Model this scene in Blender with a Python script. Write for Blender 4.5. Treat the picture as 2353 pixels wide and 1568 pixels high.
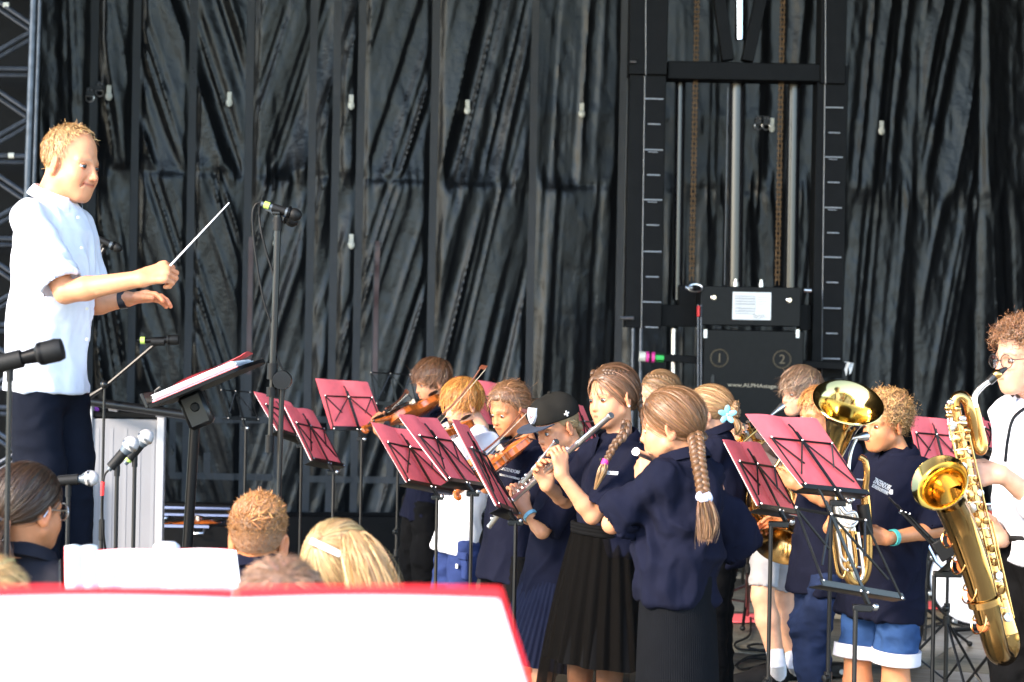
import bpy, math, random
import numpy as np
from mathutils import Matrix, Vector

# ------------------------------------------------------------------ scene, camera, light
SC = bpy.context.scene
COL = SC.collection
for _o in list(bpy.data.objects):
    bpy.data.objects.remove(_o)
rng = np.random.default_rng(7)
random.seed(7)
R_ = math.radians

# picture measures are taken on the photograph scaled to 2353 x 1568
PW, PH, FOC, CAMZ = 2353.0, 1568.0, 4700.0, 1.61
cam_d = bpy.data.cameras.new("camera")
cam = bpy.data.objects.new("camera", cam_d)
COL.objects.link(cam)
cam_d.sensor_width = 36.0
cam_d.lens = FOC / PW * 36.0
cam_d.clip_start, cam_d.clip_end = 0.1, 3000.0
CAM_R = Matrix.Rotation(R_(90 - 0.29), 3, 'X') @ Matrix.Rotation(R_(1.1), 3, 'Z')
cam.matrix_world = Matrix.Translation((0, 0, CAMZ)) @ CAM_R.to_4x4()
cam_d.dof.use_dof = True
cam_d.dof.focus_distance = 7.3
cam_d.dof.aperture_fstop = 4.8
SC.camera = cam
CR = np.array(CAM_R)

SUN_EL, SUN_AZ = 30.0, -130.0          # azimuth seen from above, 0 = +Y, clockwise; the sun stands behind the camera, to its left
world = bpy.data.worlds.new("World")
SC.world = world
world.use_nodes = True
_wn = world.node_tree.nodes
_sky = _wn.new('ShaderNodeTexSky')
_sky.sky_type = 'NISHITA'
_sky.sun_disc = False
_sky.sun_elevation = R_(SUN_EL)
_sky.sun_rotation = R_(SUN_AZ)
_sky.dust_density = 0.6
_sky.ozone_density = 1.5
_bg = _wn['Background']
_bg.inputs['Strength'].default_value = 0.15
world.node_tree.links.new(_sky.outputs[0], _bg.inputs['Color'])
sun_d = bpy.data.lights.new("sun", 'SUN')
sun_d.energy = 1.5
sun_d.angle = R_(15)
sun_d.color = (1.0, 0.83, 0.64)
sun = bpy.data.objects.new("sun", sun_d)
COL.objects.link(sun)
_sd = Vector((math.sin(R_(SUN_AZ)) * math.cos(R_(SUN_EL)), math.cos(R_(SUN_AZ)) * math.cos(R_(SUN_EL)), math.sin(R_(SUN_EL))))
sun.rotation_euler = _sd.to_track_quat('Z', 'Y').to_euler()
SC.view_settings.view_transform = 'Standard'
SC.view_settings.look = 'None'
SC.view_settings.gamma = 1.0
SC.view_settings.exposure = 2.7
SC.render.engine = 'CYCLES'
SC.cycles.max_bounces = 6
SC.cycles.sample_clamp_indirect = 6.0
SC.cycles.use_denoising = True


# ------------------------------------------------------------------ small maths
def V(*a):
    return np.array(a, float)


def P(u, v, d):
    """picture point at a distance along the view axis -> world"""
    return V(0, 0, CAMZ) + CR @ V((u - PW / 2) / FOC * d, -(v - PH / 2) / FOC * d, -d)


def nrm(v):
    v = np.asarray(v, float)
    return v / max(np.linalg.norm(v), 1e-9)


def facing(yaw, pitch=0.0, roll=0.0):
    """3x3, columns right, forward, up of a body; yaw 0 looks at the camera, 90 to picture right, pitch down is negative"""
    m = Matrix.Rotation(R_(yaw + 180), 3, 'Z') @ Matrix.Rotation(R_(pitch), 3, 'X') @ Matrix.Rotation(R_(roll), 3, 'Y')
    return np.array(m)


def frame_to(z, x=None):
    """3x3 with its third column along z"""
    z = nrm(z)
    if x is None:
        x = V(1, 0, 0) if abs(z[0]) < 0.8 else V(0, 1, 0)
    y = nrm(np.cross(z, x))
    return np.stack([np.cross(y, z), y, z], 1)


def spline(pts, n):
    """Catmull-Rom through points of any dimension"""
    p = np.array(pts, float)
    if len(p) == 2:
        t = np.linspace(0, 1, n)[:, None]
        return p[0] * (1 - t) + p[1] * t
    q = np.vstack([2 * p[0] - p[1], p, 2 * p[-1] - p[-2]])
    out = []
    for t in np.linspace(0, len(p) - 1, n):
        i = min(int(t), len(p) - 2)
        f = t - i
        a, b, c, d = q[i:i + 4]
        out.append(0.5 * (2 * b + (c - a) * f + (2 * a - 5 * b + 4 * c - d) * f * f + (3 * b - a - 3 * c + d) * f ** 3))
    return np.array(out)


_NT = rng.random((64, 64, 64)).astype(np.float32)


def noise3(p, seed=0):
    """smooth value noise in -1..1"""
    p = np.asarray(p, np.float32) + seed * 17.31
    i = np.floor(p).astype(int)
    f = p - i
    f = f * f * (3 - 2 * f)
    o = 0
    for dx in (0, 1):
        wx = f[..., 0] if dx else 1 - f[..., 0]
        for dy in (0, 1):
            wy = f[..., 1] if dy else 1 - f[..., 1]
            for dz in (0, 1):
                wz = f[..., 2] if dz else 1 - f[..., 2]
                o = o + _NT[(i[..., 0] + dx) & 63, (i[..., 1] + dy) & 63, (i[..., 2] + dz) & 63] * wx * wy * wz
    return o * 2 - 1


# ------------------------------------------------------------------ materials
def material(name, base=(.5, .5, .5), rough=.5, metal=0., spec=.5, grain=0., gscale=40., bump=0., bscale=200., attr=None,
             sss=0., coat=0., trans=0., alpha=1., sheen=0., stretch=(1, 1, 1), rvar=0., emit=None):
    m = bpy.data.materials.new(name)
    m.use_nodes = True
    nt = m.node_tree
    b = nt.nodes['Principled BSDF']
    L = nt.links.new
    b.inputs['Roughness'].default_value = rough
    b.inputs['Metallic'].default_value = metal
    b.inputs['Specular IOR Level'].default_value = spec
    b.inputs['Base Color'].default_value = (*base, 1)
    b.inputs['Coat Weight'].default_value = coat
    b.inputs['Coat Roughness'].default_value = .08
    b.inputs['Transmission Weight'].default_value = trans
    b.inputs['Alpha'].default_value = alpha
    b.inputs['Sheen Weight'].default_value = sheen
    if sss:
        b.inputs['Subsurface Weight'].default_value = sss
        b.inputs['Subsurface Radius'].default_value = (1, .35, .2)
        b.inputs['Subsurface Scale'].default_value = .012
    src = None
    if attr:
        a = nt.nodes.new('ShaderNodeAttribute')
        a.attribute_name = attr
        src = a.outputs['Color']
        L(src, b.inputs['Base Color'])
    tc = nt.nodes.new('ShaderNodeTexCoord')
    mp = nt.nodes.new('ShaderNodeMapping')
    mp.inputs['Scale'].default_value = stretch
    L(tc.outputs['Object'], mp.inputs['Vector'])
    if grain:
        nz = nt.nodes.new('ShaderNodeTexNoise')
        nz.inputs['Scale'].default_value = gscale
        nz.inputs['Detail'].default_value = 5
        L(mp.outputs[0], nz.inputs['Vector'])
        mr = nt.nodes.new('ShaderNodeMapRange')
        mr.inputs['From Min'].default_value = .3
        mr.inputs['From Max'].default_value = .7
        mr.inputs['To Min'].default_value = 1 - grain
        mr.inputs['To Max'].default_value = 1 + grain
        L(nz.outputs['Fac'], mr.inputs['Value'])
        mx = nt.nodes.new('ShaderNodeMix')
        mx.data_type = 'RGBA'
        mx.blend_type = 'MULTIPLY'
        mx.inputs['Factor'].default_value = 1
        mx.inputs['A'].default_value = (*base, 1)
        if src:
            L(src, mx.inputs['A'])
        L(mr.outputs[0], mx.inputs['B'])
        L(mx.outputs['Result'], b.inputs['Base Color'])
    if rvar:
        n3 = nt.nodes.new('ShaderNodeTexNoise')
        n3.inputs['Scale'].default_value = gscale * .6
        n3.inputs['Detail'].default_value = 4
        L(mp.outputs[0], n3.inputs['Vector'])
        m3 = nt.nodes.new('ShaderNodeMapRange')
        m3.inputs['From Min'].default_value = .3
        m3.inputs['From Max'].default_value = .7
        m3.inputs['To Min'].default_value = max(rough - rvar, 0.02)
        m3.inputs['To Max'].default_value = rough + rvar
        L(n3.outputs['Fac'], m3.inputs['Value'])
        L(m3.outputs[0], b.inputs['Roughness'])
    if bump:
        n2 = nt.nodes.new('ShaderNodeTexNoise')
        n2.inputs['Scale'].default_value = bscale
        n2.inputs['Detail'].default_value = 3
        L(mp.outputs[0], n2.inputs['Vector'])
        bp = nt.nodes.new('ShaderNodeBump')
        bp.inputs['Strength'].default_value = bump
        bp.inputs['Distance'].default_value = .01
        L(n2.outputs['Fac'], bp.inputs['Height'])
        L(bp.outputs[0], b.inputs['Normal'])
    if emit:
        b.inputs['Emission Color'].default_value = (*emit[:3], 1)
        b.inputs['Emission Strength'].default_value = emit[3]
    return m


# ------------------------------------------------------------------ meshes and objects
class MB:
    """collects vertices and faces of one mesh"""

    def __init__(s):
        s.v, s.f, s.c, s.n = [], [], [], 0

    def add(s, v, f, col=None):
        v = np.asarray(v, float).reshape(-1, 3)
        s.v.append(v)
        s.f.append((np.asarray(f, int) if not isinstance(f, list) else f, s.n))
        s.c.append(np.broadcast_to(np.asarray(col if col is not None else (.5, .5, .5), float), (len(v), 3)))
        s.n += len(v)
        return s

    def box(s, c, size, rot=None, col=None, bev=0.):
        h = np.array(size, float) / 2
        r = np.eye(3) if rot is None else np.asarray(rot)
        if bev and min(h) > bev * 1.2:
            vs = []
            for sx in (-1, 1):
                for sy in (-1, 1):
                    for sz in (-1, 1):
                        sg = V(sx, sy, sz)
                        for ax in range(3):
                            q = sg * (h - bev)
                            q[ax] = sg[ax] * h[ax]
                            vs.append(q)
            idx = lambda x, y, z, a: ((x * 2 + y) * 2 + z) * 3 + a
            fs = []
            for a in range(3):
                b_, c_ = (a + 1) % 3, (a + 2) % 3
                for sg in (0, 1):
                    q = []
                    for (i, j) in ((0, 0), (1, 0), (1, 1), (0, 1)):
                        t = [0, 0, 0]
                        t[a], t[b_], t[c_] = sg, i, j
                        q.append(idx(*t, a))
                    fs.append(q if sg else q[::-1])
                for (i, j) in ((0, 0), (1, 0), (1, 1), (0, 1)):     # edges along a
                    t0, t1 = [0, 0, 0], [0, 0, 0]
                    t0[b_], t0[c_], t1[b_], t1[c_], t1[a] = i, j, i, j, 1
                    q = [idx(*t0, b_), idx(*t1, b_), idx(*t1, c_), idx(*t0, c_)]
                    fs.append(q if (i + j) % 2 else q[::-1])
            for x in (0, 1):
                for y in (0, 1):
                    for z in (0, 1):
                        q = [idx(x, y, z, 0), idx(x, y, z, 1), idx(x, y, z, 2)]
                        fs.append(q if (x + y + z) % 2 else q[::-1])
            v = np.array(vs)
        else:
            v = np.array([[x, y, z] for x in (-1, 1) for y in (-1, 1) for z in (-1, 1)]) * h
            fs = [[0, 1, 3, 2], [4, 6, 7, 5], [0, 4, 5, 1], [2, 3, 7, 6], [0, 2, 6, 4], [1, 5, 7, 3]]
        return s.add(v @ r.T + np.asarray(c, float), fs, col)

    def tube(s, pts, rad, n=8, col=None, cap=True, flat=None, samples=0):
        """swept round tube; rad one number or one per point; flat = (w, t) for a flat bar"""
        p = np.array(pts, float)
        r = np.broadcast_to(np.asarray(rad, float), (len(p),)).astype(float)
        if samples:
            q = spline(np.hstack([p, r[:, None]]), samples)
            p, r = q[:, :3], q[:, 3]
        t = np.gradient(p, axis=0)
        t /= np.maximum(np.linalg.norm(t, axis=1), 1e-9)[:, None]
        a = V(0, 0, 1) if abs(t[0][2]) < .9 else V(1, 0, 0)
        x = nrm(np.cross(a, t[0]))
        ang = np.linspace(0, 2 * np.pi, n, endpoint=False)
        vs = []
        for i in range(len(p)):
            x = nrm(x - t[i] * (x @ t[i]))
            y = np.cross(t[i], x)
            vs.append(p[i] + r[i] * (np.cos(ang)[:, None] * x + np.sin(ang)[:, None] * y))
        v = np.concatenate(vs)
        m = len(p)
        i, j = np.meshgrid(np.arange(m - 1), np.arange(n), indexing='ij')
        f = np.stack([i * n + j, i * n + (j + 1) % n, (i + 1) * n + (j + 1) % n, (i + 1) * n + j], -1).reshape(-1, 4)
        fl = f.tolist()
        if cap:
            fl.append(list(range(n))[::-1])
            fl.append([(m - 1) * n + k for k in range(n)])
        return s.add(v, fl, col)

    def lathe(s, prof, c=(0, 0, 0), rot=None, n=24, col=None, closed=False):
        """profile of (radius, height) turned round local z"""
        pr = np.array(prof, float)
        r = np.eye(3) if rot is None else np.asarray(rot)
        ang = np.linspace(0, 2 * np.pi, n, endpoint=False)
        v = np.stack([pr[:, 0:1] * np.cos(ang), pr[:, 0:1] * np.sin(ang), np.broadcast_to(pr[:, 1:2], (len(pr), n))], -1).reshape(-1, 3)
        m = len(pr)
        i, j = np.meshgrid(np.arange(m - 1), np.arange(n), indexing='ij')
        f = np.stack([i * n + j, i * n + (j + 1) % n, (i + 1) * n + (j + 1) % n, (i + 1) * n + j], -1).reshape(-1, 4).tolist()
        if closed:
            f.append(list(range(n))[::-1])
            f.append([(m - 1) * n + k for k in range(n)])
        return s.add(v @ r.T + np.asarray(c, float), f, col)

    def ball(s, c, r, n=12, rot=None, col=None):
        """ellipsoid"""
        r = np.broadcast_to(np.asarray(r, float), (3,))
        th = np.linspace(0.02, np.pi - 0.02, max(n // 2 + 1, 4))
        m = MB().lathe(np.stack([np.sin(th), -np.cos(th)], 1), n=n, closed=True)
        v = m.v[0] * r
        if rot is not None:
            v = v @ np.asarray(rot).T
        return s.add(v + np.asarray(c, float), m.f[0][0], col)

    def prism(s, outline, z0, z1, c=(0, 0, 0), rot=None, col=None):
        """flat outline (x, y) given a thickness along local z"""
        o = np.array(outline, float)
        n = len(o)
        v = np.vstack([np.c_[o, np.full(n, z0)], np.c_[o, np.full(n, z1)]])
        f = [[i, (i + 1) % n, n + (i + 1) % n, n + i] for i in range(n)] + [list(range(n))[::-1], list(range(n, 2 * n))]
        r = np.eye(3) if rot is None else np.asarray(rot)
        return s.add(v @ r.T + np.asarray(c, float), f, col)

    def build(s, name, mat, parent=None, smooth=True, autosmooth=40):
        v = np.concatenate(s.v)
        me = bpy.data.meshes.new(name)
        tot, lst = [], []
        for f, off in s.f:
            if isinstance(f, list):
                for q in f:
                    tot.append(len(q))
                    lst.extend([k + off for k in q])
            else:
                tot.extend([f.shape[1]] * len(f))
                lst.extend((f + off).ravel().tolist())
        tot, lst = np.array(tot, np.int32), np.array(lst, np.int32)
        me.vertices.add(len(v))
        me.vertices.foreach_set('co', v.astype(np.float32).ravel())
        me.loops.add(len(lst))
        me.loops.foreach_set('vertex_index', lst)
        me.polygons.add(len(tot))
        me.polygons.foreach_set('loop_start', np.concatenate([[0], np.cumsum(tot)[:-1]]).astype(np.int32))
        me.polygons.foreach_set('loop_total', tot)
        me.update(calc_edges=True)
        ca = me.color_attributes.new('Col', 'FLOAT_COLOR', 'POINT')
        c = np.concatenate(s.c)
        ca.data.foreach_set('color', np.c_[c, np.ones(len(c))].astype(np.float32).ravel())
        if smooth:
            me.polygons.foreach_set('use_smooth', np.ones(len(tot), bool))
            if autosmooth:
                me.set_sharp_from_angle(angle=R_(autosmooth))
        me.materials.append(mat)
        o = bpy.data.objects.new(name, me)
        COL.objects.link(o)
        if parent is not None:
            o.parent = parent
            o.matrix_parent_inverse = parent.matrix_world.inverted() if parent.type == 'EMPTY' else Matrix.Identity(4)
        return o


def tag(o, label=None, cat=None, group=None, kind=None):
    for k, x in (('label', label), ('category', cat), ('group', group), ('kind', kind)):
        if x:
            o[k] = x
    return o


def thing(name, label, cat, loc=(0, 0, 0), group=None):
    o = bpy.data.objects.new(name, None)
    COL.objects.link(o)
    o.location = [float(x) for x in loc]
    o.matrix_world = Matrix.Translation(o.location)
    return tag(o, label, cat, group)


# ------------------------------------------------------------------ smooth solids: distance fields turned into meshes
def cap_sdf(a, b, r1, r2=None, w=None, sq=1.0):
    """tapered capsule; w, sq: its thickness along w is multiplied by sq"""
    a, b = np.asarray(a, float), np.asarray(b, float)
    r2 = r1 if r2 is None else r2
    ba = b - a
    L2 = max(ba @ ba, 1e-9)
    R = max(r1, r2) * max(1.0, sq)

    def fn(p):
        q = p - a.astype(np.float32)
        t = np.clip((q @ (ba / L2).astype(np.float32)), 0, 1)
        q = q - t[..., None] * ba.astype(np.float32)
        if w is not None:
            q = q + (q @ w.astype(np.float32))[..., None] * (w * (1 / sq - 1)).astype(np.float32)
        return np.sqrt((q * q).sum(-1)) - (r1 + (r2 - r1) * t)
    return fn, np.minimum(a, b) - R, np.maximum(a, b) + R


def ell_sdf(c, r, rot=None):
    c, r = np.asarray(c, float), np.asarray(r, float)
    M = np.eye(3) if rot is None else np.asarray(rot)

    def fn(p):
        q = ((p - c.astype(np.float32)) @ M.astype(np.float32))
        k0 = np.sqrt(((q / r.astype(np.float32)) ** 2).sum(-1)) + 1e-6
        k1 = np.sqrt(((q / (r * r).astype(np.float32)) ** 2).sum(-1)) + 1e-6
        return k0 * (k0 - 1) / k1
    ext = np.sqrt(((M * r) ** 2).sum(1))
    return fn, c - ext, c + ext


def plane_sdf(p0, n):
    n = nrm(n).astype(np.float32)
    p0 = np.asarray(p0, np.float32)
    return (lambda p: (p - p0) @ n), None, None


class Field:
    def __init__(s, h):
        s.h, s.ops = h, []

    def add(s, prim, k=.01):
        s.ops.append(('+', prim, k))
        return s

    def sub(s, prim, k=.005):
        s.ops.append(('-', prim, k))
        return s

    def cut(s, p0, n, k=.002):
        """throw away what lies on the side n points to"""
        s.ops.append(('c', plane_sdf(p0, n), k))
        return s

    def mesh(s):
        h = s.h
        adds = [o for o in s.ops if o[0] == '+']
        lo = np.min([o[1][1] for o in adds], 0) - 4 * h
        hi = np.max([o[1][2] for o in adds], 0) + 4 * h
        n = np.ceil((hi - lo) / h).astype(int) + 1
        ax = [(lo[i] + h * np.arange(n[i])).astype(np.float32) for i in range(3)]
        A = np.full(n, .05, np.float32)
        for op, (fn, l, u), k in s.ops:
            if l is None:
                sl = tuple(slice(0, n[i]) for i in range(3))
            else:
                pad = 2.5 * h + 2 * k
                sl = tuple(slice(max(int((l[i] - pad - lo[i]) / h), 0), max(min(int((u[i] + pad - lo[i]) / h) + 2, n[i]), 0)) for i in range(3))
            if any(q.stop <= q.start for q in sl):
                continue
            if l is None:
                nn, p0 = fn(np.eye(3, dtype=np.float32)) - fn(np.zeros((1, 3), np.float32)), fn(np.zeros((1, 3), np.float32))
                d = (ax[0] * nn[0])[:, None, None] + (ax[1] * nn[1])[None, :, None] + (ax[2] * nn[2])[None, None, :] + p0[0]
            else:
                g = np.stack(np.meshgrid(*[ax[i][sl[i]] for i in range(3)], indexing='ij'), -1)
                d = fn(g)
            B = A[sl]
            if op == '+':
                t = np.maximum(k - np.abs(B - d), 0) / k
                A[sl] = np.minimum(B, d) - t * t * k * .25
            else:
                if op == '-':
                    d = -d
                t = np.maximum(k - np.abs(B - d), 0) / k
                A[sl] = np.maximum(B, d) + t * t * k * .25
        return nets(A, lo, h)


def nets(A, lo, h):
    """surface nets; returns vertices and quads"""
    S = A < 0
    nx, ny, nz = A.shape
    c = np.zeros((nx - 1, ny - 1, nz - 1), np.int8)
    for dx in (0, 1):
        for dy in (0, 1):
            for dz in (0, 1):
                c += S[dx:nx - 1 + dx, dy:ny - 1 + dy, dz:nz - 1 + dz]
    ids = np.argwhere((c > 0) & (c < 8))
    I = np.full(c.shape, -1, np.int32)
    I[ids[:, 0], ids[:, 1], ids[:, 2]] = np.arange(len(ids))
    acc = np.zeros((len(ids), 3))
    cnt = np.zeros(len(ids))
    corner = [(x, y, z) for x in (0, 1) for y in (0, 1) for z in (0, 1)]
    for a in corner:
        for ax in range(3):
            if a[ax]:
                continue
            b = list(a)
            b[ax] = 1
            va = A[ids[:, 0] + a[0], ids[:, 1] + a[1], ids[:, 2] + a[2]]
            vb = A[ids[:, 0] + b[0], ids[:, 1] + b[1], ids[:, 2] + b[2]]
            m = (va < 0) != (vb < 0)
            t = np.where(m, va / np.where(m, va - vb, 1), 0)
            q = np.array(a, float)[None] + np.zeros((len(ids), 3))
            q[:, ax] += t
            acc[m] += q[m]
            cnt[m] += 1
    v = lo + h * (ids + acc / cnt[:, None])
    F = []
    for ax in range(3):
        b, d = [(1, 2), (2, 0), (0, 1)][ax]
        sl0 = [slice(1, -1)] * 3
        sl0[ax] = slice(0, A.shape[ax] - 1)
        sl1 = list(sl0)
        sl1[ax] = slice(1, A.shape[ax])
        s0, s1 = S[tuple(sl0)], S[tuple(sl1)]
        e = np.argwhere(s0 != s1)
        off = np.ones(3, int)
        off[ax] = 0
        e = e + off
        inside = S[e[:, 0], e[:, 1], e[:, 2]]
        q = []
        for (db, dd) in ((-1, -1), (0, -1), (0, 0), (-1, 0)):
            k = e.copy()
            k[:, b] += db
            k[:, d] += dd
            q.append(I[k[:, 0], k[:, 1], k[:, 2]])
        q = np.stack(q, 1)
        q[~inside] = q[~inside][:, ::-1]
        F.append(q)
    F = np.concatenate(F)
    return v, F[(F >= 0).all(1)]


def vnormals(v, f):
    n = np.cross(v[f[:, 2]] - v[f[:, 0]], v[f[:, 3 if f.shape[1] > 3 else 1]] - v[f[:, 1]])
    o = np.zeros_like(v)
    for k in range(f.shape[1]):
        np.add.at(o, f[:, k], n)
    return o / np.maximum(np.linalg.norm(o, axis=1), 1e-12)[:, None]

# ------------------------------------------------------------------ people
M_SKIN = material('skin', rough=.48, spec=.35, attr='Col', sss=.12, grain=.11, gscale=28, bump=.08, bscale=400)
M_HAIR = material('hair', rough=.42, spec=.5, attr='Col')
M_EYE = material('eye', rough=.12, spec=.6, attr='Col')
_fab = {}


def fabric(name, base, rough=.9, sheen=.0, bump=.25, bscale=900, grain=.1, gscale=25, stretch=(1, 1, 1)):
    if name not in _fab:
        _fab[name] = material(name, base, rough=rough, spec=.07, sheen=sheen, grain=grain, gscale=gscale, bump=bump, bscale=bscale, stretch=stretch)
    return _fab[name]


NAVY = fabric('navy_pique', (.0075, .0085, .019))
BLACKC = fabric('black_cloth', (.0045, .0045, .005))
CRAN_C, CRAN_R = V(0, -.012, .045), V(.0745, .094, .084)


def head_mesh(skin, kid=1, smile=0, female=0, ears=1, cheek=1.0, brow=(.2, .12, .06), neck_to=None, age=0, pucker=0, h=.0032):
    """head in its own frame (x right, y forward, z up), adult size"""
    F = Field(h)
    F.add(ell_sdf(CRAN_C, CRAN_R))
    jw = .054 if kid or female else .06
    F.add(ell_sdf((0, .028, -.022), (jw + .004, .062, .072)), .03)
    F.add(ell_sdf((0, .05, -.066), (.034 if kid else .04, .036, .03)), .035)
    F.add(ell_sdf((0, .066, -.088), (.017, .017, .014)), .025)                   # chin
    for s in (-1, 1):
        F.add(ell_sdf((s * .036, .052, -.034), (.024, .026, .03)), .025)          # cheek
        F.add(cap_sdf((s * .05, .01, -.05), (s * .02, .06, -.085), .018, .014), .025)   # jaw line
        F.add(cap_sdf((s * .012, .078, .022), (s * .046, .064, .02), .011, .009), .016)   # brow
        F.sub(ell_sdf((s * .032, .096, .004), (.016, .016, .0105)), .014)          # eye socket
        F.add(ell_sdf((s * .032, .0665, .003), (.0165, .0165, .0135)), .003)        # eyeball under lids
    nl = .100 if kid else .109
    F.add(cap_sdf((0, .083, .012), (0, nl - .006, -.024), .0075, .0095), .012)
    F.add(ell_sdf((0, nl - .004, -.029), (.0105, .0105, .009)), .008)
    for s in (-1, 1):
        F.add(ell_sdf((s * .011, nl - .014, -.031), (.0075, .009, .0065)), .007)
    # mouth
    w = .02 + .006 * smile - .008 * pucker
    my = .083 + .005 * pucker
    F.add(ell_sdf((0, .068, -.056), (.03, .02, .022)), .018)
    for t0, t1 in ((-1, 0), (0, 1)):
        za, zb = -.0545 + (.0015 + .005 * smile) * abs(t0), -.0545 + (.0015 + .005 * smile) * abs(t1)
        F.add(cap_sdf((t0 * w, my - .010 * abs(t0), za), (t1 * w, my - .010 * abs(t1), zb), .0045 - .0025 * abs(t0), .0045 - .0025 * abs(t1)), .004)
        F.add(cap_sdf((t0 * w, my - .011 * abs(t0), za - .004), (t1 * w, my - .011 * abs(t1), zb - .004), .0015 + .004 * (1 - abs(t0)), .0015 + .004 * (1 - abs(t1))), .004)
    F.sub(cap_sdf((-w, my - .004, -.0585 + .006 * smile), (w, my - .004, -.0585 + .006 * smile), .0016), .003)
    if smile:
        for s in (-1, 1):
            F.add(ell_sdf((s * .041, .058, -.03), (.018, .02, .016)), .016)
            F.sub(cap_sdf((s * .022, .094, -.03), (s * .034, .078, -.056), .004), .008)
    if ears:
        for s in (-1, 1):
            e = facing(0)
            er = np.array(Matrix.Rotation(R_(s * -30), 3, 'Z') @ Matrix.Rotation(R_(-12), 3, 'X'))
            c = V(s * .0755, -.012, -.004)
            F.add(ell_sdf(c, (.009, .019, .032), er), .005)
            F.add(ell_sdf(c + V(s * .002, .002, -.024), (.007, .010, .011), er), .006)
            F.sub(ell_sdf(c + er @ V(s * .009, .003, .004), (.007, .0115, .019), er), .003)
            F.add(ell_sdf(c + V(-s * .004, .012, -.002), (.005, .005, .008)), .004)
    if neck_to is not None:
        r = .047 if kid else (.052 if female else .06)
        F.add(cap_sdf((0, -.025, -.045), neck_to, r, r * 1.06), .03)
    v, f = F.mesh()
    if age:
        lo = v[:, 2] < 0
        v[lo, 2] = v[lo, 2] * np.where(v[lo, 2] > -.12, 1 + .07 * age, 1 + .07 * age)
        v[:, 0] *= 1 - .06 * age
    skin = np.array(skin, float)
    col = np.tile(skin, (len(v), 1))

    def blend(m, c, a):
        nonlocal col
        m = np.clip(m, 0, 1)[:, None] * a
        col = col * (1 - m) + np.array(c) * m
    x, y, z = v.T
    g = lambda cx, cy, cz, rx, ry, rz: np.exp(-(((x - cx) / rx) ** 2 + ((y - cy) / ry) ** 2 + ((z - cz) / rz) ** 2))
    red = skin * V(1.02, .62, .55)
    for s in (-1, 1):
        blend(g(s * .04, .06, -.03, .022, .04, .02), red, .5 * cheek)
        blend(g(s * .08, -.012, -.004, .012, .03, .04), skin * V(1.05, .66, .56), .5)
    blend(g(0, .11, -.03, .014, .02, .012), red, .5)
    lipc = skin * V(.92, .48, .45)
    ins = (np.abs(x) < w) & (y > .06)
    blend(ins * np.exp(-((z + .0565 - .005 * smile * np.abs(x) / w) / .0062) ** 4), lipc, .8)
    blend(ins * np.exp(-((z + .0583 - .006 * smile) / .0018) ** 2), (.08, .03, .025), .75)
    bz = .0275 - .006 * np.clip((np.abs(x) - .035) / .015, 0, 1)
    blend((y > .04) * np.exp(-((z - bz) / .0042) ** 2) * ((np.abs(x) > .013) & (np.abs(x) < .053)), brow, .8)
    blend((y > .05) * np.exp(-((z + .004) / .004) ** 2) * np.exp(-((np.abs(x) - .032) / .014) ** 4), skin * V(.7, .5, .45), .35)
    return v, f, col


def eye_mesh(mb, c, gaze, iris, r=.0128, lid=.62):
    """one eyeball: white, iris, pupil, with a dark lash line above"""
    n = 20
    th = np.concatenate([np.linspace(0, .34, 3), [.36, .5, .74, .78, 1.0, 1.25, 1.5]])
    ang = np.linspace(0, 2 * np.pi, n, endpoint=False)
    Rm = frame_to(gaze)
    v, col = [], []
    for t in th:
        for a in ang:
            v.append(c + r * (Rm @ V(math.sin(t) * math.cos(a), math.sin(t) * math.sin(a), math.cos(t))))
            col.append((.004, .004, .004) if t < .35 else (iris if t < .75 else (.62, .58, .55)))
    m = len(th)
    f = [[i * n + j, i * n + (j + 1) % n, (i + 1) * n + (j + 1) % n, (i + 1) * n + j] for i in range(m - 1) for j in range(n)]
    mb.add(v, f, np.array(col))


def eye_parts(T, hs, hc, iris, root, gaze=(0, 1, -.12), lids=.0, skin=(.6, .4, .3)):
    for s in (-1, 1):
        mb = MB()
        c = V(s * .032, .0715, .003)
        eye_mesh(mb, c, nrm(V(gaze[0], gaze[1], gaze[2])), iris, .0135)
        # upper and lower lids as shells over the ball
        for up in (1, -1):
            el0 = (.52 - lids) if up > 0 else -.42
            rows = []
            for k in range(4):
                e = el0 + (1.5 * up - el0) * k / 3
                rr = .0143 if k else .0146
                row = []
                for a in np.linspace(-1.35, 1.35, 11):
                    ee = el0 * math.cos(a * .95) if k == 0 else e
                    row.append(c + rr * V(math.cos(ee) * math.sin(a), math.cos(ee) * math.cos(a), math.sin(ee)))
                rows.append(row)
            v = np.array(rows).reshape(-1, 3)
            f = [[i * 11 + j, i * 11 + j + 1, (i + 1) * 11 + j + 1, (i + 1) * 11 + j] for i in range(3) for j in range(10)]
            cc = np.tile(np.array(skin) * V(.9, .75, .7), (44, 1))
            if up > 0:
                cc[:11] = (.02, .012, .01)
            else:
                cc[:11] = np.array(skin) * V(.7, .45, .42)
            mb.add(v, f, cc)
        mb.v = [q * hs @ T.T + hc for q in mb.v]
        mb.build('eye', M_EYE, root, autosmooth=0)


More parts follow.
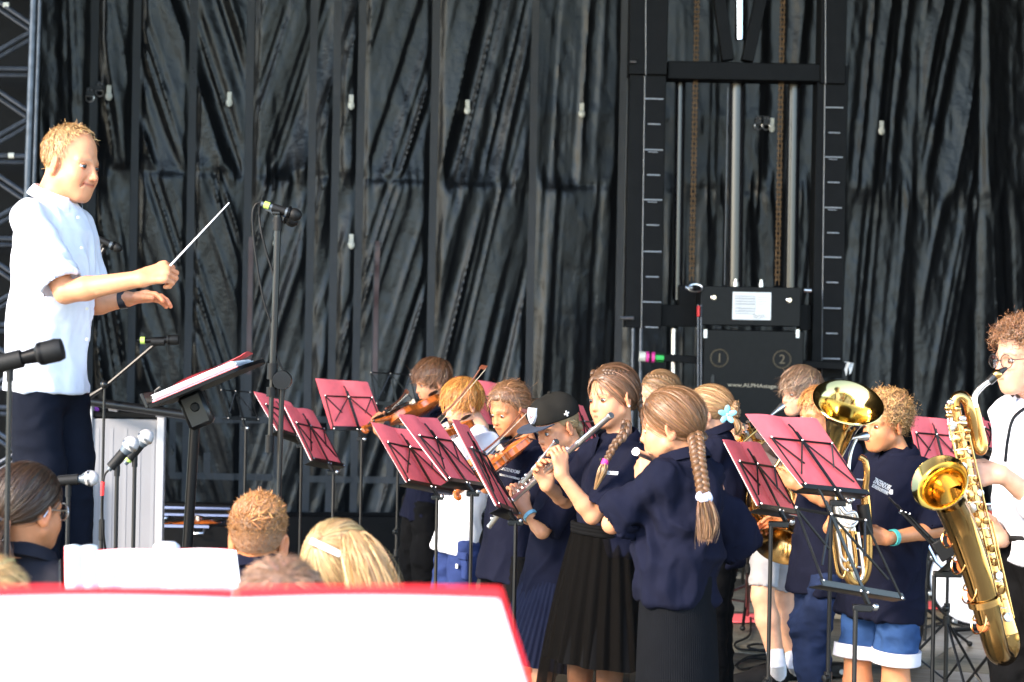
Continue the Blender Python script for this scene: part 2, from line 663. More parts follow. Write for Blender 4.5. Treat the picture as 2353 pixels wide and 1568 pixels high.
def hand_mesh(wrist, fdir, palm_n, thumb, k=1.0, curl=(.5, .6, .4), spread=.06, thumb_close=.5, col=(.6, .4, .3), fore=None, h=.0027, tcurl=.4, fcurl=None):
    """palm, four fingers and a thumb; fdir towards the knuckles, palm_n out of the palm, thumb towards the thumb side"""
    X = nrm(fdir)
    N = nrm(np.asarray(palm_n) - X * (X @ palm_n))
    S = np.cross(N, X)
    S = S * (1 if S @ np.asarray(thumb) > 0 else -1)
    F = Field(h)
    w = np.asarray(wrist, float)
    pt = lambda a, b, c: w + k * (X * a + S * b + N * c)
    F.add(cap_sdf(pt(.012, .012, 0), pt(.078, .026, 0), .0165 * k, .0145 * k, N, .85))
    F.add(cap_sdf(pt(.012, -.012, 0), pt(.07, -.026, 0), .0165 * k, .0135 * k, N, .85), .012)
    F.add(cap_sdf(pt(.01, 0, 0), pt(.08, 0, 0), .017 * k, .0145 * k, N, .85), .014)
    F.add(ell_sdf(pt(.035, .025, .01), (.024 * k, .016 * k, .014 * k), np.stack([X, S, N], 1)), .012)
    if fore is not None:
        F.add(cap_sdf(w + (np.asarray(fore) - w) * .55, w, .034 * k, .0265 * k, N, .88), .02)
    base = [(.082, .030), (.087, .010), (.083, -.010), (.074, -.028)]
    lens = [.070, .078, .073, .057]
    for i in range(4):
        fc = (fcurl[i] if fcurl is not None else 1.0)
        a = pt(base[i][0] - .012, base[i][1], 0)
        b = pt(base[i][0], base[i][1], .0005)
        F.add(cap_sdf(a, b, .0105 * k, .0098 * k), .006)
        ang = 0
        q = b
        sd = spread * (1.5 - i)
        for j, fr in enumerate((.47, .3, .23)):
            ang += curl[j] * 1.35 * fc
            dirv = (X * math.cos(ang) + N * math.sin(ang)) + S * sd * math.cos(ang)
            q2 = q + nrm(dirv) * lens[i] * fr * k
            r1 = (.0094, .0084, .0077)[j] * k
            F.add(cap_sdf(q, q2, r1, r1 * .92), .0035)
            q = q2
    # thumb
    a = pt(.022, .024, .006)
    t1 = nrm(X * .75 + S * (.75 - .5 * thumb_close) + N * (.15 + .6 * thumb_close))
    b = a + t1 * .042 * k
    t2 = nrm(t1 + X * .35 - S * tcurl + N * .3 * thumb_close)
    c = b + t2 * .032 * k
    t3 = nrm(t2 + X * .2 - S * tcurl)
    d = c + t3 * .024 * k
    F.add(cap_sdf(a, b, .0135 * k, .011 * k), .01)
    F.add(cap_sdf(b, c, .0108 * k, .0098 * k), .004)
    F.add(cap_sdf(c, d, .0096 * k, .0082 * k), .004)
    v, f = F.mesh()
    cc = np.tile(np.array(col, float), (len(v), 1))
    far = np.clip((((v - w) @ X) / k - .07) / .06, 0, 1)[:, None]
    cc = cc * (1 - far * V(.0, .18, .2))
    return v, f, cc


# ---------------- hair
def strands(mb, roots, field, steps, seg, width, color, rcol=.3, lift0=.0, lift1=.006, shell=1.04, wob=.25, curl=0, cw=40, stop=None, cen=CRAN_C, rad=CRAN_R, droop=0, tip=1.15, flat=.96):
    """ribbons that flow over the skull from their roots"""
    n = len(roots)
    p = roots.copy()
    pth = [p]
    w0 = rng.normal(0, 1, (n, 3))
    ls = rng.uniform(.6, 1.1, n)
    alive = np.ones(n)
    for s in range(steps):
        nr = (p - cen) / rad ** 2
        nr /= np.linalg.norm(nr, axis=1)[:, None]
        d = field(p)
        d = d / np.maximum(np.linalg.norm(d, axis=1), 1e-6)[:, None] + wob * w0
        d = d + V(0, 0, -1) * droop * s / steps
        inn = (d * nr).sum(1)
        d = d - nr * np.where(inn < 0, inn, inn * flat)[:, None]
        d /= np.maximum(np.linalg.norm(d, axis=1), 1e-6)[:, None]
        if stop is not None:
            alive = alive * (np.linalg.norm(p - stop[0], axis=1) > stop[1])
        p = p + d * (seg * ls * alive)[:, None]
        lv = np.linalg.norm((p - cen) / rad, axis=1)
        tgt = shell + (lift0 + (lift1 - lift0) * (s + 1) / steps) / .085 * np.clip(ls, .5, 1.3)
        sc = np.where(lv < tgt, tgt / lv, 1)
        p = cen + (p - cen) * sc[:, None]
        pth.append(p)
    Q = np.stack(pth, 1)
    ribbons(mb, Q, width, color, rcol, curl, cw, tip, cen)


def ribbons(mb, Q, width, color, rcol=.3, curl=0, cw=40, tip=1.1, cen=None):
    n, m, _ = Q.shape
    T = np.gradient(Q, axis=1)
    T /= np.maximum(np.linalg.norm(T, axis=2), 1e-9)[..., None]
    up = (Q - cen) if cen is not None else np.broadcast_to(rng.normal(0, 1, (n, 1, 3)), Q.shape)
    S = np.cross(T, up)
    S /= np.maximum(np.linalg.norm(S, axis=2), 1e-9)[..., None]
    U = np.cross(S, T)
    if curl:
        ph = rng.uniform(0, 6.28, (n, 1)) + np.arange(m)[None] * cw
        ev = np.linspace(.3, 1, m)[None]
        Q = Q + curl * ev[..., None] * (np.cos(ph)[..., None] * S + np.sin(ph)[..., None] * U)
        T = np.gradient(Q, axis=1)
        T /= np.maximum(np.linalg.norm(T, axis=2), 1e-9)[..., None]
        S = np.cross(T, up)
        S /= np.maximum(np.linalg.norm(S, axis=2), 1e-9)[..., None]
    a = rng.normal(0, .45, (n, 1, 1))
    S = S * np.cos(a) + np.cross(T, S) * np.sin(a)
    w = width * np.linspace(1, .35, m)[None, :, None] * rng.uniform(.6, 1.3, (n, 1, 1))
    v = np.stack([Q - S * w * .5, Q + S * w * .5], 2).reshape(-1, 3)
    i = np.arange(n)[:, None] * (2 * m) + np.arange(m - 1)[None] * 2
    f = np.stack([i, i + 1, i + 3, i + 2], -1).reshape(-1, 4)
    b = np.exp(rng.normal(0, rcol, (n, 1, 1))) * np.linspace(1, tip, m)[None, :, None]
    hue = 1 + rng.normal(0, .05, (n, 1, 3))
    c = np.repeat(np.clip(np.array(color) * b * hue, 0, .95), 2, axis=1).reshape(-1, 3)
    mb.add(v, f, c)


def zlim(y, ax, kind):
    ys = [-.13, -.06, -.03, -.012, .006, .022, .04, .06, .08, .12]
    tab = {'short': [-.05, -.06, -.035, .012, .0, .012, .045, .062, .07, .07],
           'fringe': [-.055, -.065, -.035, .012, -.004, .006, .03, .038, .040, .040],
           'back': [-.06, -.065, -.05, .008, -.005, .02, .05, .066, .074, .074],
           'bald': [-.05, -.055, -.03, .014, .006, .062, .112, .13, .14, .15]}[kind]
    return np.interp(y, ys, tab)


def hair_shell(mb, kind, thick, color, low=None, h=.004, extra=(), fade=None):
    F = Field(h)
    F.add(ell_sdf(CRAN_C, CRAN_R + V(thick, thick, thick)))
    for e, k in extra:
        F.add(e, k)
    big = 1.0

    def cutf(p):
        return -(zlim(p[..., 1], np.abs(p[..., 0]), kind) + .006 - p[..., 2])
    F.sub((cutf, V(-1, -1, -1), V(1, 1, 1)), .012)
    if low is not None:
        F.cut(V(0, 0, low), V(0, 0, -1), .01)
    v, f = F.mesh()
    nz = noise3(v * V(60, 60, 60)) * .5 + noise3(v * 140, 3) * .5
    v = v + vnormals(v, f) * (nz * thick * .25)[:, None]
    c = np.array(color) * (.62 + .22 * nz)[:, None]
    if fade is not None:
        w = np.clip((.05 - v[:, 2]) / .07, 0, 1)[:, None]
        c = c * (1 - w) + fade * w
    if kind == 'bald':
        w = np.clip(1.1 - (v[:, 2] - zlim(v[:, 1], np.abs(v[:, 0]), kind)) / .024, 0, 1)[:, None] * np.clip((v[:, 1] + .02) / .03, 0, 1)[:, None]
        c = c * (1 - w) + V(.56, .29, .17) * w
    mb.add(v, f, np.clip(c, 0, 1))


def scalp(n, kind, shell=1.0, ymin=-1, extra=.004):
    out = []
    while len(out) < n:
        q = rng.normal(0, 1, (n * 3, 3))
        q /= np.linalg.norm(q, axis=1)[:, None]
        p = CRAN_C + q * CRAN_R * shell
        ok = (p[:, 2] > zlim(p[:, 1], np.abs(p[:, 0]), kind) + extra) & (p[:, 1] > ymin)
        out.extend(p[ok])
    return np.array(out[:n])


def do_hair(style, color, n=2200, tie=None, thick=None, length=None, width=.0030, stray=110, zmax=9):
    """hair over the skull in head coordinates; returns a mesh builder"""
    mb = MB()
    col = np.array(color, float)
    crown = V(.012, -.06, .125)
    if style == 'short':
        hair_shell(mb, 'short', thick or .012, col)
        fld = lambda p: (p - crown) * V(1, 1, .9) + V(0, .035, -.02)
        strands(mb, scalp(n, 'short'), fld, 6, (length or .045) / 6, .0028, col, rcol=.4, lift0=.008, lift1=.020, wob=.30)
    elif style == 'fringe':
        hair_shell(mb, 'fringe', thick or .016, col)
        fld = lambda p: (p - crown) * V(1, 1, 1.1) + V(.02, .05, -.04)
        strands(mb, scalp(n, 'short'), fld, 8, (length or .08) / 8, .0034, col, rcol=.42, lift0=.013, lift1=.022, wob=.26, flat=.88)
    elif style == 'buzz':
        hair_shell(mb, 'short', .0035, col * .9, fade=V(.45, .27, .18))
        fld = lambda p: (p - CRAN_C) * 1.2 + V(0, .03, .06)
        r = scalp(n, 'short', extra=.0)
        low = r[:, 2] < .045
        strands(mb, r[low], fld, 3, .0025, .0013, col * 1.1, lift0=.0025, lift1=.0045, wob=.4, flat=.7)
        strands(mb, r[~low], fld, 3, .0045, .0016, col, lift0=.004, lift1=.010, wob=.4, flat=.6)
        top = r[r[:, 2] > .085]
        strands(mb, top, lambda p: (p - CRAN_C) * .6 + V(.03, .06, .05), 4, .006, .0020, col, lift0=.006, lift1=.014, wob=.4, flat=.7)
    elif style == 'bald':
        hair_shell(mb, 'bald', .0032, col)
        fld = lambda p: (p - crown) * V(1, .8, 1) + V(0, .02, -.03)
        r = scalp(n, 'bald')
        strands(mb, r, fld, 4, .006, .0020, col, lift0=.003, lift1=.009, wob=.35, flat=.8)
        top = scalp(200, 'short')
        top = top[(top[:, 2] > .09) & (top[:, 1] > -.03)]
        strands(mb, top, lambda p: V(0, .3, 1) + 0 * p, 4, .006, .0014, col * 1.3, lift0=.001, lift1=.010, wob=.5, flat=.4)
        edge = scalp(420, 'short')
        edge = edge[(edge[:, 2] > .09) & (edge[:, 1] < .02)]
        strands(mb, edge, lambda p: V(0, .2, 1) + 0 * p, 4, .006, .0016, col * 1.25, lift0=.001, lift1=.010, wob=.6, flat=.4)
    elif style == 'curly':
        hair_shell(mb, 'short', thick or .016, col * .7)
        fld = lambda p: (p - CRAN_C) * V(1, 1, .8) + V(0, .02, -.01)
        r = scalp(n, 'short', shell=1.05, extra=.012)
        side = np.clip((r[:, 2] - .0) / .06, .25, 1)
        for lo_, hi_ in ((-1, .5), (.5, 2)):
            m_ = (side > lo_) & (side <= hi_)
            strands(mb, r[m_], fld, 12, .0042, .0030, col, lift0=.012, lift1=.018 if hi_ < 1 else .030, wob=.9, curl=.0085, cw=1.15, tip=1.3, rcol=.35, flat=.8)
    elif style == 'back':
        tie = np.array(tie if tie is not None else (0, -.10, -.02), float)
        hair_shell(mb, 'back', thick or .004, col, extra=[(ell_sdf(tie * .92, (.028, .024, .028)), .03)])
        fld = lambda p: (tie - p)
        r = scalp(n, 'back')
        strands(mb, r[r[:, 2] < zmax], fld, 14, .017, width, col, rcol=.28, lift0=.005, lift1=.008, wob=.05, stop=(tie, .022))
        r = scalp(stray, 'back')
        r = r[r[:, 2] < zmax]
        strands(mb, r, lambda p: (tie - p) * 1.0, 8, .011, .0009, col * 1.2, lift0=.006, lift1=.015, wob=.5)
    return mb


def braid(mb, pts, rad, color, turns=7, taper=.6, n=90):
    """three woven strands along a path (world)"""
    q = spline(pts, n)
    t = np.gradient(q, axis=0)
    t /= np.linalg.norm(t, axis=1)[:, None]
    x = V(1, 0, 0)
    xs = []
    for i in range(n):
        x = nrm(x - t[i] * (x @ t[i]))
        xs.append(x)
    xs = np.array(xs)
    ys = np.cross(t, xs)
    s = np.linspace(0, 1, n)
    r = rad * (1 - (1 - taper) * s)
    for k in range(3):
        ph = s * turns * 2 * np.pi / 1.0 * .5 + k * 2 * np.pi / 3
        off = xs * (np.sin(ph) * r * .62)[:, None] + ys * (np.sin(2 * ph) * r * .42)[:, None]
        p = q + off
        m2 = MB().tube(p, r * .56, n=9)
        mb.add(m2.v[0], m2.f[0][0], np.array(color) * .7)
        Q = np.stack([p + (xs * math.cos(a) + ys * math.sin(a)) * r[:, None] * .58 for a in rng.uniform(0, 6.28, 26)], 0)
        # fibres that twist round each strand
        ribbons(mb, Q[:, ::3], rad * .16, color, .3, tip=1.0)
    return mb


def tail(mb, pts, rads, color, n=260, width=.003, core=True, m=16, fray=.25):
    """loose bundle of hair along a path"""
    q = spline(np.hstack([np.array(pts, float), np.array(rads, float)[:, None]]), m)
    c, r = q[:, :3], q[:, 3]
    a, b = rng.uniform(0, 6.28, n), np.sqrt(rng.uniform(0.15, 1, n))
    off = np.stack([np.cos(a) * b, np.sin(a) * b, rng.normal(0, .2, n)], 1)
    fr = rng.normal(0, fray, (n, 3))
    Q = c[None] + (off[:, None] + fr[:, None] * np.linspace(0, 1, m)[None, :, None] ** 2) * r[None, :, None]
    ribbons(mb, Q, width, color, .3)
    if core:
        mb.tube(c, r * .72, n=10, col=np.array(color) * .6)
    return mb


# ---------------- clothes
def wrinkle(v, f, amp, fr=(14, 14, 7), seed=0, T=None):
    p = (v - v.mean(0)) @ (T if T is not None else np.eye(3))
    wv = noise3(p * 5, seed + 5)[:, None] * V(.10, .10, .02)
    a = 1 - np.abs(noise3((p + wv) * np.array(fr), seed)) * 2
    b = noise3((p + wv) * np.array(fr) * 2.3, seed + 2)
    c = noise3((p + wv) * np.array(fr) * .45, seed + 3)
    e = noise3((p + wv) * np.array(fr) * 4.5, seed + 4)
    return v + vnormals(v, f) * (amp * (.9 * a + .4 * b + .9 * c + .15 * e))[:, None]


def collar_mesh(mb, c, T, r, front_gap=.35, height=.03, flop=.032, drop=.02, lean=.0):
    """folded shirt collar, open at the front"""
    n = 28
    ang = np.linspace(front_gap, 2 * np.pi - front_gap, n)
    rows = []
    for (dr, dz, w) in ((-.004, -.012, 0), (-.002, height * .7, 0), (.002, height, 0), (.006, height * .93, .3), (.016, height * .35, 1), (.021, -.004, 1), (.017, -.006, 1)):
        row = []
        for a in ang:
            e = 1 - min(abs(a - front_gap), abs(2 * np.pi - front_gap - a)) / .9
            e = max(e, 0)
            pz = dz - drop * (1 + math.cos(a)) * .5 - (w * e * e * flop)
            rr = r + dr + w * e * .006
            row.append(c + T @ V(math.sin(a) * rr, math.cos(a) * rr * 1.02, pz))
        rows.append(row)
    m = len(rows)
    v = np.array(rows).reshape(-1, 3)
    f = [[i * n + j, i * n + j + 1, (i + 1) * n + j + 1, (i + 1) * n + j] for i in range(m - 1) for j in range(n - 1)]
    mb.add(v, f)
    return mb


def skirt_mesh(mb, top, bot, rt, rb, T, pleats=24, amp=.012, n=220, m=22, phase=0, sharp=1, belly=0):
    ang = np.linspace(0, 2 * np.pi, n, endpoint=False)
    v = []
    for i in range(m):
        s = i / (m - 1)
        c = top * (1 - s) + bot * s
        rr = [rt[k] * (1 - s) + rb[k] * s + belly * math.sin(s * math.pi) for k in (0, 1)]
        w = np.sin(ang * pleats + phase + .6 * np.sin(ang * 3 + s * 1.5))
        w = np.sign(w) * np.abs(w) ** sharp + .6 * noise3(np.stack([np.cos(ang) * 4, np.sin(ang) * 4, np.full(n, s * 1.2 + phase)], 1))
        a = amp * (.25 + .75 * s)
        q = np.stack([np.cos(ang) * (rr[0] + a * w), np.sin(ang) * (rr[1] + a * w), np.zeros(n)], 1)
        v.append(c + q @ T.T)
    v = np.concatenate(v)
    i, j = np.meshgrid(np.arange(m - 1), np.arange(n), indexing='ij')
    f = np.stack([i * n + j, (i + 1) * n + j, (i + 1) * n + (j + 1) % n, i * n + (j + 1) % n], -1).reshape(-1, 4)
    return mb.add(v, f)


LIT = {}


def person(label, d, k, yaw, neck, hip, head, hair, arms=(), top=None, bottom=None, skin=(.62, .39, .29), iris=(.12, .08, .05), face=None, legs=None, group=None, hv=.006, dn=0., dh=0., girth=.94, shw=.97):
    """k: body size (1 = grown man); neck, hip: picture points of the neck base and the hip joint centre, at depth d (+dn, +dh)"""
    face = dict(face or {})
    top = dict(top or {})
    kid = face.pop('kid', 1 if k < .9 else 0)
    N, H = P(neck[0], neck[1], d + dn), P(hip[0], hip[1], d + dh)
    U = nrm(N - H)
    Tt = facing(yaw)
    rt = nrm(Tt[:, 0] - U * (Tt[:, 0] @ U))
    fw = np.cross(U, rt)
    T = np.stack([rt, fw, U], 1)
    L = np.linalg.norm(N - H)
    root = thing('person', label, 'person', (H[0], H[1], 0), group)
    hs = head.get('s', .915 if kid else 1.0)
    HC = P(head['u'], head['v'], d + head.get('dy', 0))
    HT = facing(head['yaw'], head.get('pitch', 0), head.get('roll', 0))
    nb = N + U * .01 - fw * .005
    nloc = (HT.T @ (nb - HC)) / hs
    v, f, c = head_mesh(skin, kid=kid, neck_to=nloc, **face)
    body = MB()
    body.add(v * hs @ HT.T + HC, f, c)
    sh, sleeves = {}, []
    for s in (-1, 1):
        sh[s] = N - U * .055 * k + rt * s * .158 * k * shw - fw * .0 * k
    B = Field(hv)
    B.add(cap_sdf(nb - U * .02, N - U * .1 * k, .055 * k, .09 * k))
    B.add(ell_sdf(H + U * .68 * L, (.135 * k, .09 * k, .17 * k), T), .05)
    B.add(ell_sdf(H + U * .25 * L, (.125 * k, .085 * k, .18 * k), T), .05)
    B.add(ell_sdf(H, (.135 * k, .095 * k, .11 * k), T), .05)
    sg = 1 + top.get('loose', .0)
    S = Field(hv * 1.1)
    S.add(ell_sdf(H + U * .70 * L + fw * .008 * k, (.158 * k * girth * sg, .113 * k * girth * sg, .20 * k), T), .05)
    S.add(ell_sdf(H + U * .36 * L + fw * .006 * k, (.150 * k * girth * sg, .112 * k * girth * sg, .22 * k), T), .06)
    S.add(cap_sdf(H + U * .30 * L, H - U * .22 * k, .150 * k * girth * sg, .158 * k * girth * sg * top.get('flare', 1.0), T[:, 1], .74), .06)
    S.add(cap_sdf(sh[-1] - U * .004, sh[1] - U * .004, .048 * k, .048 * k, fw, .95), .045)
    S.add(cap_sdf(N - U * .028 * k, N - U * .08 * k, .058 * k, .1 * k), .04)
    hem = top.get('hem', .16)
    arm_i = {}
    for a in arms:
        s = a['side']
        s0 = sh[s] + np.array(a.get('sh', (0, 0, 0)))
        E = P(a['el'][0], a['el'][1], d + a['el'][2])
        W = P(a['wr'][0], a['wr'][1], d + a['wr'][2])
        B.add(cap_sdf(s0, E, .048 * k, .036 * k), .03)
        m1 = E * .72 + W * .28
        B.add(cap_sdf(E, m1, .0365 * k, .0375 * k), .01)
        B.add(cap_sdf(m1, W, .0375 * k, .0255 * k), .012)
        ln = a.get('sleeve', top.get('sleeve', .68))
        if ln > 1:
            S.add(cap_sdf(s0, E, .06 * k, .05 * k), .03)
            S.add(cap_sdf(E, E + (W - E) * (ln - 1), .05 * k, .042 * k), .02)
            sleeves.append((E + (W - E) * (ln - 1), W - E, .043 * k))
        else:
            e = s0 + (E - s0) * ln
            rr = top.get('slr', .062)
            S.add(cap_sdf(s0, e + (E - s0) * .12, .055 * k, rr * k), .03)
            sleeves.append((e, E - s0, rr * k))
        if a.get('hand') is not None:
            hd = dict(a['hand'])
            hv_, hf_, hc_ = hand_mesh(W, hd.pop('dir'), hd.pop('n'), hd.pop('th'), k * hd.pop('s', 1.04), fore=E, col=skin, **hd)
            body.add(hv_, hf_, hc_)
    # cut each sleeve open only near its own end: a ball-shaped bite beyond the cuff plane
    for e, dr, rr in sleeves:
        dn_ = nrm(dr)
        S.sub(cap_sdf(e + dn_ * rr * 1.25, e + dn_ * rr * 3.2, rr * 1.25, rr * 1.6), .002)
    S.cut(H - U * hem * k, -U, .006)
    if top.get('cuffs', 1):
        for e, dr, rr in sleeves:
            if top.get('sleeve', .68) <= 1 and rr > .05 * k:
                MB().lathe([(rr * .90, -.010), (rr * 1.02, -.011), (rr * 1.035, 0), (rr * 1.02, .011), (rr * .90, .010)], e - nrm(dr) * .004, frame_to(nrm(dr)), 28).build('cuff', top.get('mat', NAVY), root)
    if legs:
        for lg in legs:
            hj, kn, an = [np.array(q) for q in lg['j']]
            B.add(cap_sdf(hj, kn, .075 * k, .05 * k), .02)
            cf = kn * .7 + an * .3
            B.add(cap_sdf(kn, cf, .05 * k, .054 * k), .015)
            B.add(cap_sdf(cf, an, .054 * k, .034 * k), .015)
    v, f = B.mesh()
    body.add(v, f, np.tile(np.array(skin, float), (len(v), 1)))
    body.build('body', M_SKIN, root, autosmooth=0)
    v, f = S.mesh()
    v = wrinkle(v, f, top.get('wr', .009) * (k / .8), seed=int(neck[0]) % 40, T=T)
    shirt = MB().add(v, f).build('shirt', top.get('mat', NAVY), root, autosmooth=0)
    if top.get('collar', 1):
        mb = collar_mesh(MB(), N + U * .022 * k + fw * .008, T @ np.array(Matrix.Rotation(R_(-12), 3, 'X')), (.066 if kid else .074), front_gap=top.get('gap', .35))
        mb.build('collar', top.get('cmat', top.get('mat', NAVY)), root)
    eye_parts(HT, hs, HC, iris, root, gaze=head.get('gaze', (0, 1, -.25)), lids=head.get('lids', .0), skin=skin)
    toW = lambda q: np.asarray(q, float) * hs @ HT.T + HC
    if hair:
        hm = do_hair(**hair)
        hm.v = [toW(q) for q in hm.v]
        tag(hm.build('hair', M_HAIR, root, autosmooth=0), kind='stuff')
    return dict(root=root, N=N, H=H, T=T, U=U, HC=HC, HT=HT, hs=hs, toW=toW, k=k, d=d, sh=sh, fw=fw, rt=rt, shirt=shirt)


def trousers(p, mat, legs, r=(.086, .07, .06), cut=None, wr=.008, seed=1, waist=-.07, name='trousers', hv=.007):
    """legs: list of (hip, knee, ankle) world points; cut = how far down the lower leg (0..1) the cloth ends, None for all"""
    k, U, H, T = p['k'], p['U'], p['H'], p['T']
    F = Field(hv)
    F.add(ell_sdf(H - U * (.02 if waist < 0 else 0), (.138 * k, .102 * k, .14 * k), T))
    for hj, kn, an in legs:
        hj, kn, an = [np.array(q, float) for q in (hj, kn, an)]
        F.add(cap_sdf(hj, kn, r[0] * k, r[1] * k), .03)
        if cut is None or cut > 1:
            F.add(cap_sdf(kn, an, r[1] * k, r[2] * k), .02)
    if cut is not None:
        for hj, kn, an in legs:
            hj, kn = np.array(hj, float), np.array(kn, float)
            e = hj + (kn - hj) * cut
            dn = nrm(kn - hj)
            F.sub(cap_sdf(e + dn * r[0] * k * 1.3, e + dn * r[0] * k * 3, r[0] * k * 1.3, r[0] * k * 1.5), .002)
    F.cut(H + U * waist * k, U, .004)
    v, f = F.mesh()
    v = wrinkle(v, f, wr, fr=(12, 12, 16), seed=seed)
    return MB().add(v, f).build(name, mat, p['root'], autosmooth=0)


def shoe(p, heel, d, mat, k=1.0, sock=None):
    dv = nrm(V(d[0], d[1], 0))
    h = np.array(heel, float)
    F = Field(.006)
    F.add(cap_sdf(h + V(0, 0, .045 * k), h + dv * .10 * k + V(0, 0, .04 * k), .04 * k, .04 * k))
    F.add(cap_sdf(h + dv * .08 * k + V(0, 0, .038 * k), h + dv * .19 * k + V(0, 0, .03 * k), .042 * k, .032 * k), .02)
    F.add(cap_sdf(h + V(0, 0, .05 * k), h + dv * .01 + V(0, 0, .085 * k), .036 * k, .036 * k), .02)
    F.cut(h + V(0, 0, .004), V(0, 0, -1))
    v, f = F.mesh()
    o = MB().add(v, f).build('shoe', mat, p['root'])
    return o

# ------------------------------------------------------------------ materials of the place
M_FLOOR = material('stage_floor_ply', (.17, .155, .12), rough=.42, grain=.35, gscale=3, stretch=(1, 9, 1), bump=.12, bscale=60, rvar=.1)
M_TARP = material('black_tarpaulin', (.004, .0046, .0058), rough=.32, spec=.33, grain=.15, gscale=5, bump=.22, bscale=34, rvar=.03)
M_WEB = material('webbing', (.052, .054, .058), rough=.9, bump=.2, bscale=300)
M_BLACKM = material('black_painted_metal', (.0035, .0035, .004), rough=.5, spec=.1, grain=.25, gscale=12, bump=.06, bscale=90)
M_BLACKS = material('black_satin_metal', (.004, .004, .0045), rough=.36, spec=.14, grain=.2, gscale=30)
M_STAND = material('black_stand_metal', (.006, .006, .0065), rough=.35, spec=.4)
M_STEEL = material('bare_steel', (.55, .55, .56), rough=.28, metal=1, grain=.15, gscale=30)
M_EDGE = material('edge_steel', (.20, .21, .23), rough=.4, metal=.6)  # pale metal for the thin lines along the post corners
M_SCALE = material('pale_scale_paint', (.30, .32, .36), rough=.6)
M_COLUMN = material('oiled_black_column', (.008, .008, .010), rough=.24, spec=.6)
M_CHROME = material('chrome', (.75, .75, .77), rough=.1, metal=1)
M_TRUSS = material('dark_truss_tube', (.065, .075, .095), rough=.35, metal=.5, grain=.3, gscale=20)
M_RUST = material('rusty_chain', (.13, .075, .035), rough=.55, metal=.5, grain=.4, gscale=60)
M_WPLASTIC = material('white_plastic', (.62, .60, .52), rough=.45)
M_PAPER = material('white_paper', (.8, .8, .8), rough=.8, grain=.02, gscale=40)
M_FOLDER = material('red_card', (.97, .165, .18), rough=.6, spec=.3, grain=.06, gscale=30, bump=.05, bscale=500)
M_RUBBER = material('black_rubber', (.005, .005, .005), rough=.6, spec=.3)
M_ENGR = material('engraved_brass_line', (.12, .09, .05), rough=.6)
M_GOLDTXT = material('pale_lettering', (.42, .36, .26), rough=.6)
M_RED = material('red_tape', (.6, .02, .02), rough=.5)
M_GREEN = material('green_tape', (.03, .45, .08), rough=.5)
M_PINK = material('pink_tape', (.75, .05, .3), rough=.5)
M_INK = material('black_ink', (.04, .04, .05), rough=.7)
M_LECT_SHADE = material('lectern_shade_grey', (.21, .21, .225), rough=.8, grain=.02, gscale=8)  # shade on the white lectern's front, painted in as grey
M_WHITE = material('white_lacquer', (.72, .72, .76), rough=.4)
M_GRASS = material('trodden_grass', (.07, .09, .04), rough=.9, grain=.4, gscale=3)
M_ROOF = material('roof_lining', (.02, .02, .022), rough=.8)


def struct(name, mb, mat, **kw):
    return tag(mb.build(name, mat, **kw), kind='structure')


# ---------------- floor, ground, roof
struct('ground', MB().box((0, 60, -1.35), (900, 900, .1)), M_GRASS)
fl = struct('stage_floor', MB().box((2, 9.5, -.06), (26, 25, .12)), M_FLOOR)
# plywood boards with open joints laid on the deck near the front, where joints show
bd = None
for i in range(9):
    for j in range(7):
        cx, cy = -7.2 + i * 2.0 + (1.0 if j % 2 else 0), 4.6 + j * 1.5
        if bd is None:
            bd = MB().box((0, 0, 0), (1.994, 1.494, .012), bev=.002).build('floor_board', M_FLOOR, fl, smooth=False)
            o = bd
        else:
            o = bd.copy()
            COL.objects.link(o)
            o.parent = fl
        rz = Matrix.Rotation(R_(-24), 4, 'Z')
        o.location = rz @ Vector((cx - 1, cy + 1.5, .007 + .0007 * ((i * 3 + j) % 3)))
        o.rotation_euler = (0, 0, R_(-24))
struct('added_dark_panel', MB().box((5.6, 13.2, 3.5), (.12, 8.4, 7.0), np.array(Matrix.Rotation(R_(9), 3, 'Z'))), M_ROOF)  # unseen panel, added to keep sky light off the curtain's right part
struct('added_dark_panel', MB().box((-4.62, 13.5, 3.5), (2.95, .06, 7.0)), M_BLACKM)  # black panel added for the dark gap behind the truss
struct('stage_roof', MB().box((2, 13.1, 7.1), (30, 18.2, .2)), M_ROOF)


# ---------------- back curtain
def cur_d(u):
    return FOC / (307 * (1 - 4e-5 * (u - 600)))


CA, CB = P(-500, 784, cur_d(-500)), P(2900, 784, cur_d(2900))
CA[2] = CB[2] = 0
C_AX = nrm(CB - CA)
C_N = V(C_AX[1], -C_AX[0], 0)          # towards the audience
C_LEN = np.linalg.norm(CB - CA)


def cur_a(u):
    q = P(u, 784, 1.0) - V(0, 0, CAMZ)
    # intersection in plan with the curtain line
    m = np.array([[q[0], -C_AX[0]], [q[1], -C_AX[1]]])
    t = np.linalg.solve(m, CA[:2])
    return t[1]


def cur_z(u, v):
    """height of picture point on the curtain plane"""
    a = cur_a(u)
    o = V(0, 0, CAMZ)
    q = P(u, v, 1.0) - o
    t = ((CA - o) @ C_N) / (q @ C_N)
    return (o + q * t)[2]


_us = np.array([-500, 0, 250, 480, 560, 640, 720, 900, 1080, 1250, 1600, 1950, 2100, 2250, 2350, 2900], float)
_sh = np.array([0, .05, .38, .5, .42, -.1, -.40, -.36, -.22, .02, 0, -.25, -.3, .1, .2, .1])
_as = np.array([cur_a(u) for u in _us])
Z_S1, Z_S2 = cur_z(900, 412), cur_z(900, 240)
STRAPS = [cur_a(u) for u in (205, 302, 432, 563, 708, 762, 818, 988, 1216, 1420)]


PB = np.array([cur_a(u) for u in (205, 302, 563, 988, 1216, 1420, 1800, 2100, 2240)])
PSH = np.array([.05, .18, .34, -.30, -.22, -.04, .0, -.08, -.18, .07])


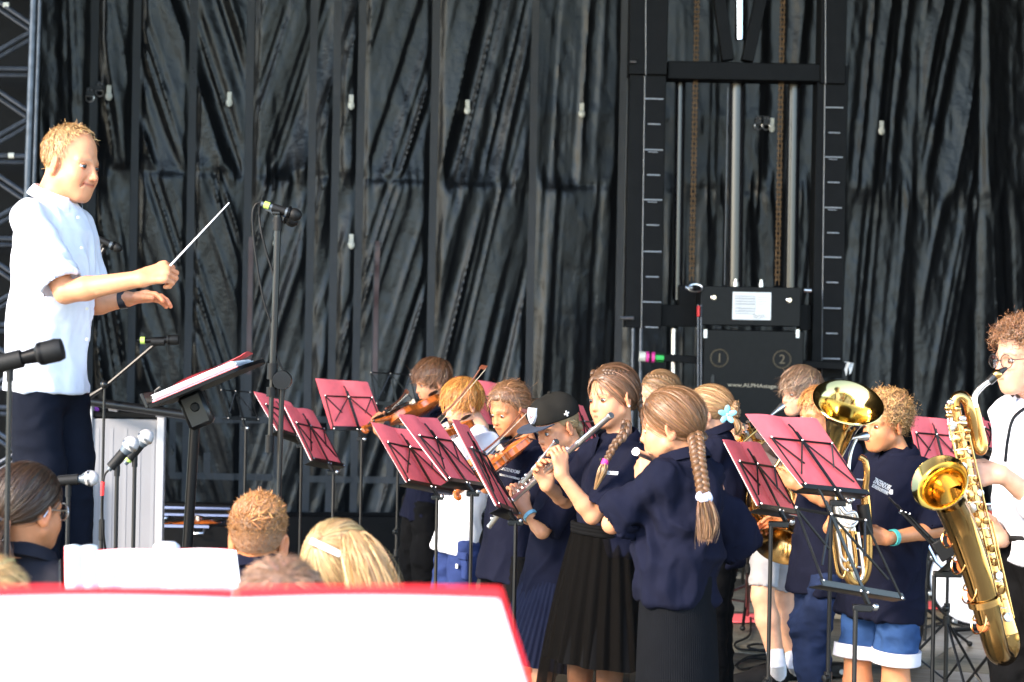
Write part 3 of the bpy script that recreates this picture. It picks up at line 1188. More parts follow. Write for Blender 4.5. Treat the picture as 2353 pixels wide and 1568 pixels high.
def cur_h(a, z):
    a, z = np.asarray(a, float), np.asarray(z, float)
    pi = np.searchsorted(PB, a)
    sh = PSH[pi]
    zz = z - 3.0
    w = a + sh * zz + PSH[pi] * 3.1
    up = 1 / (1 + np.exp(-(z - Z_S1) / .03))
    P3 = lambda x, y, s: noise3(np.stack([x, y, np.full_like(x, s)], -1).astype(np.float32), s)
    rid = lambda n: 1 - 2 * np.abs(n)
    amp = np.interp(a, _as, [.6, .6, 1, 1, 1, 1, 1, 1, 1, .8, .6, .6, .6, .7, .6, .6])
    h1 = .055 * rid(P3(w * 2.9, z * .20, 1)) + .026 * rid(P3(w * 7.0, z * .35, 2)) + .013 * rid(P3(w * 15, z * .6, 3))
    h2 = .046 * rid(P3(w * 3.4, z * .24, 4)) + .028 * rid(P3(w * 7.6, z * .35, 5)) + .013 * rid(P3(w * 16, z * .6, 6))
    h = h1 * up + h2 * (1 - up)
    near = np.exp(-((z - Z_S1) / .028) ** 2)
    h = h * (1 - .15 * near)
    pk = np.exp(-(np.abs(z - Z_S1) / .13) ** 1.5) * .014 * rid(P3(a * 17, z * 1.5, 7)) + np.exp(-(np.abs(z - Z_S2) / .1) ** 1.5) * .007 * rid(P3(a * 13, z * 1.5, 8))
    bord = np.max([np.exp(-((a - s_) / .05) ** 2) for s_ in PB], 0)
    h = .85 * h * amp * (1 - .95 * bord) + pk
    st = np.max([np.exp(-((a - s) / .05) ** 4) for s in STRAPS], 0)
    h = h * (1 - .55 * st)
    # crumpled vinyl
    h = h + .0035 * P3(a * 15 + z * 3, z * 5, 9) + .0018 * P3(a * 32, z * 14 + a * 5, 10)
    return h


def cur_p(a, z, off=0.):
    h = cur_h(a, z)
    return CA + np.asarray(a)[..., None] * C_AX + np.asarray(z)[..., None] * V(0, 0, 1) + (h + off)[..., None] * C_N


na, nz = 900, 330
ga, gz = np.meshgrid(np.linspace(0, C_LEN, na), np.concatenate([np.linspace(0.0, 5.0, nz - 20), np.linspace(5.05, 7.0, 20)]), indexing='ij')
gi, gj = np.meshgrid(np.arange(na - 1), np.arange(nz - 1), indexing='ij')
gf = np.stack([gi * nz + gj, (gi + 1) * nz + gj, (gi + 1) * nz + gj + 1, gi * nz + gj + 1], -1).reshape(-1, 4)
curtain = MB().add(cur_p(ga, gz).reshape(-1, 3), gf).build('stage_curtain', M_TARP)
tag(curtain, 'black tarpaulin curtain hung in slanting folds across the whole back of the stage', 'curtain')


def strip(name, pts, wd, mat, off=.007, along_z=True):
    """webbing band that follows the cloth"""
    a, z = np.array(pts, float).T
    n = max(int(np.hypot(a[-1] - a[0], z[-1] - z[0]) / .025), 8)
    t = np.linspace(0, 1, n)
    a, z = np.interp(t, np.linspace(0, 1, len(a)), a), np.interp(t, np.linspace(0, 1, len(z)), z)
    da, dz = (wd / 2, 0) if along_z else (0, wd / 2)
    rows = [cur_p(a - da, z - dz, off - .003), cur_p(a - da, z - dz, off), cur_p(a + da, z + dz, off), cur_p(a + da, z + dz, off - .003)]
    v = np.stack(rows, 1).reshape(-1, 3)
    i = np.arange(n - 1)[:, None] * 4 + np.arange(3)[None]
    f = np.stack([i, i + 1, i + 5, i + 4], -1).reshape(-1, 4)
    return MB().add(v, f).build(name, mat, curtain)


for s in STRAPS:
    strip('strap', [(s, .05), (s, 4.9)], .056, M_WEB, .005)
for (u0, v0, u1, v1) in ((395, 962, 640, 966), (395, 1092, 630, 1097), (690, 1100, 960, 1104), (640, 962, 900, 966)):
    strip('strap', [(cur_a(u0), cur_z(u0, v0)), (cur_a(u1), cur_z(u1, v1))], .05, M_WEB, .010, False)
for (u, v0, v1) in ((400, 962, 1092), (480, 1040, 1092), (640, 962, 1097), (572, 560, 960), (860, 560, 960), (900, 966, 1104)):
    strip('strap', [(cur_a(u), cur_z(u, v1)), (cur_a(u), cur_z(u, v0))], .05, M_WEB, .010)
M_ZIP = material('reddish_zip', (.07, .035, .035), rough=.5)
for (u, v0, v1) in ((572, 545, 860), (861, 555, 860)):
    strip('zip', [(cur_a(u), cur_z(u, v1)), (cur_a(u), cur_z(u, v0))], .035, M_ZIP, .016)
for (u, v) in ((240, 217), (516, 230), (794, 238), (1064, 247), (1324, 256), (1762, 289), (2011, 296), (801, 557), (630, 552)):
    a, z = cur_a(u), cur_z(u, v)
    c = cur_p(np.array([a]), np.array([z]), .02)[0]
    rt = np.stack([C_AX, C_N, V(0, 0, 1)], 1)
    mb = MB().box(c + V(0, 0, .028), (.034, .012, .062), rt, bev=.003)
    mb.ball(c - V(0, 0, .022), (.026, .014, .032), 12, rt)
    mb.box(c + V(0, 0, .03) + C_N * .007, (.02, .004, .012), rt)
    mb.build('toggle', M_WPLASTIC, curtain)
for (u, v) in ((196, 225), (219, 212), (1727, 290), (1747, 290)):
    a, z = cur_a(u), cur_z(u, v)
    c = cur_p(np.array([a]), np.array([z]), .02)[0]
    t = np.linspace(-.3, math.pi + .3, 14)
    pts = [c + C_AX * .03 * math.cos(q) - V(0, 0, 1) * .032 * math.sin(q) for q in t]
    MB().tube(pts + [pts[0]], .0045, 6).build('ring', M_STEEL, curtain)
    rt = np.stack([C_AX, C_N, V(0, 0, 1)], 1)
    f_ = MB().box(c + V(0, 0, .04), (.05, .006, .07), rt).build('tab', M_WEB, curtain)
    for q in (-.013, .013):
        MB().ball(c + V(0, 0, .055) + C_AX * q + C_N * .006, .006, 8).build('rivet', M_STEEL, f_)

# ---------------- lattice truss at the left edge
tr = thing('lattice_truss', 'dark steel lattice truss with paired diagonal tubes standing at the left edge', 'truss', (P(-30, 784, 12.6)[0], 12.6, 0))
TD = 12.6
tv = lambda u, v, dd=0.: P(u, v, TD + dd)
for (u0, u1, dd, r) in ((83, 36, 0, .024), (97, 52, .5, .014), (-95, -140, 0, .024), (-80, -120, .5, .024)):
    MB().tube([tv(u0, -140, dd), tv(u1, 1245, dd)], r, 10).build('chord', M_TRUSS, tr)
uc = lambda v: 83 - (v + 140) * 47 / 1385
kz = [-150, 62, 262, 452, 650, 840, 1030, 1220]
for i, v in enumerate(kz):
    for dd, dv in ((0, 0), (.5, 17)):
        MB().tube([tv(uc(v) - 3, v - 6 + dv, dd), tv(uc(v) - 178, v - 125 + dv, dd)], .015, 8).build('brace', M_TRUSS, tr)
        MB().tube([tv(uc(v) - 3, v + 10 + dv, dd), tv(uc(v) - 178, v + 110 + dv, dd)], .015, 8).build('brace', M_TRUSS, tr)
    hv_ = v + 97
    for dd, dv in ((0, 0), (.5, 15)):
        MB().tube([tv(uc(hv_) - 2, hv_ + dv, dd), tv(uc(hv_) - 178, hv_ - 3 + dv, dd)], .0155, 8).build('crossbar', M_TRUSS, tr)
for (u, v) in ((20, 358), (8, 12)):
    MB().tube([tv(u, v), tv(u + 13, v)], .0185, 8).build('tape_band', M_WPLASTIC, tr)

# ---------------- lifting tower
TW = 13.6
tw = thing('lifting_tower', 'black stage lifting tower of two posts, chains and round columns', 'tower', (P(1690, 784, TW)[0], TW, 0))
W2 = lambda u, v, dd=0.: P(u, v, TW + dd)
TWR = np.stack([C_AX, C_N, V(0, 0, 1)], 1)


def slab(mb, u0, v0, u1, v1, dd, th, bev=.004):
    """box whose front face spans two picture corners at one distance, with real depth behind it"""
    a, b = P(u0, v0, TW + dd), P(u1, v1, TW + dd)
    mid = (a + b) / 2
    w = abs((b - a)[0])
    h = abs((b - a)[2])
    return mb.box(mid + V(0, th / 2, 0), (w, th, h), None, bev=bev)


for (pts) in ((1453, 1484, 1533, 172, -.02), (1893, 1897, 1943, 193, .0)):
    u0, ue, u1, vb, dd = pts
    q = slab(MB(), u0, -260, u1, vb, dd, .24).build('outer_post', M_BLACKM, tw)
    MB().tube([W2(ue, -200, dd - .004), W2(ue, vb, dd - .004)], .0028, 6).build('bright_edge', M_EDGE, q)
for (u0, ue, u1, v1, dd) in ((1447, 1478, 1520, 754, .02), (1878, 1892, 1936, 870, .04)):
    q = slab(MB(), u0, 150, u1, v1, dd, .2).build('inner_post', M_BLACKM, tw)
    MB().tube([W2(ue + 4, 175, dd - .003), W2(ue - 4, v1, dd - .003)], .0028, 6).build('bright_edge', M_EDGE, q)
for x0, x1, vs in ((1483, 1525, (227, 344, 459, 578, 694)), (1898, 1938, (247, 361, 477, 591, 708, 824))):
    for i, v in enumerate(vs):
        q = (v - 200) * .012
        MB().tube([W2(x0 - q, v, .015), W2(x1 - q, v + 1, .015)], .0045, 6).build('scale_mark', M_SCALE, tw)
        MB().tube([W2(x0 + 6 - q, v + 58, .015), W2(x1 - 7 - q, v + 59, .015)], .0045, 6).build('scale_mark', M_SCALE, tw)
        if i in (1, 2):
            MB().tube([W2(x0 + 8 - q, v + 5, .018), W2(x1 - 12 - q, v + 6, .018)], .0028, 6).build('scale_mark', M_SCALE, tw)
slab(MB(), 1535, 140, 1889, 188, .02, .2, .006).build('cross_beam', M_BLACKM, tw)
for (u0, u1, r) in ((1563, 1556, .036), (1694, 1688, .052), (1825, 1817, .046)):
    MB().tube([W2(u0, 185, .22), W2(u1, 690, .22)], r, 24).build('column', M_COLUMN, tw)
MB().tube([W2(1673, 200, .2), W2(1665, 655, .2)], .003, 6).build('cable', M_TRUSS, tw)
MB().tube([W2(1701, -160, .1), W2(1700, 92, .1)], .036, 20).build('piston_rod', M_CHROME, tw)
for (a, b) in (((1650, -20), (1672, 140)), ((1752, -20), (1716, 142))):
    A_, B_ = W2(*a, .08), W2(*b, .08)
    r = frame_to(B_ - A_, V(0, 1, 0))
    L_ = np.linalg.norm(B_ - A_)
    q = MB().box((A_ + B_) / 2, (.08, .1, L_), np.stack([np.cross(V(0, 1, 0), nrm(B_ - A_)), V(0, 1, 0), nrm(B_ - A_)], 1), bev=.004).build('strut', M_BLACKM, tw)
for (u0, u1, v1) in ((1603, 1589, 645), (1800, 1786, 655)):
    A_, B_ = W2(u0, -60, .1), W2(u1, v1, .1)
    n = 64
    mb = MB()
    for i in range(n):
        c = A_ + (B_ - A_) * (i + .5) / n
        x = .012
        mb.box(c + V(x if i % 2 else x * .7, 0, 0), (.006, .02, .042), bev=.002)
        mb.box(c - V(x if i % 2 else x * .7, 0, 0), (.006, .02, .042), bev=.002)
        mb.tube([c + V(-.019, 0, .018), c + V(.019, 0, .018)], .008, 6)
    tag(mb.build('chain', M_RUST, tw), kind='stuff')
# cabinet at its foot
cb = thing('tower_cabinet', 'black tower cabinet marked with circled numerals and a web address in pale letters', 'cabinet', (P(1727, 784, 13.35)[0], 13.4, 0))
TW = 13.35
up_ = slab(MB(), 1611, 657, 1839, 751, 0, .5).build('upper_housing', M_BLACKS, cb)
slab(MB(), 1684, 671, 1771, 736, -.006, .004, 0).build('data_plate', M_PAPER, up_)
mb = MB()
for i in range(7):
    mb.tube([W2(1689, 680 + i * 6.2 + (4 if i > 3 else 0), -.0085), W2(1735, 681 + i * 6.2 + (4 if i > 3 else 0), -.0085)], .0012, 4)
for i in range(12):
    u = 1689 + i * 4.2
    mb.tube([W2(u, 680, -.0085), W2(u, 721, -.0085)], .0007, 4)
for i in range(4):
    mb.tube([W2(1741, 684 + i * 5, -.0085), W2(1765 - 5 * (i % 2), 684 + i * 5, -.0085)], .001, 4)
    mb.tube([W2(1730, 724 + i * 2.6, -.0085), W2(1764 - 7 * (i % 2), 724 + i * 2.6, -.0085)], .001, 4)
tag(mb.build('table_print', M_INK, up_), kind='stuff')
for (u, v) in ((1640, 684), (1813, 690)):
    MB().lathe([(0, .03), (.012, .03), (.016, .02), (.02, .018), (.02, 0)], W2(u, v), frame_to(V(0, -1, 0)), 12).build('bolt', M_CHROME, up_)
for (u, v) in ((1691, 652), (1750, 654)):
    MB().lathe([(0, .03), (.014, .03), (.014, .012), (.022, .01), (.022, -.03)], W2(u, v, .1), None, 12).build('bolt', M_STEEL, up_)
for (u, v) in ((1581, 661), (1854, 667)):
    MB().tube([W2(u - 6, v, .05), W2(u + 10, v + 1, .05)], .015, 10).build('shackle_pin', M_STEEL, up_)
t = np.linspace(0, 2 * math.pi, 18)
MB().tube([W2(1598, 662, -.02) + V(.045 * math.cos(q), .012 * math.sin(q), .024 * math.sin(q)) for q in t], .006, 6).build('shackle', M_STEEL, up_)
slab(MB(), 1603, 703, 1608, 728, -.03, .05, .002).build('red_marker', M_RED, up_)
lo_ = slab(MB(), 1617, 757, 1838, 1285, .0, .55, .006).build('lower_door', M_BLACKS, cb)
for u in (1621, 1833):
    slab(MB(), u - 4, 757, u + 4, 777, -.006, .02, .001).build('corner_bracket', M_STEEL, lo_)
slab(MB(), 1634, 860, 1642, 893, -.012, .012, .003).build('handle', M_STAND, lo_)
for u in (1604, 1611):
    MB().tube([W2(u, 700, .0), W2(u, 1180, .0)], .006, 8).build('side_rail', M_TRUSS, cb)


def ring_line(mb, c, r, rad, nn, axes):
    t = np.linspace(0, 2 * math.pi, nn)
    return mb.tube([c + axes[0] * r * math.cos(q) + axes[1] * r * math.sin(q) for q in t], rad, 5)


def text(name, body, at, xdir, updir, size, mat, parent, ext=.001, font_w=None, shear=0, align='LEFT'):
    """lettering as flat raised mesh; fits the given width when font_w is set"""
    cu = bpy.data.curves.new(name, 'FONT')
    cu.body = body
    cu.size = size
    cu.extrude = ext
    cu.shear = shear
    cu.align_x = align
    o = bpy.data.objects.new(name, cu)
    COL.objects.link(o)
    dg = bpy.context.evaluated_depsgraph_get()
    me = bpy.data.meshes.new_from_object(o.evaluated_get(dg))
    bpy.data.objects.remove(o)
    x = nrm(xdir)
    z = nrm(np.cross(x, updir))
    y = np.cross(z, x)
    v = np.array([q.co[:] for q in me.vertices]).reshape(-1, 3)
    w = v[:, 0].max() - v[:, 0].min()
    sx = font_w / w if font_w else 1.0
    v[:, 0] *= sx
    me.vertices.foreach_set('co', (np.asarray(at) + v @ np.stack([x, y, z], 1).T).astype(np.float32).ravel())
    me.update()
    me.materials.clear()
    me.materials.append(mat)
    ob = bpy.data.objects.new(name, me)
    COL.objects.link(ob)
    if parent is not None:
        ob.parent = parent
        ob.matrix_parent_inverse = parent.matrix_world.inverted() if parent.type == 'EMPTY' else Matrix.Identity(4)
    return ob


XD, ZD = V(1, 0, -.02), V(.02, 0, 1)
for (u, v, s) in ((1653, 823, '1'), (1797, 826, '2')):
    c = W2(u, v, -.004)
    e = ring_line(MB(), c, .058, .0016, 36, (V(1, 0, 0), V(0, 0, 1)))
    ring_line(e, c, .053, .0010, 36, (V(1, 0, 0), V(0, 0, 1)))
    e.build('engraved_circle', M_ENGR, lo_)
    text('numeral', s, c + V(-.021, 0, -.028), XD, ZD, .085, M_ENGR, lo_)
text('web_address', 'www.ALPHAstage.com', W2(1672, 888, -.004), XD, ZD, .034, M_GOLDTXT, lo_, font_w=.40)
TW = 13.6
for (u0, v0, u1, v1) in ((1482, 819, 1611, 828), (1838, 836, 1945, 842)):
    A_, B_ = W2(u0, v0, -.1), W2(u1, v1, -.1)
    MB().box((A_ + B_) / 2, (np.linalg.norm(B_ - A_), .05, .05), np.stack([nrm(B_ - A_), V(0, 1, 0), np.cross(nrm(B_ - A_), V(0, 1, 0))], 1), bev=.004).build('side_arm', M_BLACKM, tw)
for (u0, u1, m, r) in ((1469, 1483, M_WPLASTIC, .034), (1484, 1491, M_PINK, .036), (1491, 1497, M_RUBBER, .034), (1497, 1504, M_PINK, .036), (1505, 1525, M_GREEN, .03)):
    MB().tube([W2(u0, 819 + (u0 - 1469) * .07, -.1), W2(u1, 819 + (u1 - 1469) * .07, -.1)], [r * .8, r][1:] * 2, 10).build('tape_wrap', m, tw)
MB().tube([W2(1549, 756, .1), W2(1546, 1250, .1)], .022, 12).build('silver_pole', M_STEEL, tw)
for (u0, u1) in ((1455, 1449), (1473, 1466)):
    MB().tube([W2(u0, 755, .02), W2(u1, 1262, .02)], .012, 8).build('lower_leg', M_TRUSS, tw)
slab(MB(), 1519, 700, 1604, 752, .1, .15).build('platform_beam', M_BLACKM, tw)
slab(MB(), 1560, 655, 1612, 704, .1, .15).build('platform_beam', M_BLACKM, tw)
slab(MB(), 1838, 700, 1895, 760, .1, .15).build('platform_beam', M_BLACKM, tw)
MB().tube([W2(1424, 729, -.05), W2(1432, 731, -.05), W2(1456, 731, -.05)], .012, 8).build('side_bolt', M_STEEL, tw)
MB().tube([W2(1448, 141, -.05), W2(1462, 142, -.05)], .012, 8).build('side_bolt', M_STEEL, tw)
cl = MB()
cn = 14
cv = []
for i in range(cn):
    for j in range(cn):
        s, q = i / (cn - 1), j / (cn - 1)
        cv.append(W2(1941 + 22 * s * (1 - .55 * q), 831 + 4 * s + 32 * q * (.6 + .4 * math.sin(s * 7)), -.14) + V(0, .03 * math.sin(s * 9 + q * 3), 0))
cl.add(np.array(cv), [[i * cn + j, (i + 1) * cn + j, (i + 1) * cn + j + 1, i * cn + j + 1] for i in range(cn - 1) for j in range(cn - 1)])
tag(cl.build('rag', M_PAPER), 'small crumpled white rag hanging from the right arm of the tower', 'rag')

# ------------------------------------------------------------------ music stands, folders, microphones
def quad3(q, d, dr=0., dt=0.):
    """picture corners TL, TR, BR, BL -> world; BL at distance d, right side further by dr, top further by dt"""
    tl, tr_, br, bl = q
    return P(*tl, d + dt), P(*tr_, d + dr + dt), P(*br, d + dr), P(*bl, d)


def ground_under(p):
    return V(p[0], p[1], .014)


def tripod(root, base, hub=.34, spread=.30, rot=0., r=.0065, mat=None, low=.05):
    mat = mat or M_STAND
    for i in range(3):
        a = rot + i * 2 * math.pi / 3
        e = base + V(math.cos(a) * spread, math.sin(a) * spread, .012)
        m = base + V(math.cos(a) * spread * .52, math.sin(a) * spread * .52, (hub + .0) * .50)
        lg = MB().tube([base + V(0, 0, hub), m, e], r, 6)
        lg.tube([base + V(0, 0, low + .05), base + V(math.cos(a) * spread * .45, math.sin(a) * spread * .45, hub * .55)], r * .7, 5)
        l = lg.build('leg', mat, root)
        MB().ball(e, (r * 1.9, r * 1.9, r * 1.7), 8).build('rubber_foot', M_RUBBER, l)
    MB().lathe([(.008, -.02), (.016, -.02), (.016, .02), (.008, .02)], base + V(0, 0, hub), None, 12).build('collar', mat, root)
    MB().lathe([(.006, -.012), (.012, -.012), (.012, .012), (.006, .012)], base + V(0, 0, low + .05), None, 10).build('collar', mat, root)


def wire_stand(label, q, d, dr=0., dt=0., foot=None, rot=.3, folder=None, gap=.0, knob=True, cb=.66, group='folding wire music stands on the stage', spread=.30, r=.0042, ctop=.78):
    """folding orchestra stand: crossbar, centre bar, wires, ledge, pole, tripod. q: back of the desk as seen"""
    TL, TR, BR, BL = quad3(q, d, dr, dt * .25)
    nn = nrm(np.cross(TR - TL, TL - BL))
    if nn[1] > 0:
        nn = -nn
    up = nrm((TL + TR - BL - BR))
    rt = nrm((TR + BR - TL - BL))
    o = nn * .008
    pt = lambda s, t: (BL * (1 - s) + BR * s) * (1 - t) + (TL * (1 - s) + TR * s) * t + o
    bm = pt(.5, 0)
    foot = ground_under(bm + nn * .03) if foot is None else foot
    root = thing('music_stand', label, 'music stand', foot, group)
    M = M_STAND
    MB().tube([pt(.06, cb), pt(.94, cb)], r, 6).build('crossbar', M, root)
    ct, cbm = pt(.5, ctop), pt(.5, -.02)
    R3 = np.stack([rt, nrm(np.cross(up, rt)), up], 1)
    MB().box((ct + cbm) / 2 + nn * .004, (.016, .004, np.linalg.norm(ct - cbm)), R3, bev=.001).build('centre_bar', M, root)
    MB().tube([pt(.5, cb), pt(.5, ctop + .05), pt(.48, ctop + .10)], r * .8, 6).build('hook', M, root)
    for a, b in (((.06, cb), (.03, 0)), ((.94, cb), (.97, 0)), ((.5, cb), (.1, .16)), ((.5, cb), (.9, .16)), ((.06, cb), (.28, .33)), ((.94, cb), (.72, .33))):
        MB().tube([pt(*a) + nn * .003, pt(*b) + nn * .003], r * .75, 5).build('wire', M, root)
    MB().box(pt(.5, -.015) - nn * .02, (np.linalg.norm(BR - BL) * 1.02, .05, .004), R3, bev=.001).build('ledge', M, root)
    MB().box(pt(.5, .01) + nn * .004, (np.linalg.norm(BR - BL) * 1.0, .004, .022), R3, bev=.001).build('ledge_bar', M, root)
    for s, t in ((.06, cb), (.94, cb), (.5, cb), (.03, 0.01), (.97, 0.01), (.46, -.01), (.54, -.01)):
        MB().ball(pt(s, t) + nn * .006, .0045, 8).build('rivet', M_STEEL, root)
    # bracket and pole
    top = foot + V(0, 0, (bm - up * .055)[2] - foot[2])
    MB().box((top + bm - up * .05) / 2, (abs((top - bm)[0]) + .03, .016, .022), None, bev=.003).tube([bm, bm - up * .05], .009, 8).build('bracket', M, root)
    if knob:
        MB().ball(bm - up * .055 + nn * .02, .012, 10).build('thumb_screw', M_STEEL, root)
    h = top[2]
    MB().tube([foot + V(0, 0, h * .42), top], .0072, 8).build('upper_pole', M, root)
    MB().tube([foot + V(0, 0, .06), foot + V(0, 0, h * .42)], .0098, 8).build('lower_pole', M, root)
    c = MB().lathe([(.009, -.02), (.014, -.02), (.014, .02), (.009, .02)], foot + V(0, 0, h * .42), None, 10)
    cl = c.build('clutch', M, root)
    MB().lathe([(0, .03), (.012, .028), (.014, .012), (.006, .008), (.006, 0)], foot + V(.006, 0, h * .42), frame_to(V(-.8, -.6, 0)), 12).build('clutch_knob', M, cl)
    tripod(root, foot, rot=rot, spread=spread, hub=min(.36, h * .4))
    if folder:
        card_folder(folder, TL, TR, BR, BL, nn)
    return root


def card_folder(label, TL, TR, BR, BL, nn, cat='folder', pages=True, group='red card folders on the music stands', mat=None, bow=.010, slip=0.0):
    """an open card folder with sheets on its far side"""
    root = thing('music_folder', label, cat, (BL + BR) / 2, group)
    mat = mat or M_FOLDER
    nu, nv = 15, 6
    seed = rng.uniform(0, 20)

    def grid(s0, s1, off, sc=1.0, t1=1.0, lift=0.):
        rows = []
        for i in range(nu):
            for j in range(nv):
                s = s0 + (s1 - s0) * i / (nu - 1)
                t = j / (nv - 1) * t1
                p = (BL * (1 - s) + BR * s) * (1 - t) + (TL * (1 - s) + TR * s) * t
                a = abs(s - .5) * 2
                w = bow * (-(1 - a) ** 3 * .8 - .6 * a * a * t * (1 if s > .5 else .55)) + .004 * math.sin(s * 9 + seed + t * 2)
                rows.append(p + nn * (w + off + lift * t))
        return np.array(rows)

    def leaf(s0, s1, off, th, name, m, par, t1=1.0, lift=0.):
        a, b = grid(s0, s1, off, t1=t1, lift=lift), grid(s0, s1, off - th, t1=t1, lift=lift)
        n = nu * nv
        f = []
        for i in range(nu - 1):
            for j in range(nv - 1):
                k = i * nv + j
                f.append([k, k + nv, k + nv + 1, k + 1])
                f.append([n + k, n + k + 1, n + k + nv + 1, n + k + nv])
        ed = [i * nv for i in range(nu)] + [(nu - 1) * nv + j for j in range(1, nv)] + [i * nv + nv - 1 for i in range(nu - 2, -1, -1)] + [j for j in range(nv - 2, 0, -1)]
        for q in range(len(ed)):
            x, y = ed[q], ed[(q + 1) % len(ed)]
            f.append([x, n + x, n + y, y])
        return MB().add(np.vstack([a, b]), f).build(name, m, par)
    leaf(0, .498, .004, .0022, 'cover', mat, root)
    leaf(.502, 1, .004, .0022, 'cover', mat, root)
    leaf(.485, .515, .0055, .002, 'spine', mat, root)
    if pages:
        leaf(.02, .49, .0, .004, 'sheet', M_PAPER, root, t1=.96)
        leaf(.51, .985, .0, .004, 'sheet', M_PAPER, root, t1=.975 + slip)
    return root


def mic_body(root, tip, back, r=.012, head=.026, mat=None, grille=None, kind='ball', band=None):
    """hand microphone from its grille to its tail"""
    ax = nrm(tip - back)
    R3 = frame_to(ax)
    L = np.linalg.norm(tip - back)
    mat = mat or M_BLACKS
    b = MB().lathe([(0, 0), (r * .7, 0), (r * .75, .01), (r, L * .5), (head * .78, L - head * 1.6), (head * .8, L - head * 1.3), (0, L - head * 1.3)], back, R3, 16).build('handle', mat, root)
    if kind == 'ball':
        MB().ball(tip - ax * head * .85, (head, head, head * 1.05), 18, R3).build('grille', grille or M_STEEL, root)
    elif kind == 'foam':
        MB().ball(tip - ax * head, (head, head, head * 1.15), 16, R3).build('foam_cap', M_RUBBER, root)
    else:
        MB().lathe([(head * .75, L - head * 2.4), (head, L - head * 2.2), (head * 1.03, L - head * .6), (head * .9, L - head * .12), (0, L)], back, R3, 18).build('grille', grille or M_RUBBER, root)
    MB().lathe([(head * .8, -.004), (head * 1.03, -.004), (head * 1.03, .004), (head * .8, .004)], tip - ax * head * (1.0 if kind == 'ball' else 1.9), R3, 18).build('grille_ring', M_STEEL if kind == 'ball' else M_BLACKS, root)
    if band:
        MB().lathe([(r * .9, 0), (r * 1.12, 0), (r * 1.12, .02), (r * .9, .02)], back + ax * .012, R3, 12).build('tape_band', band, root)
    return ax


def cable(root, pts, r=.003, mat=None, n=40, name='cable'):
    return MB().tube(spline(pts, n), r, 6).build(name, mat or M_RUBBER, root)


M_LIME = material('lime_tape', (.42, .60, .12), rough=.5)
M_GREYMIC = material('grey_microphone', (.10, .12, .14), rough=.4, metal=.3)
M_SILVERGRILLE = material('silver_mesh', (.55, .53, .53), rough=.5, metal=.6, bump=.6, bscale=700)


def straight_stand(root, foot, top, r=.008, base='tripod', mat=None, rot=.2, spread=.3):
    mat = mat or M_STAND
    m = foot * .5 + top * .5
    MB().tube([foot + V(0, 0, .03), m], r * 1.25, 10).build('lower_tube', mat, root)
    MB().tube([m, top], r * .8, 10).build('upper_tube', mat, root)
    MB().lathe([(r, -.05), (r * 1.7, -.045), (r * 1.7, .045), (r, .05)], m, None, 12).build('clutch', M_RUBBER, root)
    if base == 'tripod':
        tripod(root, foot, rot=rot, r=.0085, spread=spread, hub=.2)
    else:
        MB().lathe([(0, 0), (.13, 0), (.13, .012), (.1, .022), (.02, .028), (0, .028)], foot, None, 28).build('base_plate', mat, root)


M_BRASS = material('lacquered_brass', (.64, .37, .13), rough=.2, metal=1, grain=.05, gscale=20, rvar=.04)
M_SILVER = material('silver_plate', (.85, .83, .80), rough=.33, metal=1, grain=.05, gscale=20)
M_VARN = material('violin_varnish', (.48, .11, .018), rough=.2, spec=.6, grain=.3, gscale=20, stretch=(1, 8, 1), coat=.5)
M_EBONY = material('ebony', (.012, .011, .01), rough=.3)
M_BOWW = material('bow_wood', (.14, .04, .02), rough=.3)
M_BOWH = material('bow_hair', (.62, .56, .45), rough=.6)


def flute(label, a, b, roll=V(0, 0, 1)):
    """a: crown end by the lips, b: foot end"""
    root = thing('flute', label, 'flute', (a + b) / 2)
    ax = nrm(b - a)
    L = np.linalg.norm(b - a)
    R3 = frame_to(ax)
    up = nrm(roll - ax * (ax @ roll))
    sd = np.cross(ax, up)
    MB().lathe([(0, 0), (.0115, 0), (.0125, .004), (.0115, .012), (.0098, .016), (.0105, L * .3), (.0118, L * .305), (.0118, L * .335), (.0100, L * .34), (.0100, L * .84), (.0112, L * .845), (.0112, L * .86), (.0098, L * .865), (.0098, L - .006), (.0108, L - .005), (.0108, L), (.008, L), (.008, L - .05)], a, R3, 18).build('tube', M_SILVER, root)
    MB().ball(a + ax * .115 + up * .007, (.012, .018, .007), 12, np.stack([sd, ax, up], 1)).build('lip_plate', M_SILVER, root)
    for i in range(13):
        p = a + ax * L * (.42 + .043 * i) + up * .014
        MB().lathe([(0, .0045), (.0065, .004), (.0078, .002), (.0078, -.003), (.005, -.006)], p, np.stack([ax, sd, up], 1), 12).build('key', M_SILVER, root)
    for o, s0, s1 in ((.011, .40, .83), (-.009, .44, .80), (.010, .86, .98)):
        MB().tube([a + ax * L * s0 + sd * o + up * .009, a + ax * L * s1 + sd * o + up * .009], .0025, 6).build('rod', M_SILVER, root)
    return root


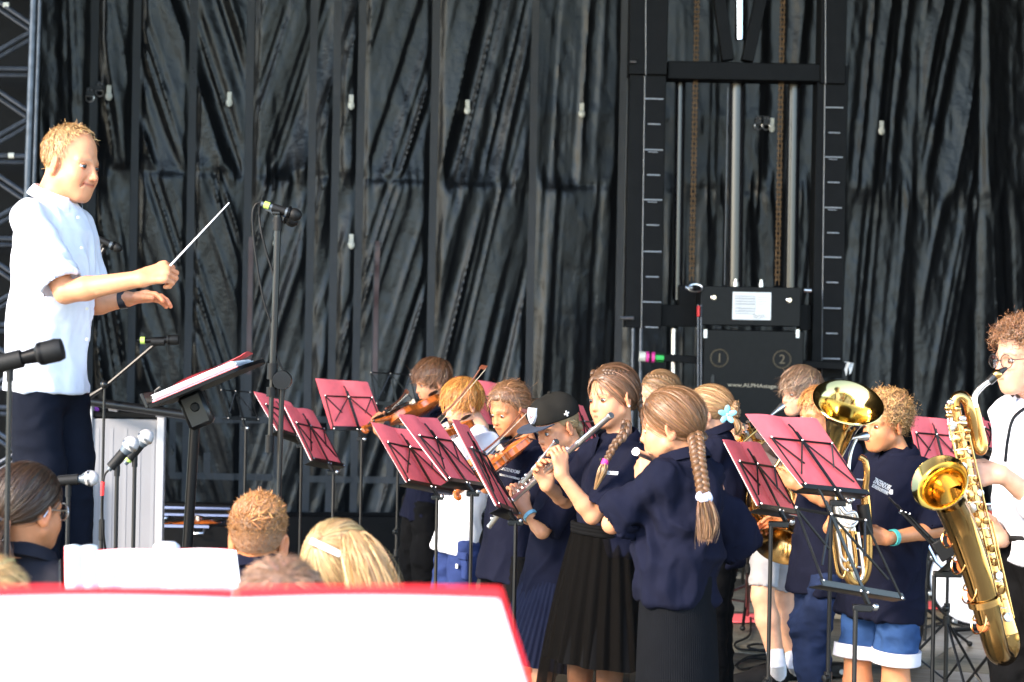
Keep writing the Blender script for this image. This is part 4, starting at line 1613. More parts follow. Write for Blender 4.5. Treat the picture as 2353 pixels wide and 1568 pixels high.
def violin(label, chin, scroll, up, size=.9):
    root = thing('violin', label, 'violin', (chin + scroll) / 2, 'violins')
    X = nrm(scroll - chin)
    Z = nrm(np.asarray(up) - X * (X @ up))
    Y = np.cross(Z, X)
    R3 = np.stack([X, Y, Z], 1)
    S = size * .95
    w = lambda p: chin + R3 @ (np.asarray(p, float) * S)
    xs = np.array([0, .006, .03, .07, .115, .135, .15, .18, .205, .222, .235, .26, .30, .335, .352, .356])
    hw = np.array([.0, .045, .085, .102, .088, .080, .063, .055, .060, .072, .076, .084, .078, .05, .018, .0])
    t = np.linspace(0, .356, 44)
    h = np.interp(t, xs, hw)
    out = np.vstack([np.c_[t, h], np.c_[t[::-1][1:-1], -h[::-1][1:-1]]])
    n = len(out)
    ctr = V(.17, 0)
    v = []
    for sc, z in ((.02, -.034), (.55, -.032), (.88, -.022), (1.03, -.017), (1.03, -.0145), (.985, -.014), (.985, .013), (1.03, .0135), (1.03, .016), (.88, .021), (.55, .030), (.02, .032)):
        v.append(np.c_[(out - ctr) * sc + ctr, np.full(n, z)])
    v = np.concatenate(v)
    m = 12
    f = [[i * n + j, i * n + (j + 1) % n, (i + 1) * n + (j + 1) % n, (i + 1) * n + j] for i in range(m - 1) for j in range(n)]
    MB().add(chin + (v * S) @ R3.T, f).build('body', M_VARN, root)
    MB().prism([(.18, -.021), (.18, .021), (.46, .012), (.46, -.012)], .034, .041, w((0, 0, 0)) * 0 + chin, R3 * S).build('fingerboard', M_EBONY, root)
    MB().tube([w((.345, 0, .012)), w((.46, 0, .024))], [.014 * S, .011 * S], 10).tube([w((.46, 0, .02)), w((.545, 0, .012))], .011 * S, 8).build('neck', M_VARN, root)
    q = [w((.545 + .018 * math.sin(a) * (1 - a / 9), 0, .0 + .012 - .020 * (1 - math.cos(a) * (1 - a / 9)) + .004)) for a in np.linspace(0, 7.5, 26)]
    MB().tube(q, np.linspace(.011, .006, 26) * S, 8).build('scroll', M_VARN, root)
    for i in range(4):
        s = 1 if i % 2 else -1
        MB().tube([w((.475 + i * .016, -s * .012, .018)), w((.475 + i * .016, s * .032, .018))], .003 * S, 6).ball(w((.475 + i * .016, s * .036, .018)), .007 * S, 8).build('peg', M_EBONY, root)
        y = (i - 1.5)
        MB().tube([w((.06, y * .006, .038)), w((.155, y * .011, .062)), w((.46, y * .0055, .043))], .0011, 4).build('string', M_STEEL, root)
    MB().prism([(.152, -.024), (.152, .024), (.158, .024), (.158, -.024)], .028, .060, chin, R3 * S).build('bridge', M_BOWH, root)
    MB().prism([(.012, -.009), (.012, .009), (.12, .021), (.12, -.021)], .036, .042, chin, R3 * S).build('tailpiece', M_EBONY, root)
    MB().ball(w((.035, .055, .04)), (.035 * S, .03 * S, .01 * S), 12, R3).build('chin_rest', M_EBONY, root)
    for s in (-1, 1):
        MB().tube([w((.12, s * .047, .0275)), w((.14, s * .045, .0285)), w((.165, s * .039, .0295)), w((.19, s * .036, .0285)), w((.205, s * .032, .0285))], .0022 * S, 6).build('sound_hole', M_EBONY, root)
    return root


def bow(label, frog, tip, side):
    root = thing('violin_bow', label, 'bow', (frog + tip) / 2, 'violin bows')
    ax = nrm(tip - frog)
    n = nrm(np.asarray(side) - ax * (ax @ side))
    L = np.linalg.norm(tip - frog)
    q = [frog + ax * L * t + n * (.022 - .014 * math.sin(math.pi * t)) for t in np.linspace(-.03, .985, 16)]
    MB().tube(q, np.linspace(.005, .0035, 16), 7).build('stick', M_BOWW, root)
    s = np.cross(ax, n)
    R3 = np.stack([ax, s, n], 1)
    MB().box(frog + ax * L * .5, (L * .97, .010, .0015), R3).build('hair_ribbon', M_BOWH, root)
    MB().box(frog + ax * .03 + n * .011, (.05, .012, .02), R3, bev=.002).build('frog', M_EBONY, root)
    MB().prism([(0, 0), (.02, .002), (.006, .026), (-.012, .026)], -.005, .005, tip - ax * .01, np.stack([ax, n, -s], 1)).build('head', M_BOWW, root)
    return root


# ---------------- stands with red folders
wire_stand('wire stand beside the tall doubled microphone, its folder overlapping the left end of its neighbour', ((584, 900), (668, 926), (722, 1022), (636, 988)), 9.9, .25, -.1, rot=.8, folder='red folder half hidden behind the folder with the white page edge')
wire_stand('wire stand holding the folder that shows a white page edge on its right', ((650, 930), (721, 944), (787, 1075), (714, 1057)), 9.5, .32, -.1, rot=.2, folder='red folder with a thick white page edge along its right side')
wire_stand('wire stand left of the back violin boy with its red folder squarely towards us', ((724, 870), (846, 878), (882, 986), (761, 987)), 10.1, .2, -.12, rot=.5, folder='upright pinkish red folder left of the violin boy in navy')
wire_stand('wire stand nearest the back violin scroll, left of two overlapping red folders', ((852, 971), (968, 994), (1045, 1133), (933, 1107)), 8.6, .25, -.15, rot=.1, folder='left one of two overlapping red folders before the violinists')
wire_stand('wire stand in front of the white T-shirt with its folder overlapping another', ((916, 952), (1004, 962), (1110, 1122), (1026, 1103)), 8.2, .25, -.15, rot=.6, folder='red folder in front of the boy in the white T-shirt')
wire_stand('wire stand with steep narrow red folder just left of the flutes', ((1041, 963), (1074, 979), (1189, 1186), (1139, 1162)), 7.3, .38, -.12, rot=.3, folder='narrow steeply turned red folder just left of the flutes')
wire_stand('wire stand behind the heads of the ginger violin boy and curly violin girl', ((1045, 866), (1143, 881), (1178, 990), (1090, 976)), 10.6, .2, -.1, folder='red folder showing behind the ginger boy and the violin girl')
wire_stand('wire stand behind the girl in the black cap, half hidden', ((1300, 928), (1342, 932), (1387, 1045), (1340, 1052)), 8.7, .36, -.1, folder='red folder with white sheets between the cap and the tall flute girl')
wire_stand('wire stand before the boy in grey shorts with a smaller red folder', ((1659, 1011), (1750, 1018), (1833, 1188), (1740, 1161)), 7.0, .28, -.15, foot=ground_under(P(1772, 1200, 7.05)), rot=.9, folder='smaller red folder right of the long plait')
wire_stand('wire stand below the brass bell holding the largest red folder', ((1714, 951), (1876, 962), (1990, 1141), (1841, 1116)), 6.9, .25, -.15, foot=ground_under(P(1910, 1180, 6.95)), rot=.4, folder='largest red folder below the brass bell')
wire_stand('wire stand right of the curly haired boy behind the baritone saxophone', ((2084, 954), (2190, 965), (2220, 1078), (2112, 1072)), 8.9, .2, -.1, rot=.7, folder='red folder right of the curly haired boy')
wire_stand('wire stand partly hidden behind the white shirt of the saxophonist', ((2246, 955), (2282, 974), (2308, 1047), (2266, 1036)), 8.3, .28, -.1, rot=.1, folder='red folder by the white shirt of the saxophonist')
# ---------------- empty stands
wire_stand('bare black wire stand in front of the denim shorts with nothing on it', ((1775, 1078), (1950, 1106), (2072, 1380), (1879, 1337)), 5.95, .22, -.12, foot=ground_under(P(1966, 1400, 6.0)), rot=.5, r=.0055)
wire_stand('bare wire stand behind the violin of the back boy', ((843, 852), (945, 858), (958, 930), (860, 928)), 11.2, .15, -.08, rot=.4, cb=.95)
wire_stand('bare wire stand at the far left of the players, by the tall microphone', ((500, 893), (575, 899), (592, 965), (520, 962)), 11.4, .15, -.08, rot=.2, cb=.95)
es = wire_stand('bare wire stand turned edge-on before the navy polo with white lettering', ((2008, 1124), (2030, 1130), (2192, 1300), (2168, 1292)), 6.75, .42, -.05, foot=ground_under(P(2147, 1320, 6.9)), rot=.9, r=.005)
mb = MB()
a_ = P(2169, 1262, 6.72)
mb.box(a_, (.055, .012, .07), np.array(Matrix.Rotation(R_(-32), 3, 'Y')), bev=.003)
mb.build('page_clip', M_RUBBER, es)

# ---------------- conductor's desk
cd = thing('conductor_stand', 'heavy black music desk in front of the conductor on a thick pole', 'music stand', ground_under(P(440, 1000, 6.75)))
a_, b_ = P(372, 928, 6.75), P(604, 830, 6.75)
ax = nrm(b_ - a_)
R3 = np.stack([ax, V(0, 1, 0), nrm(np.cross(ax, V(0, 1, 0)))], 1)
Ld = np.linalg.norm(b_ - a_)
ol = [(-.0, -.25), (Ld * .8, -.25)] + [(Ld * .8 + Ld * .2 * math.cos(t), .25 * math.sin(t)) for t in np.linspace(-1.5, 1.5, 15)] + [(Ld * .8, .25), (0, .25)]
MB().prism(ol, -.006, .006, a_, R3).build('desk', M_BLACKS, cd)
MB().box(a_ + R3 @ V(-.006, 0, .022), (.012, .5, .05), R3, bev=.002).build('ledge', M_STAND, cd)
for y in (-.2, .2):
    MB().tube([a_ + R3 @ V(.02, y, .012), a_ + R3 @ V(.03, y, .04), a_ + R3 @ V(.05, y, .045)], .003, 6).build('page_clip', M_STAND, cd)
pm = P(452, 935, 6.75)
MB().box(pm + V(0, 0, -.01), (.085, .07, .12), R3, bev=.012).build('tilt_head', M_STAND, cd)
MB().lathe([(0, .012), (.012, .012), (.016, 0)], pm + V(0, -.035, .0), frame_to(V(0, -1, 0)), 12).build('tilt_knob', M_RUBBER, cd)
pf = P(434, 1250, 6.75)
MB().tube([V(pf[0] - .02, pf[1], .5), P(449, 955, 6.75)], .0175, 16).build('pole', M_BLACKS, cd)
MB().lathe([(0, 0), (.2, 0), (.2, .015), (.03, .03), (0, .03)], V(pf[0] - .02, pf[1], .5), None, 28).build('base_plate', M_STAND, cd)
fo = thing('score_folder', 'red folder of white score pages lying on the black conductor desk', 'folder', a_ + R3 @ V(.15, 0, .03))
LF = Ld * .82
nst = 7
for i in range(nst):
    z = .010 + i * .0032
    MB().box(a_ + R3 @ V(.012 + LF / 2 + rng.uniform(-.006, .006), rng.uniform(-.008, .008), z), (LF * rng.uniform(.93, 1.0), .44, .0028), R3).build('score_sheet', M_PAPER, fo)
MB().box(a_ + R3 @ V(.012 + LF / 2, 0, .0072), (LF, .46, .002), R3).build('cover', M_FOLDER, fo)
gv = []
for i in range(16):
    for j in range(5):
        s, q = i / 15, j / 4
        gv.append(a_ + R3 @ V(.004 + (LF + .01) * s, .06 + .20 * q, .034 + .012 * math.sin(s * 3.1) + .014 * s ** 6 + .004 * math.sin(q * 5 + s * 6)))
g2 = [np.array(q) + R3 @ V(0, 0, .0025) for q in gv]
ff = [[i * 5 + j, (i + 1) * 5 + j, (i + 1) * 5 + j + 1, i * 5 + j + 1] for i in range(15) for j in range(4)]
MB().add(gv, ff).add(g2, ff).build('cover', M_FOLDER, fo)

# ---------------- microphones
def vocal(label, tip, back, foot_d, clipz=.45, kind='ball', base='tripod', band=None, head=.026, mat=None, grille=None, r=.012, spread=.3, rot=.2):
    c = back + (tip - back) * clipz
    foot = V(c[0], c[1], .012)
    root = thing('microphone', label, 'microphone', foot, 'stage microphones')
    ax = mic_body(root, tip, back, r=r, head=head, kind=kind, band=band, mat=mat, grille=grille)
    cl = c - V(0, 0, .0)
    MB().tube([cl - ax * .03, cl + ax * .03], r * 1.35, 12).tube([cl, cl - V(0, 0, .05)], .009, 10).build('clip', M_RUBBER, root)
    straight_stand(root, foot, cl - V(0, 0, .045), base=base, spread=spread, rot=rot)
    return root, c


m1, c1 = vocal('left one of two slim vocal microphones before the lectern, with red cable sleeve', P(311, 1009, 6.3), P(250, 1080, 6.3), 0, .32, head=.0255, mat=M_GREYMIC, grille=M_SILVERGRILLE, band=M_LIME)
cable(m1, [P(250, 1080, 6.3), P(240, 1094, 6.3), P(236, 1130, 6.3), P(235, 1180, 6.32), P(238, 1230, 6.33), P(246, 1300, 6.4), P(250, 1420, 6.5)], .0035)
cable(m1, [P(237, 1107, 6.3), P(235.5, 1125, 6.3), P(235, 1139, 6.3)], .0065, M_RED, 8, 'cable_sleeve')
vocal('right one of two slim vocal microphones before the lectern, standing higher', P(345, 993, 6.5), P(287, 1066, 6.5), 0, .4, head=.0255, mat=M_GREYMIC, grille=M_SILVERGRILLE, band=M_LIME)
m3, c3 = vocal('silver headed microphone lying level by the legs of the conductor', P(224, 1098, 6.1), P(150, 1104, 6.1), 0, .1, head=.024, mat=M_GREYMIC, grille=M_SILVERGRILLE)
m4, c4 = vocal('thick black vocal microphone nearest us at the left edge', P(147, 801, 5.0), P(-30, 843, 5.0), 0, .3, kind='cap', head=.0285, r=.017, mat=M_BLACKS)
# small condenser behind the conductor, on a slanting boom
def condenser(label, tip, back, joint, foot, band=M_LIME, head=.021):
    root = thing('microphone', label, 'microphone', foot, 'stage microphones')
    ax = mic_body(root, tip, back, r=.0125, head=head, kind='foam', band=band, mat=M_GREYMIC)
    c = back + (tip - back) * .45
    MB().tube([c - ax * .025, c + ax * .025], .016, 10).tube([c, c + nrm(joint - c) * .05], .008, 8).build('clip', M_RUBBER, root)
    return root, c


m5, c5 = condenser('small foam capped microphone on a slanting arm behind the conductor', P(279, 574, 9.0), P(208, 541, 9.0), P(205, 625, 9.0), ground_under(P(120, 1000, 9.0)))
MB().tube([c5 - V(0, 0, .03), P(205, 628, 9.0), P(120, 800, 9.0)], .009, 8).build('boom', M_STAND, m5)
straight_stand(m5, ground_under(P(120, 1000, 9.0)), P(120, 800, 9.0))
cable(m5, [P(208, 541, 9.0), P(195, 540, 9.0), P(186, 552, 9.0), P(190, 640, 9.0), P(150, 760, 9.0)], .0035)
# wireless hand microphone on a boom above the lectern
m6 = thing('microphone', 'black wireless hand microphone on a boom above the lectern', 'microphone', ground_under(P(237, 1000, 9.3)), 'stage microphones')
mic_body(m6, P(412, 781, 9.3), P(317, 783, 9.3), r=.015, head=.023, kind='cap', band=M_LIME)
c6 = P(363, 786, 9.3)
MB().tube([c6 - V(.03, 0, 0), c6 + V(.03, 0, .002)], .02, 10).build('clip', M_RUBBER, m6)
MB().tube([c6, P(240, 890, 9.3), P(206, 912, 9.3)], [.008, .008, .013], 8).build('boom', M_STAND, m6)
MB().ball(P(240, 884, 9.3), .02, 10).build('boom_joint', M_STAND, m6)
straight_stand(m6, ground_under(P(237, 1000, 9.3)), P(240, 888, 9.3))
# tall pair of condensers with looping cables
fd = 7.5
ft = ground_under(P(641, 900, fd))
m7, c7 = condenser('tall pair of foam capped condensers on one stand with two hanging cables', P(691, 498, fd), P(600, 468, fd), P(634, 500, fd), ft, head=.024)
mic_body(m7, P(682, 514, fd + .12), P(612, 478, fd + .12), r=.0125, head=.023, kind='foam', mat=M_GREYMIC)
MB().box(P(640, 492, fd + .06), (.03, .16, .012), None, bev=.003).build('stereo_bar', M_STAND, m7)
MB().tube([P(639, 492, fd), P(634, 660, fd), P(626, 860, fd)], .0125, 10).build('boom', M_STAND, m7)
MB().tube([P(626, 850, fd), P(621, 1000, fd)], .009, 8).build('boom_tail', M_STAND, m7)
for v0, v1, r in ((500, 530, .017), (835, 872, .019), (890, 912, .019), (1000, 1040, .016)):
    uu = lambda v: 639 - (v - 492) * .0365
    MB().tube([P(uu(v0), v0, fd), P(uu(v1), v1, fd)], r, 12).build('collar', M_RUBBER, m7)
MB().lathe([(0, -.025), (.034, -.025), (.036, 0), (.034, .025), (0, .025)], P(649, 874, fd), frame_to(V(0, 1, 0)), 20).build('boom_joint', M_STAND, m7)
MB().tube([P(626, 872, fd), P(649, 874, fd)], .012, 8).build('joint_arm', M_STAND, m7)
MB().tube([P(649, 874, fd), ft + V(0, 0, .5)], .0095, 10).build('upper_tube', M_STAND, m7)
MB().tube([ft + V(0, 0, .5), ft + V(0, 0, .03)], .0125, 10).build('lower_tube', M_STAND, m7)
tripod(m7, ft, r=.0085, spread=.36, hub=.25)
cable(m7, [P(600, 468, fd), P(588, 470, fd), P(580, 500, fd), P(588, 590, fd), P(606, 690, fd), P(625, 750, fd), P(628, 790, fd), P(640, 830, fd), P(655, 865, fd), P(650, 920, fd), P(640, 1000, fd), P(638, 1140, fd), P(636, 1250, fd)], .0042)
cable(m7, [P(612, 478, fd + .1), P(597, 476, fd + .05), P(598, 520, fd), P(612, 580, fd), P(630, 640, fd), P(633, 700, fd), P(622, 760, fd), P(628, 830, fd), P(641, 900, fd), P(646, 1000, fd), P(643, 1130, fd), P(640, 1260, fd)], .0042)

# ------------------------------------------------------------------ the players
M_SHIRTW = fabric('pale_blue_cotton', (.62, .65, .74), bump=.15, grain=.05, gscale=14)
M_TROUS = fabric('dark_navy_trouser', (.0065, .008, .014), bump=.15)
M_TEE = fabric('white_jersey', (.74, .75, .82), grain=.03)
M_CARGO = fabric('blue_cargo_cotton', (.022, .036, .115))
M_JEANS = fabric('washed_denim', (.014, .022, .055), grain=.35, gscale=9)
M_DENIM = fabric('bright_denim', (.028, .065, .17), grain=.3, gscale=12)
M_GREYS = fabric('grey_stretch_cotton', (.36, .35, .37), grain=.06)
M_SKIRT = fabric('navy_pleats', (.011, .0135, .03))
M_RIB = fabric('black_rib_knit', (.0055, .006, .0075))
M_WCUFF = fabric('turn_up_cotton', (.66, .63, .68))
M_SHOE = fabric('black_trainer', (.012, .012, .013))
M_SOCK = fabric('white_sock', (.7, .7, .76))
M_TULLE = material('black_tulle', (.004, .0034, .003), rough=.9, spec=.05, alpha=.62)
M_ELASTIC = material('pale_scrunchie', (.62, .64, .80), rough=.8)
M_TEAL = material('teal_band', (.06, .38, .36), rough=.5)
M_CAP = fabric('black_cap_twill', (.016, .015, .013), bump=.2)
M_CAPB = fabric('grey_blue_peak', (.05, .06, .085))
M_FLOWER = material('pale_blue_petal', (.20, .50, .60), rough=.35)
M_GLASS = material('clear_lens', (1, 1, 1), rough=.02, trans=1., alpha=.16)
SK = (.58, .265, .14)
SKT = (.53, .21, .092)
SKP = (.62, .33, .21)
GING = (.40, .17, .045)
BRN = (.115, .06, .030)
LBR = (.20, .105, .05)
BLD = (.42, .28, .14)


def hair_part(p, mb, name='braid'):
    return tag(mb.build(name, M_HAIR, p['root'], autosmooth=0), kind='stuff')


def logo(p, at, lines, xdir, size, w):
    out = V(0, -1, 0)
    for i, (s, f) in enumerate(lines):
        text('lettering', s, at + V(0, 0, -size * 1.25 * i), xdir, V(0, 0, 1), size * f, M_PAPER, p['shirt'], font_w=w)


def feet(H, T, k, spread=.09, fw=(0, 0), z=.09, lean=(0, 0)):
    out = []
    for s in (-1, 1):
        hj = H + T[:, 0] * s * .085 * k - V(0, 0, .02 * k)
        an = V(H[0] + lean[0], H[1] + lean[1], z) + T[:, 0] * s * spread * k + T[:, 1] * s * fw[0]
        kn = (hj * .5 + an * .5) + T[:, 1] * .03 * k
        out.append((hj, kn, an))
    return out


# ---------------- conductor on his podium
pod = thing('podium', 'low black podium that the conductor stands on', 'podium', P(100, 784, 6.7) * V(1, 1, 0))
pc = P(110, 784, 6.7)
for z, nm in ((.475, 'top_board'),):
    MB().box((pc[0], pc[1], z), (1.3, 1.2, .05), None, bev=.004).build(nm, M_BLACKM, pod)
for sx in (-1, 1):
    for sy in (-1, 1):
        MB().box((pc[0] + sx * .58, pc[1] + sy * .53, .235), (.06, .06, .43), None, bev=.004).build('leg', M_BLACKM, pod)
MB().box((pc[0], pc[1] - .585, .24), (1.1, .02, .40)).build('front_panel', M_BLACKM, pod)
con = person('man conducting in a pale blue short sleeved shirt, both arms stretched forward', 6.7, 1.0, 72, (124, 470), (108, 856),
             dict(u=163, v=381, yaw=64, pitch=-8, roll=-4, s=1.0, gaze=(.15, 1, -.12), lids=.28), dict(style='bald', color=(.44, .27, .12), n=2600),
             arms=[dict(side=1, el=(150, 672, -.24), wr=(322, 641, -.30), sleeve=.80, hand=dict(dir=(.9, .1, .28), n=(.15, .8, -.55), th=(.1, .4, 1), curl=(.75, .9, .7), thumb_close=.8)),
                   dict(side=-1, el=(205, 700, .12), wr=(290, 688, .1), sleeve=.8, hand=dict(dir=(.95, -.15, .14), n=(.1, -.3, -1), th=(0, -1, .1), curl=(.22, .3, .2), spread=.18, thumb_close=.1))],
             top=dict(mat=M_SHIRTW, hem=.065, loose=.02, wr=.005, slr=.070, gap=.5, flare=1.14), skin=(.60, .27, .14), iris=(.05, .08, .10), face=dict(smile=1, brow=(.40, .22, .12), kid=0, age=1), girth=1.03)
lg = [(con['H'] + con['T'][:, 0] * s * .085, P(122 + 8 * (s < 0), 1075, 6.7) + con['T'][:, 0] * s * .08, P(112 + 14 * (s < 0), 1420, 6.7) + con['T'][:, 0] * s * .09) for s in (-1, 1)]
trousers(con, M_TROUS, lg, r=(.082, .080, .066), wr=.005, waist=-.05)
for s, l in zip((-1, 1), lg):
    shoe(con, V(l[2][0], l[2][1], .505), V(1, -.2, 0), M_SHOE, 1.1)
M_DARKW = material('watch_black', (.015, .015, .02), rough=.3)
w_, e_ = P(290, 688, 6.8), P(205, 700, 6.82)
ax = nrm(w_ - e_)
MB().lathe([(.026, -.012), (.031, -.012), (.031, .012), (.026, .012)], w_ - ax * .01, frame_to(ax), 20).build('watch', M_DARKW, con['root'])
ba, bb = P(391, 611, 6.38), P(527, 466, 6.35)
bt = MB().tube([ba, bb], [.0032, .0018], 8)
tag(bt.build('baton', M_WHITE), 'thin white baton held up in the right fist of the conductor', 'baton')
# button placket, pocketless front
for i in range(5):
    v = 500 + i * 70
    q = P(180 + 8 * i if i < 3 else 200, v, 6.52)
    MB().lathe([(0, .002), (.005, .0015), (.005, -.002)], q, frame_to(V(.6, -.8, 0)), 10).build('button', M_WPLASTIC, con['shirt'])

# ---------------- back violin boy (navy)
b7 = person('boy in navy with dark brown mop hair playing violin at the back', 10.6, .78, -62, (1014, 938), (974, 1128), dict(u=994, v=880, yaw=-68, pitch=-14, lids=.18),
            dict(style='fringe', color=(.15, .066, .03), n=2000),
            arms=[dict(side=-1, el=(925, 1045, -.2), wr=(868, 990, -.36), hand=dict(dir=(-.25, 0, 1), n=(.7, .6, 0), th=(.3, -1, 0), curl=(.8, .7, .5))),
                  dict(side=1, el=(950, 1020, .12), wr=(948, 940, -.02), hand=dict(dir=(-.8, -.3, -.4), n=(-.3, 0, -1), th=(0, -1, 0), curl=(.6, .6, .4)))], top=dict(hem=.2, flare=1.05), skin=SK)
lg = feet(b7['H'], b7['T'], b7['k'])
trousers(b7, BLACKC, lg, r=(.086, .085, .075), wr=.012)
violin('violin pointing left under the chin of the boy in navy at the back', P(1003, 925, 10.45), P(832, 990, 10.1), V(-.1, .55, .85), .95)
bow('bow of the back violin boy, short and tilted behind his violin', P(892, 948, 10.15), P(938, 905, 10.5), V(-.4, 0, 1))

# ---------------- ginger violin boy in white
b8 = person('ginger boy in a white T-shirt playing violin', 9.5, .76, -58, (1098, 990), (1054, 1204), dict(u=1064, v=932, yaw=-62, pitch=-16, lids=.2),
            dict(style='fringe', color=(.50, .21, .05), n=2200, length=.09),
            arms=[dict(side=-1, el=(1055, 1120, -.2), wr=(1000, 1050, -.3), hand=dict(dir=(-.25, 0, 1), n=(.7, .6, 0), th=(.3, -1, 0), curl=(.8, .7, .5))),
                  dict(side=1, el=(1020, 1080, .1), wr=(1006, 1010, -.1), hand=dict(dir=(-.8, -.3, -.4), n=(-.3, 0, -1), th=(0, -1, 0), curl=(.6, .6, .4)))],
            top=dict(mat=M_TEE, collar=0, hem=.17, flare=1.08, loose=.06, wr=.010), skin=SKP)
lg = feet(b8['H'], b8['T'], b8['k'])
trousers(b8, M_CARGO, lg, r=(.084, .086, .082), wr=.011, waist=-.09, seed=3)
q = P(1060, 1300, 9.38)
MB().box(q, (.11, .02, .12), facing(-58), bev=.006).build('cargo_pocket', M_CARGO, b8['root'])
MB().box(q + V(-.005, -.012, .048), (.12, .02, .035), facing(-58), bev=.005).build('pocket_flap', M_CARGO, b8['root'])
MB().box(q + V(-.02, -.026, .0), (.016, .004, .02), facing(-58)).build('pocket_tag', M_PAPER, b8['root'])
violin('violin of the ginger boy, mostly behind a red folder', P(1068, 982, 9.35), P(960, 1030, 9.0), V(-.1, .55, .85), .95)
bow('bow of the ginger boy, slanting high in front of his face', P(1006, 978, 9.1), P(1118, 846, 9.0), V(-.8, 0, .5))

# ---------------- curly violin girl
g9 = person('girl with frizzy tied brown hair and navy polo playing violin', 8.9, .76, -46, (1207, 1024), (1168, 1240), dict(u=1170, v=944, yaw=-48, pitch=-20, lids=.2),
            dict(style='back', color=(.20, .095, .045), n=1900, thick=.012, tie=(0, -.115, .0)),
            arms=[dict(side=-1, el=(1165, 1165, -.2), wr=(1124, 1095, -.33), hand=dict(dir=(-.25, 0, 1), n=(.7, .6, 0), th=(.3, -1, 0), curl=(.8, .7, .5))),
                  dict(side=1, el=(1118, 1120, .1), wr=(1106, 1052, -.05), hand=dict(dir=(-.8, -.3, -.4), n=(-.3, 0, -1), th=(0, -1, 0), curl=(.6, .6, .4)))], top=dict(hem=.24, flare=1.1), skin=SKT, iris=(.06, .04, .03))
mb = MB()
r = scalp(420, 'back', 1.08)
strands(mb, r, lambda p: (p - CRAN_C) + V(0, -.03, -.06), 9, .010, .0018, V(.26, .13, .06), lift0=.008, lift1=.03, wob=.6, curl=.004, cw=1.0)
tail(mb, [V(0, -.11, 0), V(0, -.15, -.03), V(0, -.15, -.09)], [.02, .045, .03], (.2, .095, .045), 160, .004, fray=.5)
mb.v = [g9['toW'](x) for x in mb.v]
hair_part(g9, mb, 'loose_curls')
lg = feet(g9['H'], g9['T'], g9['k'])
trousers(g9, BLACKC, lg, r=(.084, .07, .055), wr=.008)
logo(g9, P(1148, 1079, 8.72), (('ZINZENDORF', 1), ('SCHULEN & INTERNAT', .6)), V(.75, -.6, -.12), .02, .11)
violin('violin of the frizzy haired girl, glowing orange red', P(1201, 1015, 8.75), P(1098, 1100, 8.5), V(-.35, .25, .9), .95)
bow('bow of the frizzy haired girl running down to the left of her chin', P(1098, 1062, 8.6), P(1212, 948, 8.75), V(-.6, 0, .7))

# ---------------- girl in the cap, flute
g10 = person('girl in a black flat peaked cap and navy polo playing flute', 7.8, .74, -58, (1318, 1050), (1272, 1285), dict(u=1281, v=982, yaw=-58, pitch=-22, gaze=(.1, 1, .05)),
             dict(style='back', color=BLD, n=900, thick=.004, tie=(0, -.10, -.04), zmax=.03, stray=40),
             arms=[dict(side=-1, el=(1246, 1222, -.18), wr=(1207, 1170, -.12), sleeve=.86, hand=dict(dir=(-.25, .1, 1), n=(-.2, .9, .2), th=(-1, 0, .2), curl=(.35, .5, .4))),
                   dict(side=1, el=(1215, 1190, .25), wr=(1176, 1160, .12), hand=dict(dir=(-.2, -.4, .9), n=(.3, -.6, -.1), th=(1, 0, .2), curl=(.45, .5, .4)))],
             top=dict(hem=.28, flare=1.16, slr=.078, wr=.009, loose=.02), skin=SK, iris=(.10, .16, .20), face=dict(female=1, pucker=1, brow=(.35, .22, .12)),
             legs=None)
mb = MB()
braid(mb, [g10['toW'](q) for q in ((.02, -.095, -.03), (.035, -.11, -.07), (.03, -.105, -.13), (.03, -.10, -.19))], .020, BLD, 7)
hair_part(g10, mb)
# cap
cap = thing('cap', 'black flat peaked cap with a white shield badge on the flute girl', 'cap', g10['HC'])
toW, HT, hs = g10['toW'], g10['HT'], g10['hs']
F = Field(.004)
F.add(ell_sdf((0, -.012, .055), (.088, .106, .092)))
F.add(ell_sdf((0, .05, .07), (.068, .045, .07)), .03)
F.cut((0, 0, .040), (0, 0.06, -1), .004)
v, f = F.mesh()
MB().add(toW(v), f).build('crown', M_CAP, cap, autosmooth=0)
br = []
for z, off in ((.0, 0), (-.004, 0)):
    for i in range(25):
        a = -1.25 + 2.5 * i / 24
        for j in range(8):
            t = j / 7
            x = math.sin(a) * (.083 + .012 * t)
            y = .03 + math.cos(a) * .062 + .082 * t * math.cos(a * .75) + .006
            br.append(V(x, y, .043 + .004 * t - .10 * x * x * 12 * t * .18 + z))
n2 = 25 * 8
bf = []
for i in range(24):
    for j in range(7):
        k_ = i * 8 + j
        bf += [[k_, k_ + 8, k_ + 9, k_ + 1], [n2 + k_, n2 + k_ + 1, n2 + k_ + 9, n2 + k_ + 8]]
edge = [i * 8 for i in range(25)] + [192 + j for j in range(1, 8)] + [i * 8 + 7 for i in range(23, -1, -1)] + [j for j in range(6, 0, -1)]
for q in range(len(edge)):
    x, y = edge[q], edge[(q + 1) % len(edge)]
    bf.append([x, n2 + x, n2 + y, y])
MB().add(toW(np.array(br)), bf).build('peak', M_CAPB, cap)
